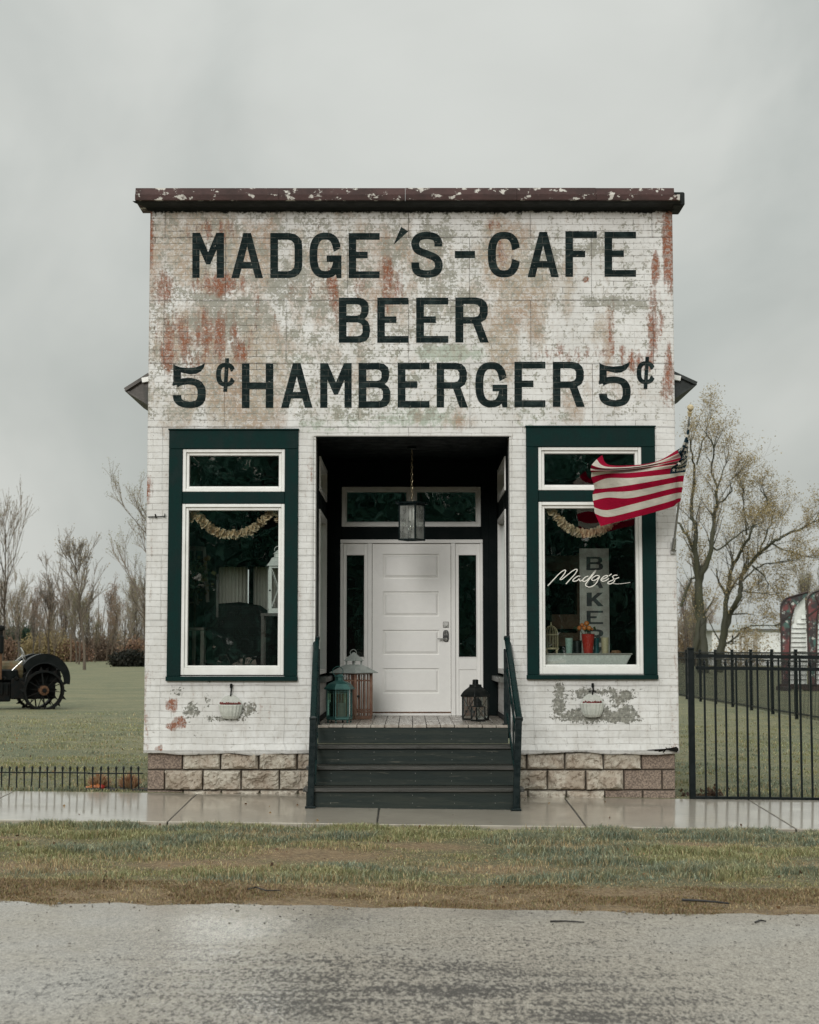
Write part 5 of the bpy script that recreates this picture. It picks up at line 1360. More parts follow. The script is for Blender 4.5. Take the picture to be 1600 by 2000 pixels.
# ================================================================== things seen through the left window
def garland(name, P, Y, label):
    pts = catmull(P, 10); mb = MB(); rnd = random.Random(len(P) * 7 + int(P[0][0]))
    r = thing(name, at(*P[0], Y), label, 'garland', 'ruffled garlands behind the display windows')
    ww = [at(p[0], p[1], Y) for p in pts]
    mb.tube(ww, .006, 5); mb.build('cord', MT['garland'], r)
    mb = MB()
    L = 0
    for a, b in zip(ww[:-1], ww[1:]):
        d = (b - a); n = max(1, int(d.length / .0068))
        for k in range(n):
            c = a + d * (k / n); t = d.normalized()
            t = (t + Vector((rnd.uniform(-.5, .5), rnd.uniform(-.5, .5), rnd.uniform(-.5, .5)))).normalized()
            e1 = t.orthogonal().normalized(); e2 = t.cross(e1); R0 = rnd.uniform(.038, .062); m = 9; ph = rnd.uniform(0, 6)
            vs = [c]
            for q in range(m):
                aa = ph + 2 * math.pi * q / m
                vs.append(c + (e1 * math.cos(aa) + e2 * math.sin(aa)) * R0 * rnd.uniform(.8, 1.1) + t * rnd.uniform(-.016, .016))
            mb.add(vs, [(0, 1 + q, 1 + (q + 1) % m) for q in range(m)])
    mb.build('ruffles', MT['garland'], r, fixn=False)
garland('window_garland', [(366,985),(385,1006),(405,1027),(432,1042),(462,1044),(492,1034),(516,1014),(540,990)], .15, 'cream ruffled fabric garland swagged across the left window')
garland('window_garland', [(366,990),(372,1003),(370,1018)], .16, 'short cream ruffle end hanging at the left edge of the left window')
garland('window_garland', [(546,990),(547,1006),(545,1022)], .16, 'short cream ruffle end hanging at the right edge of the left window')
garland('window_garland', [(1070,988),(1082,1002),(1100,1023),(1128,1040),(1160,1041),(1185,1029),(1208,1010),(1230,990)], .15, 'cream ruffled fabric garland swagged across the right window')
# white lantern on a stand
Yc = .36
c = at(543, 1198, Yc); zb0 = c.z
r = thing('display_lantern', (c.x, Yc, zb0), 'white metal lantern with crossed bars standing inside the left window', 'lantern')
f = rotv((c.x, Yc, 0), R(8)); hw = .088; zr = at(543, 1106, Yc).z
mb = MB(); rbox(mb, f, -hw-.018, hw+.018, -hw-.018, hw+.018, zb0, zb0 + .025)
for sx in (-1, 1):
    for sy in (-1, 1): rbox(mb, f, sx*hw-.014, sx*hw+.014, sy*hw-.014, sy*hw+.014, zb0 + .026, zr)
for s in (-1, 1):
    for z0, z1 in ((zb0 + .026, zb0 + .05), (zr - .022, zr)): rbox(mb, f, -hw+.0145, hw-.0145, s*hw-.010, s*hw+.010, z0, z1); rbox(mb, f, s*hw-.010, s*hw+.010, -hw+.0145, hw-.0145, z0, z1)
    for u in (-1, 1): mb.bar(f(u*(hw-.014), s*hw, zb0 + .05), f(-u*(hw-.014), s*hw, zr - .022), .006, .006)
lf = mb.build('lantern_frame', MT['whitemetal'], r)
mb = MB(); mb.lathe([((hw+.035)*rt2, zr), ((hw+.03)*rt2, zr + .012), ((hw+.0)*rt2, zr + .05), (.07*rt2, zr + .085), (.045*rt2, zr + .095)], 4, (c.x, Yc, 0), ph=R(53)); mb.lathe([(.044, zr + .09), (.044, zr + .125), (.056, zr + .13), (.035, zr + .15), (.01, zr + .17)], 12, (c.x, Yc, 0)); rf = mb.build('lantern_roof', MT['whitemetal'], r)
mb = MB(); mb.tube([(c.x + .04 * math.cos(t), Yc, zr + .175 + .035 * math.sin(t)) for t in [R(k * 20 - 20) for k in range(12)]], .0035, 5); mb.build('ring_handle', MT['whitemetal'], rf)
mb = MB(); mb.ball(f(-hw - .004, -hw - .016, (zb0 + zr) / 2 - .01), .010, 8, 5); mb.build('latch', MT['blackiron'], lf)
ft = (at(500, 1290, .75))
r2 = thing('plant_stand', (c.x, Yc, ZF), 'dark wooden stand under the white lantern', 'stand')
mb = MB(); mb.box(c.x - .17, c.x + .13, Yc - .13, Yc + .13, zb0 - .03, zb0 - .001); mb.build('stand_top', MT['int_floor'], r2)
for sx in (-.15, .10):
    for sy in (-.11, .11): MB().box(c.x + sx - .015, c.x + sx + .015, Yc + sy - .015, Yc + sy + .015, ZF, zb0 - .031).build('leg', MT['int_floor'], r2)
# dark wicker chair
cc = at(470, 1290, 1.0); zbk = at(470, 1176, 1.0).z
r = thing('wicker_chair', (cc.x, 1.0, ZF), 'dark woven high-back chair behind the left window glass', 'chair')
m, t, p = new_mat('open_wicker'); v = coords(t)
ch = N(t, 'ShaderNodeTexChecker', {'Scale': 52.0}); rotn = N(t, 'ShaderNodeMapping', {'Rotation': (0, R(45), 0)}); t.links.new(v, rotn.inputs['Vector']); t.links.new(rotn.outputs[0], ch.inputs['Vector'])
t.links.new(MIX(t, ch.outputs['Fac'], (.003, .0045, .0042), (.0075, .009, .008)), p.inputs['Base Color']); p.inputs['Roughness'].default_value = .6; p.inputs['Specular IOR Level'].default_value = .08
MT['wicker'] = m
hw_ = .40
back = [( -hw_, ZF + .42), (hw_, ZF + .42), (hw_ * 1.02, zbk - .28), (hw_ * .9, zbk - .14), (hw_ * .55, zbk - .04), (0, zbk), (-hw_ * .6, zbk - .02), (-hw_ * .95, zbk - .10), (-hw_ * 1.04, zbk - .28)]
MB().prism([[(cc.x + a, b) for a, b in back]], lambda a, b, d: Vector((a, .92 - .0 + d + .06 * ((a - cc.x) / hw_) ** 2 * -1, b)), 0, .05).build('chair_back', MT['wicker'], r, bevel=.01)
MB().box(cc.x - hw_, cc.x + hw_, .42 + .1, .915, ZF + .36, ZF + .46).build('seat', MT['wicker'], r, bevel=.03)
for s in (-1, 1):
    MB().box(cc.x + s * hw_ - .04, cc.x + s * hw_ + .04, .5, .90, ZF + .47, ZF + .70).build('arm', MT['wicker'], r, bevel=.02)
    for y in (.54, .90): MB().box(cc.x + s * (hw_ - .03) - .025, cc.x + s * (hw_ - .03) + .025, y - .025, y + .025, ZF, ZF + .355).build('leg', MT['wicker'], r)
# old window-frame leaning at left, small tree
mb = MB(); Yd = .85
r = thing('old_window_frame', at(385, 1270, Yd), 'weathered grey window frame standing inside the left window', 'frame')
A = [at(352, 1070, Yd), at(399, 1072, Yd), at(406, 1176, Yd), at(352, 1178, Yd)]
mb.bar(A[0], A[1], .045, .05, up=(0, 1, 0)); mb.bar(A[1] + Vector((0, .001, .02)), A[2], .035, .04, up=(0, 1, 0)); mb.bar(A[3], A[3].lerp(A[2], .7), .02, .02, up=(0, 1, 0)); mb.bar(at(380, 1074, Yd), at(386, 1182, Yd), .02, .025, up=(0, 1, 0))
mb.build('frame_bars', pm('weathered_grey_wood', (.17, .15, .125), .8, (.10, .09, .078), 14, 1, stretch=(3, 3, .5)), r)
mb = MB()
for sx in (-.22, .10): mb.bar((A[2].x + sx, Yd + .04, ZF), (A[2].x + sx, Yd + .02, A[2].z + .3), .025, .025, up=(0, 1, 0))
mb.build('easel_leg', MT['int_floor'], r)
def leaf_cards(mb, centers, n, spread, size, cols, rnd, tints, sz=1.0, up=0.0):
    for c in centers:
        for k in range(n):
            p = Vector(c) + Vector((rnd.gauss(0, spread), rnd.gauss(0, spread), rnd.gauss(0, spread * sz)))
            d = Vector((rnd.uniform(-1, 1), rnd.uniform(-1, 1), rnd.uniform(-1, 1) + up)).normalized(); e = d.orthogonal().normalized()
            e = (Matrix.Rotation(rnd.uniform(0, 6.28), 3, d) @ e); s = size * rnd.uniform(.6, 1.3)
            mb.add([p - e * s * .5, p + d * s * .5 + e * s * .1, p + e * s * .5, p - d * s * .5], [(0, 1, 2, 3)])
            tints.append(rnd.choice(cols))
def build_tinted(mb, name, mat, parent, tints, per=4):
    o = mb.build(name, mat, parent, fixn=False)
    a = o.data.attributes.new('tint', 'FLOAT_COLOR', 'POINT')
    buf = np.ones((len(mb.v), 4), 'f'); tt = np.array(tints, 'f'); buf[:, :3] = np.repeat(tt, per, axis=0); a.data.foreach_set('color', buf.reshape(-1)); return o
rnd = random.Random(5); p0 = at(380, 1130, .7)
r = thing('potted_tree', (p0.x, .7, ZF), 'small leafy indoor tree at the left edge of the left window', 'plant')
mb = MB(); tn = []; leaf_cards(mb, [at(x, y, .7) for x, y in ((378,1105),(383,1118),(374,1122),(388,1130),(380,1138),(372,1140),(384,1148),(388,1112))], 34, .055, .05, [(.055,.07,.025),(.09,.085,.03),(.04,.055,.022),(.11,.085,.035)], rnd, tn); build_tinted(mb, 'foliage', MT['leaf'], r, tn)
MB().tube([(p0.x, .7, ZF + .2), (p0.x + .01, .7, p0.z)], .012, 6).build('stem', MT['bark'], r)
MB().lathe([(.09, 0), (.12, .2), (.11, .2)], 12, (p0.x, .7, ZF)).build('pot', MT['blackiron'], r)
# small grey table
Yc = .55; a = at(352, 1226, Yc); b = at(401, 1226, Yc)
r = thing('side_table', (a.x + .1, Yc, ZF), 'narrow weathered table at the lower left of the left window', 'table')
gw = bpy.data.materials['weathered_grey_wood']
MB().box(a.x - .2, b.x, Yc - .12, Yc + .2, a.z - .03, a.z).build('tabletop', gw, r, bevel=.004)
for x in (at(381, 1260, Yc).x, at(397, 1260, Yc).x): MB().box(x - .018, x + .018, Yc - .10, Yc - .065, ZF, a.z - .031).build('leg', gw, r)
for x in (a.x - .16, b.x - .03): MB().box(x - .018, x + .018, Yc + .14, Yc + .175, ZF, a.z - .031).build('leg', gw, r)

# ================================================================== things seen through the right window
zsill = at(1150, 1303, .3).z - .02
# boat shaped white dough bowl on a box
Yc = .33
a = at(1063, 1278, Yc); b = at(1231, 1276, Yc); zb_ = at(1150, 1304, Yc).z - .03
r = thing('dough_bowl', ((a.x + b.x) / 2, Yc, zb_), 'long white trough bowl with flared end on the right window ledge', 'bowl')
mb = MB(); yo, yi = Yc - .14, Yc + .14
top = [(a.x - .02, yo), (b.x, yo), (b.x, yi), (a.x - .02, yi)]; bot = [(a.x + .02, yo + .05), (b.x - .085, yo + .05), (b.x - .085, yi - .05), (a.x + .02, yi - .05)]
V = [(x, y, zb_) for x, y in bot] + [(x, y, a.z) for x, y in top] + [(x + (.02 if i in (0, 3) else -.02), y + (.02 if i < 2 else -.02), a.z + .001) for i, (x, y) in enumerate(top)] + [(x, y, a.z - .06) for x, y in bot]
F = [(3, 2, 1, 0)] + [(k, (k+1) % 4, 4 + (k+1) % 4, 4 + k) for k in range(4)] + [(4 + k, 4 + (k+1) % 4, 8 + (k+1) % 4, 8 + k) for k in range(4)] + [(8 + k, 8 + (k+1) % 4, 12 + (k+1) % 4, 12 + k) for k in range(4)] + [(12, 13, 14, 15)]
mb.add(V, F); mb.build('trough', pm('chalk_white', (.80, .79, .74), .6, (.72, .70, .65), 6, 1, chip=.70, chipcol=(.20, .18, .15)), r, bevel=.006)
mb = MB(); mb.bar((a.x - .02, yo - .004, a.z + .004), (b.x + .004, yo - .004, a.z + .004), .016, .014); mb.build('rim', MT['board'], r)
r = thing('display_box', ((a.x + b.x) / 2, Yc + .02, ZF), 'dark display cabinet under the white trough bowl', 'cabinet')
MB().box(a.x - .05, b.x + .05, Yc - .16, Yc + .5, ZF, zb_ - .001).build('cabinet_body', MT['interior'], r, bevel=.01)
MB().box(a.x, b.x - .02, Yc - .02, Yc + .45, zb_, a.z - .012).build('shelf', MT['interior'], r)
zs_ = a.z - .011
def cup(px, pt, pb, w0, w1, Y, mat, name, label, n=20):
    c = at(px, pb, Y); zt = at(px, pt, Y).z; zb2 = c.z if c.z > zs_ - .2 else zs_
    r = thing(name, (c.x, Y, zs_), label, 'cup')
    H = zt - zs_; r0 = w0 / 2 / 186; r1 = w1 / 2 / 186
    MB().lathe([(r0 * .9, zs_), (r0, zs_ + .008), (r1, zt - .006), (r1 * 1.06, zt), (r1 * .95, zt), (r0 * .85, zs_ + .02), (.002, zs_ + .018)], n, (c.x, Y, 0), cap=False).build('cup_body', mat, r, smooth=False)
    return r, c, zt, r1
cup(1112, 1246, 1275, 12, 15, .30, MT['mint'], 'enamel_cup', 'mint green enamel cup on the white trough')
rr_, cR, zR, rR = cup(1149, 1238, 1274, 17, 26, .27, MT['red'], 'flower_pot', 'tapered red pot holding orange balls on the white trough')
cup(1182, 1245, 1274, 13, 15, .30, MT['cream'], 'enamel_cup', 'cream chipped enamel cup right of the red pot')
cup(1165, 1246, 1274, 10, 11, .43, MT['teal'], 'enamel_cup', 'narrow teal cup half hidden behind the red pot')
cup(1128, 1251, 1275, 16, 18, .37, MT['blackiron'], 'enamel_cup', 'black cup between the mint cup and the red pot')
r = thing('flower_bunch', (cR.x, .27, zR - .1), 'bunch of small orange globe flowers in the red pot', 'flowers')
mb = MB()
for (x, y, q) in ((1132, 1227, 4.6), (1141.5, 1227, 4.4), (1151, 1227, 5.0), (1146, 1218, 5.2), (1137, 1221, 4.0), (1156, 1229, 3.2)):
    p = at(x, y, .27 + random.uniform(-.03, .03)); mb.ball(p, q / 186, 10, 7)
mb.build('flower_heads', MT['orange'], r, smooth=True)
mb = MB(); 
for (x, y) in ((1132, 1229), (1141, 1229), (1151, 1229), (1146, 1222)): mb.tube([(cR.x, .27, zR - .08), at(x, y, .28)], .004, 5)
mb.build('stems', MT['leafdark'], r)
mb = MB(); tn = []; leaf_cards(mb, [at(x, y, .28) for x, y in ((1128,1228),(1146,1231),(1158,1228))], 5, .014, .035, [(.06,.09,.03),(.05,.07,.03)], rnd, tn); build_tinted(mb, 'leaves', MT['leaf'], r, tn)
CG = .31
# birdcage
c = at(1077, 1272, CG); r = thing('birdcage', (c.x, CG, zs_), 'small domed cream wire birdcage at the left end of the trough', 'birdcage')
mb = MB(); z0 = at(1077, 1266, CG).z; z1 = at(1077, 1240, CG).z; z2 = at(1077, 1222, CG).z; rad = 13.5 / 186
for k in range(14):
    a_ = 2 * math.pi * k / 14; pts = [(c.x + rad * math.cos(a_), CG + rad * math.sin(a_), z0), (c.x + rad * math.cos(a_), CG + rad * math.sin(a_), z1)]
    for q in (20, 40, 60, 80): pts.append((c.x + rad * math.cos(R(q)) * math.cos(a_), CG + rad * math.cos(R(q)) * math.sin(a_), z1 + (z2 - z1) * math.sin(R(q))))
    pts.append((c.x, CG, z2)); mb.tube(pts, .0022, 4, cap=False)
for z in (z0 + .002, z1): mb.tube([(c.x + rad * math.cos(R(k * 20)), CG + rad * math.sin(R(k * 20)), z) for k in range(19)], .0035, 5, cap=False)
mb.build('wires', MT['cream'], r)
mb = MB(); mb.lathe([(rad * 1.1, z0 - .012), (rad * 1.12, z0)], 18, (c.x, CG, 0)); mb.lathe([(.004, z2), (.010, z2 + .008), (.003, z2 + .02), (.007, z2 + .03), (.001, z2 + .038)], 8, (c.x, CG, 0))
for s in (-1, 1): mb.lathe([(.014, zs_), (.009, zs_ + .02), (.016, z0 - .012)], 8, (c.x + s * rad * .75, CG - .04, 0))
mb.build('base', MT['cream'], r)
# twig ball
c = at(1203, 1270, .33); r = MB()
for k in range(40):
    a_, b_ = rnd.uniform(0, 6.28), rnd.uniform(-.3, 1.0); pts = []
    for q in range(7):
        t_ = a_ + q * .28; pts.append((c.x + .058 * math.cos(t_) * math.cos(b_), .33 + .058 * math.sin(t_) * math.cos(b_), zs_ + .002 + .05 * abs(math.sin(b_ + q * .06))))
    r.tube(pts, .003, 4)
ob = r.build('twig_nest', MT['rope'], None); ob.data.transform(Matrix.Translation((-c.x, -.33, -zs_))); ob.location = (c.x, .33, zs_); tag(ob, 'small brown twig nest at the right end of the trough', 'nest')
# bakery board
Yd = 1.0
a, b = at(1132, 1071, Yd), at(1191.5, 1330, Yd)
r = thing('bakery_sign', ((a.x + b.x) / 2, Yd, ZF), 'tall weathered grey board with black letters spelling bakery downwards', 'sign')
MB().box(a.x, b.x, Yd + .004, Yd + .04, ZF, a.z).build('board', MT['board'], r, bevel=.004)
mb = MB()
for x in (a.x, b.x - .014): mb.box(x, x + .014, Yd - .006, Yd + .003, ZF + .001, a.z - .001)
mb.build('edge_strip', MT['board'], r)
letters('sign_letter', [('B',1145.5,1178,1088,1114),('A',1145,1178.5,1122.5,1149),('K',1146,1179,1157.5,1184),('E',1146,1178,1193,1219),('R',1146,1179.5,1229,1255),('Y',1146,1179,1264,1290)], Yd + .004, MT['signblack'], r, depth=.003)
# warm wooden shelves deep inside
r = thing('wall_shelf', (1.6, 6.0, ZF), 'dim brown shelf rack deep in the right-hand room', 'shelf')
sm = pm('shelf_wood', (.19, .10, .045), .6, (.11, .055, .028), 6, 1)
for py0, py1, x0, x1 in ((1085, 1115, 1066, 1128), (1200, 1228, 1078, 1132), (1236, 1262, 1062, 1130)):
    p, q = at(x0, py1, 4.0), at(x1, py0, 4.0); MB().box(p.x, q.x, 4.0, 4.25, p.z, q.z).build('shelf_board', sm, r)
for px in (1062, 1131): p = at(px, 1200, 4.0); MB().box(p.x - .02, p.x + .02, 4.02, 4.28, ZF, at(px, 1080, 4).z).build('upright', sm, r)
# ================================================================== trees
def rand_dir(d, ang, rnd):
    a = d.orthogonal().normalized(); a = Matrix.Rotation(rnd.uniform(0, 6.2832), 3, d) @ a
    return (d * math.cos(ang) + a * math.sin(ang)).normalized()
def grow(rnd, p, d, L, r0, lev, maxl, out, tips, upb=.25, spread=(.35, .75), kids=(4, 7), wig=.12, minr=.004):
    n = 5 if lev < 2 else 4; pts = [p.copy()]; q = p.copy(); dd = d.copy()
    for i in range(n):
        dd = (dd + Vector((rnd.gauss(0, wig), rnd.gauss(0, wig), rnd.gauss(0, wig) + upb * .18))).normalized()
        q = q + dd * (L / n); pts.append(q.copy())
    rad = [max(minr, r0 * (1 - .72 * i / n)) for i in range(n + 1)]
    out.append((lev, pts, rad))
    if lev >= maxl: tips.append((pts[-1], dd)); tips.append((pts[-2], dd)); return
    for k in range(rnd.randint(*kids)):
        t = rnd.uniform(.30, 1.0); i = min(n - 1, int(t * n)); s = pts[i].lerp(pts[i+1], t * n - i)
        dn = rand_dir((pts[i+1] - pts[i]).normalized(), rnd.uniform(*spread), rnd); dn = (dn + Vector((0, 0, upb * .5))).normalized()
        grow(rnd, s, dn, L * rnd.uniform(.42, .68), rad[i] * rnd.uniform(.40, .62), lev + 1, maxl, out, tips, upb, spread, kids, wig, minr)
SIDES = {0: 8, 1: 6, 2: 4, 3: 3, 4: 3}
def tree_mesh(parent, out, split, tips, leafcols, nleaf, lsize, rnd, bark='bark', lspread=.25, leafname='foliage'):
    mb = MB(); cr = MB()
    for lev, pts, rad in out: (mb if lev < split else cr).tube(pts, rad, SIDES[lev], cap=False)
    mb.build('trunk', MT[bark], parent, fixn=False, smooth=True)
    c = cr.build('crown', MT['twigs'], parent, fixn=False)
    if nleaf and tips:
        lm = MB(); tn = []
        leaf_cards(lm, [t[0] for t in tips], nleaf, lspread, lsize, leafcols, rnd, tn)
        build_tinted(lm, leafname, MT['leaf'], c, tn)
BUD_TAN = [(.30,.23,.13),(.24,.19,.105),(.34,.27,.15),(.20,.165,.09)]
LEAF_R = [(.34,.27,.135),(.27,.215,.11),(.40,.32,.17),(.22,.17,.085)]
BUD_RED = [(.24,.15,.10),(.29,.19,.125),(.20,.13,.09)]
BUD_OLV = [(.24,.22,.11),(.29,.26,.13),(.19,.18,.09)]
# ---- the two big trees right of the cafe, limbs as they stand
def limb_tree(Y, limbs, label, seed, nleaf, lsize, cols, zg=0.0, dens=1.0):
    rnd = random.Random(seed)
    base = at(limbs[0][0][0][0], 1308, Y); base.z = zg
    r = thing('tree', base, label, 'tree')
    out, tips = [], []
    for li, (pl, w0, w1, lev) in enumerate(limbs):
        pts = []
        for i, (x, y) in enumerate(pl):
            p = at(x, y, Y)
            if li == 0 and i == 0: p.z = zg - .1
            if lev and i: p.y += rnd.uniform(-1.0, 1.0) * min(i, 3) * .5
            pts.append(p)
        # refine
        fine = []
        for a, b in zip(pts[:-1], pts[1:]):
            for k in range(3):
                q = a.lerp(b, k / 3)
                if k: q += Vector((rnd.gauss(0, .05), rnd.gauss(0, .05), rnd.gauss(0, .03)))
                fine.append(q)
        fine.append(pts[-1]); m = len(fine)
        sc = (Y - CAMY) / FPX
        rad = [(w0 + (w1 - w0) * (i / (m - 1)) ** .8) * sc / 2 for i in range(m)]
        out.append((0 if lev == 0 else 1, fine, rad))
        L = sum((b - a).length for a, b in zip(fine[:-1], fine[1:]))
        nk = int(L * dens * (1.0 if lev else .25)) + (2 if lev else 0)
        for k in range(nk):
            t = rnd.uniform(.15 if lev else .45, 1); i = min(m - 2, int(t * (m - 1))); d = (fine[i+1] - fine[i]).normalized()
            dn = rand_dir(d, rnd.uniform(.35, 1.0), rnd); dn = (dn + Vector((0, -.0, .25))).normalized()
            grow(rnd, fine[i], dn, rnd.uniform(1.3, 3.0) * (1.15 - .5 * t), max(.016, min(.065, rad[i] * .32)), 2, 4, out, tips, .35, (.35, .8), (2, 4), .13, .006)
        for k in range(4): grow(rnd, fine[-1], rand_dir(d, rnd.uniform(.1, .5), rnd), rnd.uniform(1.0, 2.2), rad[-1] * .8, 2, 4, out, tips, .3, (.3, .7), (2, 4), .13, .006)
    tree_mesh(r, out, 3, tips, cols, nleaf, lsize, rnd, 'bark_moss', .20, 'foliage')
    return r
limb_tree(92, [
 ([(1375,1318),(1373,1270),(1371,1225),(1367,1180),(1364,1135)], 24, 15, 0),
 ([(1365,1140),(1357,1085),(1355,1040),(1358,990),(1361,940),(1360,905),(1345,880)], 12, 3, 1),
 ([(1361,908),(1372,870),(1382,840)], 3.5, 2, 1),
 ([(1356,1075),(1345,1055),(1332,1030),(1326,1018)], 8, 4, 1),
 ([(1366,1140),(1376,1110),(1386,1060),(1394,1012),(1398,985),(1398,955),(1395,920),(1388,880)], 12, 3, 1),
 ([(1398,990),(1414,978),(1428,960),(1432,935)], 5, 2.5, 1),
 ([(1399,960),(1408,930),(1420,905)], 4, 2, 1),
 ([(1386,1065),(1400,1075),(1420,1062),(1445,1045),(1462,1030)], 5, 2, 1),
 ([(1352,1300),(1360,1250),(1364,1215)], 12, 9, 1),
 ([(1330,1185),(1341,1155),(1352,1130),(1362,1128)], 6, 4, 1),
 ], 'tall tree with mossy trunk and sparse tan spring leaves just right of the cafe', 11, 6, .085, LEAF_R)
limb_tree(96, [
 ([(1403,1320),(1403,1285),(1411,1250),(1417,1205),(1420,1165)], 17, 9, 0),
 ([(1420,1170),(1428,1130),(1438,1100),(1449,1070),(1458,1045),(1466,1030),(1482,1010),(1494,985)], 9, 2.5, 1),
 ([(1458,1045),(1457,1010),(1458,985),(1452,960)], 4, 2, 1),
 ([(1406,1280),(1418,1240),(1428,1200),(1440,1165),(1450,1135),(1465,1105),(1485,1078),(1505,1058),(1535,1045),(1570,1030),(1590,1020)], 14, 3, 1),
 ([(1485,1078),(1500,1040),(1512,1015)], 4, 2, 1),
 ([(1505,1060),(1530,1075),(1548,1082)], 4, 2, 1),
 ([(1442,1155),(1460,1155),(1490,1158),(1520,1160)], 4, 1.5, 1),
 ([(1410,1262),(1425,1255),(1440,1242),(1452,1228),(1475,1222),(1510,1222)], 5, 2, 1),
 ([(1450,1135),(1475,1110),(1500,1100),(1530,1098)], 4, 2, 1),
 ([(1470,1105),(1490,1120),(1500,1140)], 4, 2, 1),
 ], 'leaning multi-stemmed tree with tan spring leaves spreading toward the right edge', 23, 8, .085, LEAF_R, 0.0, 1.55)

# ---- bare trees, bushes and brush far off
def proto_tree(name, seed, H, trunk_f, cols, nleaf, label, maxl=3, spread=(.3, .65), kids=(5, 7), r0=None, lsize=.13, upb=.5):
    rnd = random.Random(seed)
    r = thing(name, (0, 0, 0), label, 'tree')
    out, tips = [], []
    r0 = r0 or H * .013
    lean = Vector((rnd.uniform(-.06, .06), rnd.uniform(-.06, .06), 1)).normalized()
    tp = [Vector((0, 0, -.1))]
    for i in range(6): tp.append(tp[-1] + (lean + Vector((rnd.gauss(0, .05), rnd.gauss(0, .05), 0))) * H * .8 / 6)
    out.append((0, tp, [r0 * (1 - .85 * i / 6) for i in range(7)]))
    for k in range(rnd.randint(11, 15)):
        t = rnd.uniform(trunk_f, 1.0); i = min(5, int(t * 6)); s = tp[i].lerp(tp[i+1], t * 6 - i)
        grow(rnd, s, rand_dir(Vector((0, 0, 1)), rnd.uniform(*spread), rnd), H * rnd.uniform(.22, .42) * (1.15 - .5 * t), r0 * (.55 - .3 * t), 1, maxl, out, tips, upb, (.25, .6), kids, .08, .017)
    tree_mesh(r, out, 2, tips, cols, nleaf, lsize, rnd, 'bark', .16)
    return r
PR = []
specs = [('bare_tree', 101, 14, .12, BUD_RED, 2, (.15, .45)), ('bare_tree', 102, 13, .2, BUD_OLV, 2, (.15, .45)), ('bare_tree', 103, 15, .25, BUD_TAN, 1, (.2, .5)), ('bare_tree', 104, 12, .1, BUD_RED, 2, (.12, .4)), ('bare_tree', 105, 14, .15, BUD_OLV, 1, (.2, .55))]
lab_w = ['reddish slender bare tree in the wood edge behind the left lawn', 'olive budding slender tree in the wood edge behind the left lawn', 'tall tan bare tree in the wood edge behind the left lawn', 'short reddish bare tree in the wood edge behind the left lawn', 'olive bare branching tree in the wood edge behind the left lawn']
for s, lb in zip(specs, lab_w): PR.append(proto_tree(s[0], s[1], s[2], s[3], s[4], s[5], lb, 3, s[6], (4, 6)))
rnd = random.Random(77)
def place(root, first, loc, rz, sc, label=None, group=None):
    o = root if first else copy_tree(root)
    o.location = loc; o.rotation_euler = (0, 0, rz); o.scale = (sc, sc, sc)
    if label: o['label'] = label
    if group: o['group'] = group
    return o
used = set()
def wood(px0, px1, n, D0, D1, hp, group, lab=None):
    for k in range(n):
        px = px0 + (px1 - px0) * (k + rnd.uniform(-.4, .4)) / max(1, n - 1); D = rnd.uniform(D0, D1)
        i = rnd.randrange(5); H = specs[i][2]
        want = rnd.uniform(*hp) * D / FPX                      # height above horizon in px -> metres
        sc = (want + CAMZ) / H
        l = lab[i] if lab else None
        place(PR[i], i not in used, ((px - 800) / FPX * D, CAMY + D, 0), rnd.uniform(0, 6.28), sc, l, group); used.add(i)
wood(-45, 292, 34, 175, 250, (60, 140), 'bare trees of the wood behind the left lawn')
lab_r = [l.replace('left lawn', 'right trees').replace('wood edge', 'thicket') for l in lab_w]
wood(1318, 1385, 9, 150, 190, (70, 130), 'bare trees of the thicket behind the right trees', lab_r)
wood(1385, 1545, 5, 230, 260, (45, 75), 'bare trees of the thicket behind the right trees', lab_r)
wood(1560, 1640, 6, 210, 240, (110, 170), 'bare trees beyond the arched shelter', [l.replace('in the wood edge behind the left lawn', 'rising beyond the arched shelter') for l in lab_w])
# single trees one can tell apart on the left
def lone(seed, px, pyb, pyt, label, cols, nleaf, trunk_f, spread, r0f, kids=(4, 6), maxl=3):
    b = on_ground(px, pyb, 0.0); D = b.y - CAMY; H = (at(px, pyt, b.y).z)
    r = proto_tree('bare_tree', seed, H, trunk_f, cols, nleaf, label, maxl, spread, kids, r0=H * r0f, lsize=.09, upb=.35); r.location = (b.x, b.y, 0)
lone(201, 165, 1309, 1062, 'young bare forked tree standing alone on the left lawn', BUD_TAN, 1, .40, (.35, .75), .013)
lone(207, 4, 1300, 975, 'tall slim bare tree at the left frame edge above the tractor', BUD_OLV, 1, .25, (.25, .55), .009)
lone(208, 283, 1300, 1075, 'dark many-branched bare tree beside the left wall of the cafe', BUD_OLV, 2, .12, (.35, .85), .011)
lone(209, 300, 1302, 940, 'leafy-tipped tree reaching out from behind the left wall of the cafe', BUD_OLV, 4, .35, (.5, .95), .012)
lone(211, 92, 1296, 1115, 'double-stemmed dark bare tree at the wood edge above the tractor fender', BUD_RED, 1, .15, (.12, .35), .016)
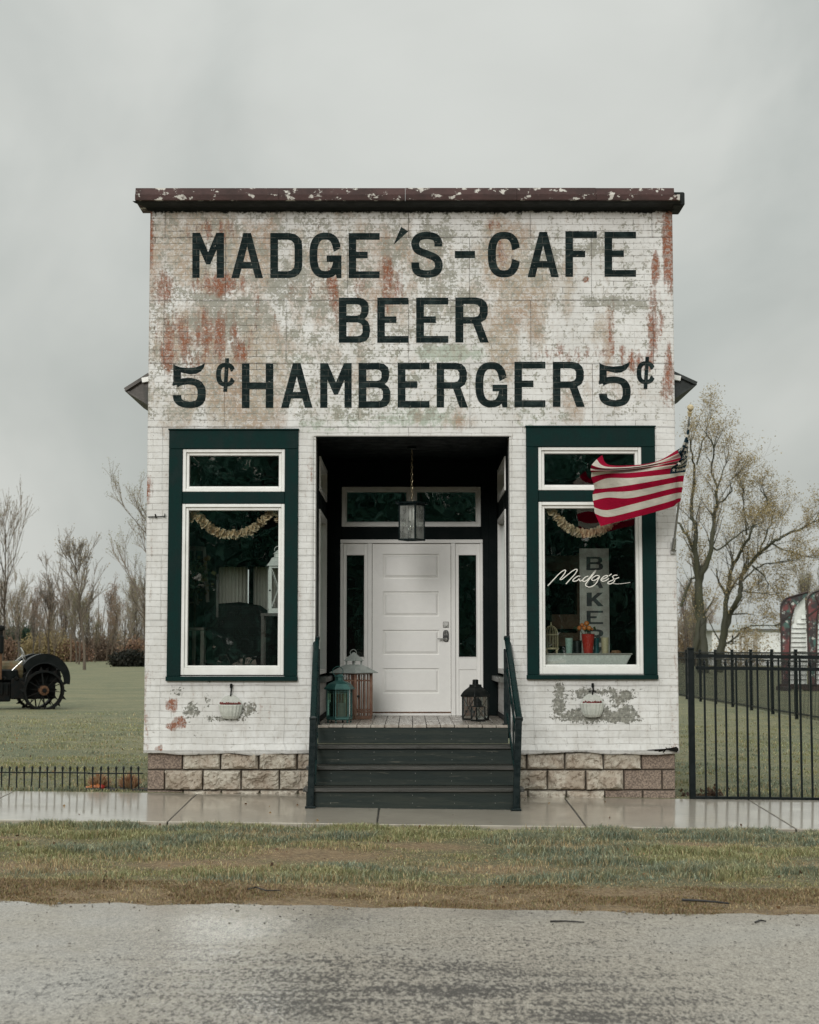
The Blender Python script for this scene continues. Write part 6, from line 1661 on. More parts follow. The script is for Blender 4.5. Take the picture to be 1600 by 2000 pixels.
# shrubs and brush
def bush(name, px, pyb, pyt, wpx, label, cols, n, size, seed, dens=26, stems=24, D=None, flat=.55):
    rn = random.Random(seed); b = on_ground(px, pyb, 0.0)
    if D: b = Vector(((px - 800) / FPX * D, CAMY + D, 0))
    D_ = b.y - CAMY; H = at(px, pyt, b.y).z; Wd = wpx * D_ / FPX
    r = thing(name, b, label, 'shrub')
    mb = MB(); cs = []
    for k in range(n):
        a = rn.uniform(0, 6.28); q = math.sqrt(rn.random()); z = rn.uniform(.08, 1) * H * math.sqrt(max(.05, 1 - (q * .85) ** 2)) * .92
        cs.append((b.x + Wd / 2 * q * math.cos(a) * .92, b.y + Wd / 2 * q * math.sin(a) * flat, z))
    for k in range(stems):
        c_ = rn.choice(cs); mb.tube([(b.x + (c_[0]-b.x) * .35, b.y + (c_[1]-b.y) * .35, -.05), (b.x + (c_[0]-b.x) * .7, c_[1], c_[2] * .55), c_], [.03, .02, .008], 4, cap=False)
    mb.build('stems', MT['twigs'], r, fixn=False)
    lm = MB(); tn = []; leaf_cards(lm, cs, dens, H * .10 + .08, size, cols, rn, tn); build_tinted(lm, 'foliage', MT['leaf'], r, tn)
bush('evergreen_shrub', 42, 1291, 1222, 88, 'dark green evergreen shrub behind the tractor', [(.03,.058,.036),(.042,.075,.045),(.022,.042,.028)], 170, .3, 301, 50)
bush('budding_shrub', 92, 1293, 1232, 110, 'olive tan budding shrub at the wood edge right of the evergreen', [(.26,.21,.10),(.31,.25,.125),(.20,.15,.08)], 190, .22, 302, 40)
bush('brush', 138, 1293, 1252, 80, 'reddish brown brush left of the lone young tree', [(.21,.125,.085),(.26,.16,.105),(.16,.10,.07)], 150, .22, 303, 32)
bush('brush', 196, 1292, 1240, 80, 'grey-brown brush right of the lone young tree', [(.15,.11,.08),(.19,.135,.095),(.12,.09,.07)], 150, .22, 304, 30)
bush('brush', 262, 1297, 1246, 60, 'russet brush behind the dark mounded shrub', [(.24,.15,.10),(.29,.19,.12),(.18,.11,.08)], 110, .2, 305, 32)
bush('mounded_shrub', 250, 1303, 1271, 68, 'low dark mounded shrub beside the left wall of the cafe', [(.020,.022,.016),(.03,.028,.02),(.014,.017,.013)], 150, .22, 306, 30)
bush('brush', 5, 1293, 1240, 60, 'brown brush at the left frame edge behind the tractor stack', [(.18,.12,.085),(.23,.15,.10)], 110, .22, 307, 30)
bush('brush', 1345, 1296, 1180, 60, 'brown brush between the cafe and the tall mossy tree', [(.24,.175,.105),(.30,.23,.135),(.18,.13,.085)], 240, .2, 308, 16, 50)
bush('brush', 1445, 1300, 1215, 110, 'low tan brush under the leaning tree', [(.33,.26,.14),(.26,.20,.11)], 130, .15, 309, 9, 30, D=140)
# far wood mass closing the view between the trunks
rn = random.Random(9); mb = MB(); tn = []
for px in list(np.arange(-900, 1290, 1.9)) + list(np.arange(1640, 2400, 2.2)):
    D = rn.uniform(255, 300); x = (px - 800) / FPX * D; H = rn.uniform(4, 11)
    mb.tube([(x, CAMY + D, 0), (x + rn.gauss(0, .5), CAMY + D, H * .5), (x + rn.gauss(0, .8), CAMY + D, H)], [.13, .09, .03], 3, cap=False)
for px in list(np.arange(-900, 1290, 4.6)) + list(np.arange(1640, 2400, 5.0)):
    D = rn.uniform(255, 300); x = (px - 800) / FPX * D
    for k in range(3): mb.tube([(x, CAMY + D, 0), (x + rn.gauss(0, 1), CAMY + D + 1, 2), (x + rn.gauss(0, 2), CAMY + D, rn.uniform(2.5, 5))], [.10, .08, .03], 3, cap=False)
tag(mb.build('far_wood', MT['twigs'], None, fixn=False), 'thin grey-brown far wood seen between the bare trees', 'wood', kind='stuff')
lm = MB(); tn = []
leaf_cards(lm, [((px - 800) / FPX * 262 + rn.gauss(0, 1), CAMY + 262 + rn.uniform(-8, 8), rn.uniform(.2, 3.6)) for px in np.arange(-900, 1300, 1.25)] + [((px - 800) / FPX * 240, CAMY + 240 + rn.uniform(-8, 8), rn.uniform(.2, 3.0)) for px in np.arange(1290, 2400, 1.3)], 16, .6, .32, [(.20,.135,.09),(.15,.11,.075),(.22,.175,.10),(.16,.14,.08)], rn, tn)
tag(build_tinted(lm, 'undergrowth', MT['leaf'], None, tn), 'low brown undergrowth along the foot of the far woods', 'undergrowth', kind='stuff')
# dark trees across the road, behind the camera: what the window glass reflects
rn = random.Random(31); lm = MB(); tn = []; mb = MB()
for k in range(52):
    x = -46 + (k % 26) * 3.6 + rn.uniform(-1, 1) + (1.8 if k >= 26 else 0); y = (-50 if k < 26 else -66) - rn.uniform(0, 16); H = rn.uniform(11.5, 13.0)
    H += .9 if abs(x) < 12 else -.8
    if k >= 26: H *= 1.08
    mb.tube([(x, y, 0), (x + .3, y, H * .6), (x, y, H)], [.3, .2, .03], 5, cap=False)
    cs = []
    for q in range(110):
        z = rn.uniform(.08, 1) * H; rad = max(.1, 1 - (z / H) ** 4) ** .5 * 2.6 + .4; a = rn.uniform(0, 6.28); cs.append((x + rad * math.cos(a) * rn.random() ** .5, y + rad * math.sin(a) * rn.random() ** .5, z))
    leaf_cards(lm, cs, 20, .55, .5, [(.07,.19,.145),(.10,.24,.18),(.045,.12,.095)], rn, tn)
tag(build_tinted(lm, 'wood_across_road', MT['leaf'], None, tn), 'dark evergreen wood across the road mirrored in the windows', 'wood', kind='stuff')
o = mb.build('wood_across_road_trunks', MT['bark'], bpy.data.objects['wood_across_road'], fixn=False)

# ================================================================== white house far right
D = 165; Yh = CAMY + D
a, b = at(1392, 1300, Yh).x, at(1620, 1300, Yh).x; zt = at(1450, 1232, Yh).z
r = thing('white_house', ((a + b) / 2, Yh, 0), 'low white house with a flat roofline behind the leaning tree', 'house')
wh = pm('house_white', (.68, .69, .67), .6, (.64, .65, .62), .5, .6)
MB().box(a, b, Yh, Yh + 7, 0, zt).build('wall', wh, r)
rfm = pm('roof_grey', (.07, .065, .06), .8)
MB().prism([[(Yh - .5, zt), (Yh + 7.5, zt), (Yh + 7.5, zt + .12), (Yh + 3.5, zt + .75), (Yh - .5, zt + .12)]], lambda p, q, d: Vector((d, p, q)), a - .5, b + .5).build('roof', pm('roof_pale', (.30, .31, .30), .8), r)
MB().box(a + 3, b + .5, Yh - .56, Yh - .505, zt + .06, zt + .16).build('gutter', rfm, r)
for x0, x1, y0, y1 in ((1415.5, 1420, 1245, 1260), (1428, 1434, 1240, 1258)):
    p, q = at(x0, y1, Yh), at(x1, y0, Yh); mb = MB(); mb.box(p.x, q.x, Yh - .05, Yh + .02, p.z, q.z); w = mb.build('window', MT['vinyl'], r)
    MB().box(p.x + .06, q.x - .06, Yh - .06, Yh - .052, p.z + .06, q.z - .06).build('pane', MT['keypad'], w)
pcol = pm('porch_post', (.36, .33, .28), .7)
for x0, x1 in ((1455.5, 1460.5), (1473, 1479)):
    p, q = at(x0, 1300, Yh - .4), at(x1, 1235, Yh - .4); MB().box(p.x, q.x, Yh - .5, Yh - .25, 0, zt).build('porch_post', pcol, r)
MB().box(at(1445, 1300, Yh).x, at(1448, 1300, Yh).x, Yh - .04, Yh + .02, 0, zt - .1).build('trim_board', pcol, r)

# ================================================================== arched painted shelter at the right edge
D = 62; Ys = CAMY + D
m, t, p = new_mat('flaking_red_teal_paint'); v = coords(t)
n1 = NOISE(t, SCALE(t, v, (1, 1, .55)), 1.6, 5, .6); n2 = NOISE(t, v, 2.6, 5, .6, dist=.5)
c = MIX(t, RAMP(t, n1, .46, .56), (.05, .12, .10), (.14, .038, .038)); c = MIX(t, RAMP(t, n2, .43, .55), c, (.028, .022, .022)); c = MIX(t, RAMP(t, NOISE(t, v, 4.5, 6, .65), .57, .65), c, (.46, .48, .44))
t.links.new(c, p.inputs['Base Color']); p.inputs['Roughness'].default_value = .6; MT['flake'] = m
sil = pm('whitewashed_slats', (.74, .76, .72), .6, (.64, .67, .63), 2, 1)
dk = pm('dark_steel_edge', (.022, .016, .014), .6, (.06, .028, .022), 3, 1)
r = thing('arched_shelter', (at(1560, 1340, Ys).x, Ys, 0), 'arched metal farm shelter with flaking red and teal ribs and white slats', 'shelter')
def shelter_bay(px0, px1, ptop, yoff):
    Yb = Ys + yoff; sc = D / FPX
    x0 = at(px0, 1300, Yb).x; x1 = at(px1, 1300, Yb).x; zt = at(px0, ptop, Yb).z
    W_ = x1 - x0; z0 = .25
    # outer line of the rib: upright, rounded shoulder, rising roof line
    R_ = .42
    outer = [(x0, z0)] + [(x0 + R_ - R_ * math.cos(R(q)), zt - .48 - R_ * .2 + R_ * math.sin(R(q))) for q in (0, 20, 40, 60, 78)] + [(x1 + .02, zt + .04)]
    inner = [(x0 + .25, z0), (x0 + .36, zt - 1.0), (x0 + .50, zt - .55), (x1 + .02, zt - .05)]
    loop = outer + inner[::-1]
    o = MB().prism([loop], lambda a, b, d: Vector((a, Yb + d, b)), 0, .10).build('painted_rib', MT['flake'], r)
    mb = MB(); pts = [Vector((a, Yb - .03, b)) for a, b in outer]
    for a, b in zip(pts[:-1], pts[1:]): mb.bar(a, b, .06, .30, up=(0, 1, 0)) if False else mb.tube([a, b], .035, 6)
    ptsi = [Vector((a, Yb - .02, b)) for a, b in inner[:3]]
    for a, b in zip(ptsi[:-1], ptsi[1:]): mb.tube([a, b], .03, 6)
    mb.tube([(x0 + .01, Yb - .02, zt - 1.05), (x0 + .46, Yb - .02, zt - .72), (x0 + .30, Yb - .02, zt - .30)], .03, 6)
    mb.build('rib_edge', dk, o)
    # slats from the rib back to the next bay
    mb = MB(); me2 = MB(); n = 16; H = zt - .62 - z0
    for k in range(n):
        za = z0 + H * k / n; zb = z0 + H * (k + 1) / n; xl = x0 + .25 + .13 * (k / n) + (0 if k < n - 4 else .16 * (k - n + 5))
        mb.add([(xl, Yb + .30, za + .012), (x1, Yb + .30, za + .012), (x1, Yb + .36, zb - .012), (xl, Yb + .36, zb - .012)], [(0, 1, 2, 3)])
        me2.bar((xl - .03, Yb + .28, za), (x1, Yb + .28, za), .018, .018)
    mb.build('slats', sil, r, fixn=False); me2.build('slat_edges', dk, r)
    MB().prism([[(x0 + .36, z0), (x1, z0), (x1, zt - .03), (x0 + .62, zt - .6)]], lambda a, b, d: Vector((a, Yb + .40 + d, b)), 0, .05).build('back_sheet', sil, r)
shelter_bay(1527, 1580, 1158, .9); shelter_bay(1579, 1632, 1147, 0); shelter_bay(1631, 1684, 1140, -.9)
mb = MB(); pa, pb = at(1526, 1335, Ys + .9), at(1684, 1348, Ys - .9)
mb.bar((pa.x, Ys + .95, .17), (pb.x, Ys - .8, .17), .25, .20); mb.build('base_beam', dk, r)
for px in (1530, 1584, 1640):
    x = at(px, 1340, Ys).x; MB().box(x, x + .25, Ys - .2, Ys + 1.2, -.05, .18).build('foot', dk, r)

# ================================================================== old tractor
gy = 26.0
wc = on_ground(84, 1388, 0.0); gy = wc.y
trac = thing('tractor', (wc.x, wc.y, 0), 'old rusty steel-wheeled tractor with curved fender cut off by the left frame edge', 'tractor')
fT = rotv((wc.x, wc.y, 0), R(180 + 22))            # local +x = forwards (left, a little towards the camera), local +y = far... side below
def L2W(x, y, z): return fT(x, y, z)
def wheel(cx, cy, rad, wid, nsp, hubr, parent, lugs, near):
    mb = MB(); n = 40
    prof_o = rad; prof_i = rad - .05
    for (ra, rb, ya, yb) in ((prof_o, prof_i, -wid/2, wid/2),):
        vs = []
        for k in range(n):
            a = 2*math.pi*k/n
            for (rr_, yy_) in ((ra, ya), (ra, yb), (rb, yb), (rb, ya)): vs.append(L2W(cx + rr_*math.cos(a), cy + yy_, rad + rr_*math.sin(a)))
        fs = []
        for k in range(n):
            k2 = (k+1) % n
            for q in range(4): fs.append((k*4+q, k*4+(q+1) % 4, k2*4+(q+1) % 4, k2*4+q))
        mb.add(vs, fs)
    w = mb.build('wheel', MT['iron'], parent)
    if lugs:
        for k in range(lugs):
            a = 2*math.pi*k/lugs + .35
            for s in (-1, 1):
                mb = MB(); a2 = a + (math.pi/lugs if s > 0 else 0); y0 = cy + s*wid*.27
                b1 = [L2W(cx + (rad-.002)*math.cos(a2+da), y0 + dy, rad + (rad-.002)*math.sin(a2+da)) for da, dy in ((-.085,-.05),(.085,-.05),(.085,.05),(-.085,.05))]
                tip = L2W(cx + (rad+.105)*math.cos(a2+.05), y0, rad + (rad+.105)*math.sin(a2+.05)); mb.add(b1 + [tip], [(3,2,1,0),(0,1,4),(1,2,4),(2,3,4),(3,0,4)])
                mb.build('lug', MT['iron'], w)
    mb = MB()
    for k in range(nsp):
        a = 2*math.pi*k/nsp + .1; s = 1 if k % 2 else -1
        mb.bar(L2W(cx + hubr*.7*math.cos(a), cy + s*.09, rad + hubr*.7*math.sin(a)), L2W(cx + (rad-.04)*math.cos(a), cy + s*wid*.30, rad + (rad-.04)*math.sin(a)), .035, .018)
    mb.build('spoke', MT['iron'], w)
    mb = MB(); mb.tube([L2W(cx, cy - .13, rad), L2W(cx, cy + .13, rad)], hubr, 16)
    for k in range(8): a = 2*math.pi*k/8; mb.tube([L2W(cx + hubr*.68*math.cos(a), cy - .16, rad + hubr*.68*math.sin(a)), L2W(cx + hubr*.68*math.cos(a), cy + .16, rad + hubr*.68*math.sin(a))], .022, 6)
    h = mb.build('hub', MT['rust'], w); MB().tube([L2W(cx, cy - .2, rad), L2W(cx, cy + .2, rad)], hubr * .42, 10).build('hub_cap', MT['iron'], h)
# local +y points towards the camera after the turn; near wheel at y = 0
RW = .50
wheel(0, 0, RW, .30, 14, .12, trac, 9, True)
wheel(0, -1.25, RW, .30, 14, .12, trac, 9, False)
wheel(2.05, -.18, .36, .14, 10, .08, trac, 0, True)
wheel(2.05, -1.05, .36, .14, 10, .08, trac, 0, False)
def fender(cy, name='fender'):
    mb = MB(); Rf = .635; cz = .78; n = 22; w0, w1 = cy - .19, cy + .17
    arc = [(-Rf * math.cos(R(q)) * 1.0, cz + Rf * math.sin(R(q))) for q in [-12 + (147 + 12) * k / n for k in range(n + 1)]]
    vs = []; fs = []
    for (x, z) in arc:
        vs += [L2W(x, w0, z), L2W(x, w1, z), L2W(x, w1 + .012, z - .0), L2W(x * .985, w0, cz + (z - cz) * .98)]
    for i in range(n): fs.append((4*i, 4*i+1, 4*i+5, 4*i+4))
    mb.add(vs, fs)
    # flat outer cheek, open over the lower half of the wheel
    out_ = [L2W(x, w1, z) for x, z in arc]; 
    inn_ = [L2W(-.48 * math.cos(R(q)), w1, RW + .20 + .48 * math.sin(R(q))) for q in [0 + 150 * k / n for k in range(n + 1)]]
    mb.add(out_ + inn_, [(i, i + 1, n + 2 + i, n + 1 + i) for i in range(n)])
    o = mb.build(name, MT['fender'], trac, fixn=True); s = o.modifiers.new('t', 'SOLIDIFY'); s.thickness = .012
    mb = MB(); mb.tube([L2W(-.48 * math.cos(R(q)), w1 + .012, RW + .20 + .48 * math.sin(R(q))) for q in range(-5, 186, 8)], .012, 5); mb.build('fender_bead', MT['fender'], o)
    MB().prism([[(-.48 * math.cos(R(q)), RW + .20 + .48 * math.sin(R(q))) for q in range(0, 181, 12)]], lambda a, b, d: L2W(a, cy - .20 + d, b), 0, .012).build('inner_guard', MT['iron'], o)
fender(0); fender(-1.25)
def lb(mb, x0, x1, y0, y1, z0, z1):
    vs = [L2W(x, y, z) for x in (x0, x1) for y in (y0, y1) for z in (z0, z1)]; mb.add(vs, [(0,1,3,2),(4,6,7,5),(0,4,5,1),(2,3,7,6),(0,2,6,4),(1,5,7,3)])
mb = MB(); lb(mb, -.35, .75, -.95, -.25, .28, .80); mb.tube([L2W(0, -1.2, RW), L2W(0, -.05, RW)], .13, 10); mb.build('transmission', MT['iron'], trac, bevel=.03)
mb = MB(); lb(mb, .75, 1.75, -.88, -.30, .22, .70); mb.build('engine_block', MT['iron'], trac, bevel=.03)
for k in range(7): MB().tube([L2W(.85 + .13 * k, -.28, .40), L2W(.85 + .13 * k, -.26, .66)], .035, 7).build('engine_pipe', MT['iron'], trac)
for k in range(5): MB().tube([L2W(.3 + .3 * k, -.24, .78), L2W(.36 + .3 * k, -.24, .83)], .05, 7).build('engine_fitting', MT['iron'], trac)
mb = MB(); lb(mb, .55, 1.9, -.85, -.33, .705, 1.05); mb.build('hood', MT['fender'], trac, bevel=.06)
mb = MB(); lb(mb, 1.905, 2.05, -.88, -.30, .35, 1.12); mb.build('radiator', MT['iron'], trac, bevel=.03)
tk = pm('rusty_olive_tank', (.075, .065, .030), .8, (.12, .06, .025), 6, 1)
mb = MB(); mb.tube([L2W(.45, -.6, 1.0), L2W(1.1, -.6, 1.0)], .24, 14); mb.build('fuel_tank', tk, trac)
sx, sy = 1.06, -.12
mb = MB(); mb.tube([L2W(sx, sy, .78), L2W(sx, sy, 1.45)], .052, 10); st = mb.build('stack', MT['rust'], trac)
mb = MB(); mb.lathe([(.075, 0), (.085, .03), (.085, .42), (.06, .44), (.06, .56), (.10, .58), (.11, .64), (.09, .68), (.02, .70)], 12, L2W(sx, sy, 1.42)); mb.build('air_cleaner', MT['iron'], st)
mb = MB(); sc_ = L2W(.42, -.6, 1.42)
ring = [L2W(.42 + .18 * math.cos(t) * .35, -.6 + .19 * math.sin(t), 1.38 + .18 * math.cos(t)) for t in [R(k * 20) for k in range(19)]]
mb.tube(ring, .014, 6, cap=False); mb.tube([L2W(.42, -.6, 1.38), L2W(.75, -.6, 1.10)], .018, 6)
for k in range(3): t_ = R(k * 120); mb.tube([L2W(.42, -.6, 1.38), L2W(.42 + .063 * math.cos(t_), -.6 + .19 * math.sin(t_), 1.38 + .18 * math.cos(t_))], .009, 5)
mb.build('steering_wheel', MT['steel'], trac)
mb = MB(); lb(mb, -.55, -.2, -.80, -.42, .98, 1.03); mb.tube([L2W(-.38, -.6, .98), L2W(-.1, -.6, .80)], .03, 6); mb.build('seat', MT['iron'], trac, bevel=.015)
mb = MB(); mb.bar(L2W(2.05, -1.1, .36), L2W(2.05, -.12, .36), .08, .08); mb.build('front_axle', MT['iron'], trac)
mb = MB(); mb.tube([L2W(.75, -.2, 1.0), L2W(.50, -.16, 1.24)], .016, 6); mb.tube([L2W(.55, -.2, 1.22), L2W(.30, -.2, 1.22), L2W(.0, -.2, 1.05)], .008, 5); mb.build('lever', MT['steel'], trac)

# ================================================================== bed by the pavement
def grass_clump(px, pyb, pyt, wpx, Y, label, seed, n=420):
    rn = random.Random(seed); b = at(px, pyb, Y); g = gz(b.x, Y); H = at(px, pyt, Y).z - g; Wd = wpx / 191
    r = thing('ornamental_grass', (b.x, Y, g), label, 'ornamental grass', 'dry grass clumps in the bed')
    mb = MB(); tn = []
    for k in range(n):
        a = rn.uniform(0, 6.28); q = rn.random() ** .7; bx_ = b.x + .05 * math.cos(a) * q; by_ = Y + .05 * math.sin(a) * q
        out_ = Wd / 2 * q * rn.uniform(.6, 1.2); h = H * rn.uniform(.45, 1.05) * (1 - .45 * q); w = rn.uniform(.003, .006)
        P0 = Vector((bx_, by_, g)); P1 = Vector((bx_ + out_ * .55 * math.cos(a), by_ + out_ * .55 * math.sin(a), g + h * .75)); P2 = Vector((bx_ + out_ * math.cos(a), by_ + out_ * math.sin(a), g + h * rn.uniform(.75, 1.0)))
        sdv = Vector((1, 0, 0)) * w
        mb.add([P0 - sdv, P0 + sdv, P1 + sdv * .8, P1 - sdv * .8, P2], [(0, 1, 2, 3), (3, 2, 4)]); tn.append(rn.choice([(.42,.27,.15),(.33,.18,.095),(.46,.33,.20),(.26,.12,.065)]))
    build_tinted(mb, 'dry_blades', MT['blade'], r, tn, 5)
grass_clump(194, 1546, 1500, 54, .34, 'dry tan ornamental grass clump behind the orange ornament', 1)
grass_clump(253, 1546, 1499, 50, .34, 'dry tan ornamental grass clump nearest the cafe wall', 2)
c = at(186, 1540, .27); g = gz(c.x, .27)
r = thing('garden_ornament', (c.x, .27, g), 'orange and red glazed ornament lying under the dry grass', 'ornament')
mb = MB(); mb.tube([at(166, 1538, .27), at(174, 1539, .27), at(181, 1538, .27), at(190, 1537.5, .27), at(196, 1538, .27)], [.012, .018, .034, .036, .030], 10); mb.build('ornament_body', MT['orange'], r)
mb = MB(); mb.tube([at(196, 1538, .27), at(200, 1537.5, .27), at(204, 1538.5, .27)], [.031, .034, .018], 10); mb.build('ornament_tip', MT['red'], r)
mb = MB(); rn = random.Random(4)
for k in range(46):
    px = rn.uniform(163, 288); q = at(px, 1549, rn.uniform(.12, .38)); z = gz(q.x, q.y)
    mb.lathe([(.02, -.01), (.038, .004), (.030, .022), (.010, .028)], 6, (q.x, q.y, z - .004), sx=rn.uniform(.8, 1.6))
tag(mb.build('mulch', pm('dark_mulch', (.012, .011, .010), .7, (.03, .024, .02), 30, 1), None), 'dark wet mulch pieces covering the bed by the low fence', 'mulch', kind='stuff')
mb = MB(); mb.bar(at(258, 1541, .20), at(290, 1540.5, .26), .014, .010); mb.bar(at(263, 1522, .22), at(261, 1542, .22), .008, .006); o = mb.build('edging_strip', MT['rope'], None); 
tag(o, 'thin pale edging strip lying by the cafe foundation', 'edging')
# leaf heap by the right fence post
rn = random.Random(12); mb = MB(); tn = []
leaf_cards(mb, [at(x, y, .25) for x, y in ((1375,1556),(1385,1550),(1395,1547),(1405,1554),(1340,1560),(1365,1560))], 26, .035, .05, [(.07,.045,.03),(.10,.065,.04),(.05,.03,.022),(.15,.10,.06)], rn, tn)
tag(build_tinted(mb, 'dead_leaves', MT['leaf'], None, tn), 'small heap of dead brown leaves at the foot of the right fence', 'leaves', kind='stuff')
# sticks
def stick(P, w, label, z=.012):
    q = [on_ground(x, y, -.07) for x, y in P]
    for p in q: p.z = gz(p.x, p.y) + z
    mb = MB(); mb.tube(q, [w * (1 - .5 * i / len(q)) for i in range(len(q))], 6)
    o = mb.build('stick', MT['stick'], None); c = q[0].copy(); o.data.transform(Matrix.Translation(-c)); o.location = c
    tag(o, label, 'stick', 'wet sticks lying by the road edge')
stick([(1332,1754),(1365,1755),(1398,1757),(1424,1760)], .009, 'long dark stick in the verge below the right fence', .03)
stick([(1075,1795),(1105,1794),(1141,1796)], .006, 'thin dark stick on the road edge right of centre', .018)
stick([(484,1744),(500,1740),(520,1746),(548,1745)], .006, 'crooked twig on the brown verge left of centre', .03)
stick([(1475,1792),(1486,1788),(1496,1790)], .006, 'short dark stick at the road edge far right', .018)

# ================================================================== grass
def blades(name, x0, x1, y0, y1, n, hmin, hmax, wid, label, seed, dirt_cut=True, dens_fn=None, tone=1.0):
    rg = np.random.default_rng(seed)
    X = rg.uniform(x0, x1, n); Y = rg.uniform(y0, y1, n)
    cl = fbm(X * 2.3 + 100, Y * 3.0 + 100, seed, 4); cl2 = fbm(X * .8 + 30, Y * 1.2 + 70, seed + 3, 3); sp = fbm(X * 9 + 60, Y * 9 + 20, seed + 8, 2)
    dirt = dirt_f(X, Y) if dirt_cut else np.zeros(n)
    keep = rg.random(n) < np.clip(.55 + 1.5 * (cl - .42), .34, 1) * (1 - .80 * np.clip(dirt * 1.3 - .18, 0, 1))
    if dens_fn is not None: keep &= dens_fn(X, Y, rg)
    X, Y, cl, cl2, dirt, sp = X[keep], Y[keep], cl[keep], cl2[keep], dirt[keep], sp[keep]; n = len(X)
    Z = lawn_z(X, Y) - .004
    H = (hmin + (hmax - hmin) * np.clip((cl - .34) / .34, 0, 1) ** 1.5 * rg.uniform(.45, 1.2, n)) * (1 - .55 * np.clip(dirt, 0, 1))
    A = rg.uniform(0, 2 * np.pi, n); ln = rg.uniform(.15, .95, n) * H
    A2 = A + rg.uniform(-1, 1, n); wv = wid * rg.uniform(.6, 1.3, n)
    fx, fy = np.cos(A), np.sin(A); sx_, sy_ = -np.sin(A2), np.cos(A2)
    V = np.zeros((n, 5, 3))
    V[:, 0] = np.stack([X - sx_*wv, Y - sy_*wv, Z], 1); V[:, 1] = np.stack([X + sx_*wv, Y + sy_*wv, Z], 1)
    mx, my, mz = X + fx*ln*.35, Y + fy*ln*.35, Z + H*.62
    V[:, 2] = np.stack([mx + sx_*wv*.8, my + sy_*wv*.8, mz], 1); V[:, 3] = np.stack([mx - sx_*wv*.8, my - sy_*wv*.8, mz], 1)
    V[:, 4] = np.stack([X + fx*ln, Y + fy*ln, Z + H*rg.uniform(.72, 1.0, n)], 1)
    me = bpy.data.meshes.new(name)
    me.vertices.add(n*5); me.vertices.foreach_set('co', V.reshape(-1))
    b = (np.arange(n) * 5)[:, None]
    loops = np.concatenate([b + np.array([0,1,2,3]), b + np.array([3,2,4])], 1).reshape(-1)
    me.loops.add(n*7); me.loops.foreach_set('vertex_index', loops)
    me.polygons.add(n*2); st = np.stack([np.arange(n)*7, np.arange(n)*7+4], 1).reshape(-1)
    me.polygons.foreach_set('loop_start', st)
    me.update(calc_edges=True); me.validate()
    green = np.array([.128, .130, .058]); blue = np.array([.088, .104, .070]); dry = np.array([.26, .20, .11]); yel = np.array([.19, .165, .075])
    t1 = np.clip((cl2 - .44) / .14, 0, 1)[:, None]; C = green * (1 - t1) + blue * t1
    t2 = np.clip((sp - .5) / .3 + rg.normal(0, .25, n), 0, 1)[:, None]; C = C * (1 - t2 * .5) + yel * t2 * .5
    isdry = (rg.random(n) < (.14 + .75 * np.clip(dirt, 0, 1) + .15 * (cl < .42)))[:, None]; C = np.where(isdry, dry * rg.uniform(.5, 1.1, (n, 1)), C)
    pale = (rg.random(n) < .16)[:, None]; C = np.where(pale & ~isdry, C * 1.6 + .04, C)
    C = C * rg.uniform(.65, 1.25, (n, 1)) * tone * 1.85
    buf = np.ones((n, 5, 4), 'f'); buf[:, :, :3] = C[:, None, :]
    at2 = me.attributes.new('tint', 'FLOAT_COLOR', 'POINT'); at2.data.foreach_set('color', buf.reshape(-1))
    me.materials.append(MT['blade'])
    o = bpy.data.objects.new(name, me); COL.objects.link(o); tag(o, label, 'grass', kind='stuff'); return o
blades('verge_grass', -5.6, 5.6, -6.7, -2.24, 360000, .016, .080, .0028, 'tufted wet green and straw grass of the verge between road and pavement', 3)
blades('verge_grass_fringe', -5.6, 5.6, -2.40, -2.20, 5000, .02, .075, .0030, 'longer grass fringe leaning over the front edge of the pavement', 4, False)
blades('verge_moss', -5.6, 5.6, -7.1, -5.8, 150000, .008, .034, .0028, 'short rusty dead grass mat along the road edge', 6, False, lambda X, Y, rg: Y > road_edge(X) - .04 + .34 * (fbm(X * 9, Y * 9, 77, 3) - .5), 1.0)
o = bpy.data.objects['verge_moss']; a_ = o.data.attributes['tint']; buf = np.zeros(len(o.data.vertices) * 4, 'f'); a_.data.foreach_get('color', buf); buf = buf.reshape(-1, 5, 4)
rg = np.random.default_rng(8); q = rg.random((len(buf), 1, 1)); base = np.where(q < .45, np.array([.30,.205,.11]), np.where(q < .72, np.array([.17,.115,.068]), np.array([.23,.205,.09]))) * rg.uniform(.6, 1.2, (len(buf), 1, 1))
buf[:, :, :3] = base; a_.data.foreach_set('color', buf.reshape(-1))
near_l = lambda X, Y, rg: rg.random(len(X)) < np.clip(1.1 - Y / 24, .0, 1) ** 1.3 * np.where(np.abs(X) < 3.4 + (Y + 17.5) * .255, 1, 0)
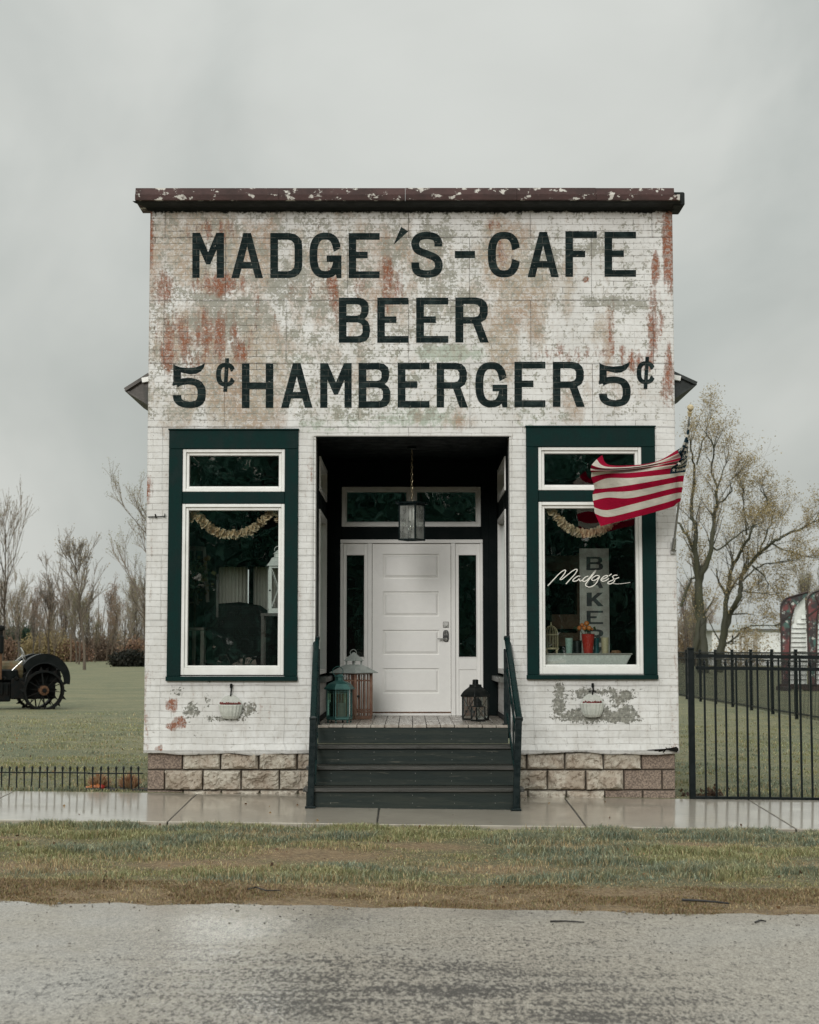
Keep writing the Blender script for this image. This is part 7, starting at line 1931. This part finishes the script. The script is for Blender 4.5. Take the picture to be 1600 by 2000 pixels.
blades('lawn_grass', -11, -2.66, .10, 26, 190000, .012, .055, .0048, 'mown wet lawn left of the cafe', 13, False, near_l, .95)
blades('lawn_grass', 2.66, 11, .10, 26, 190000, .012, .055, .0048, 'mown wet lawn right of the cafe', 14, False, near_l, .95)
blades('bed_grass', -5.4, -2.70, .02, .30, 3500, .02, .09, .0030, 'rough grass growing through the low border fence', 15, False)
blades('bed_grass', 2.70, 5.4, .03, .30, 3500, .02, .09, .0030, 'rough grass growing through the foot of the right fence', 16, False)
# fallen leaves
rn = random.Random(71); lm = MB(); tn = []
for k in range(420):
    if k < 260: x, y = rn.uniform(-5, 5), rn.uniform(-6.9, -2.3)
    elif k < 285: x, y = rn.uniform(-5, 5), rn.uniform(-2.1, -.1)
    else: x, y = rn.choice((-1, 1)) * rn.uniform(2.9, 8), rn.uniform(.4, 11)
    z = float(lawn_z(np.array([x]), np.array([y]))[0]) + (.075 if -2.2 < y < 0 else rn.uniform(.012, .05))
    leaf_cards(lm, [(x, y, z)], 1, .004, rn.uniform(.016, .034), [(.20,.12,.06),(.13,.075,.04),(.27,.18,.09),(.09,.055,.035)], rn, tn, .2)
tag(build_tinted(lm, 'fallen_leaves', MT['leaf'], None, tn), 'scattered brown fallen leaves on the grass and pavement', 'leaves', kind='stuff')
# loose stones on the road
rn = random.Random(55); mb = MB()
for k in range(260):
    x = rn.uniform(-3.6, 3.6); y = float(road_edge(x)) + .05 - abs(rn.gauss(0, .9) if k % 2 else rn.gauss(0, .12)); s = rn.uniform(.003, .008) * (1.5 if rn.random() < .05 else 1)
    mb.lathe([(s*.6, -s*.3), (s, .1*s), (s*.7, s*.6), (s*.15, s*.8)], 5, (x, y, gz(x, -6.85) + .013 + .02 * sstep(0, 4, -6.85 - y)), ph=rn.uniform(0, 6), sx=rn.uniform(.7, 1.5))
tag(mb.build('road_stones', pm('road_pebbles', (.10, .09, .08), .5, (.30, .28, .24), 40, 1), None), 'scattered small stones on the wet road', 'stones', kind='stuff')
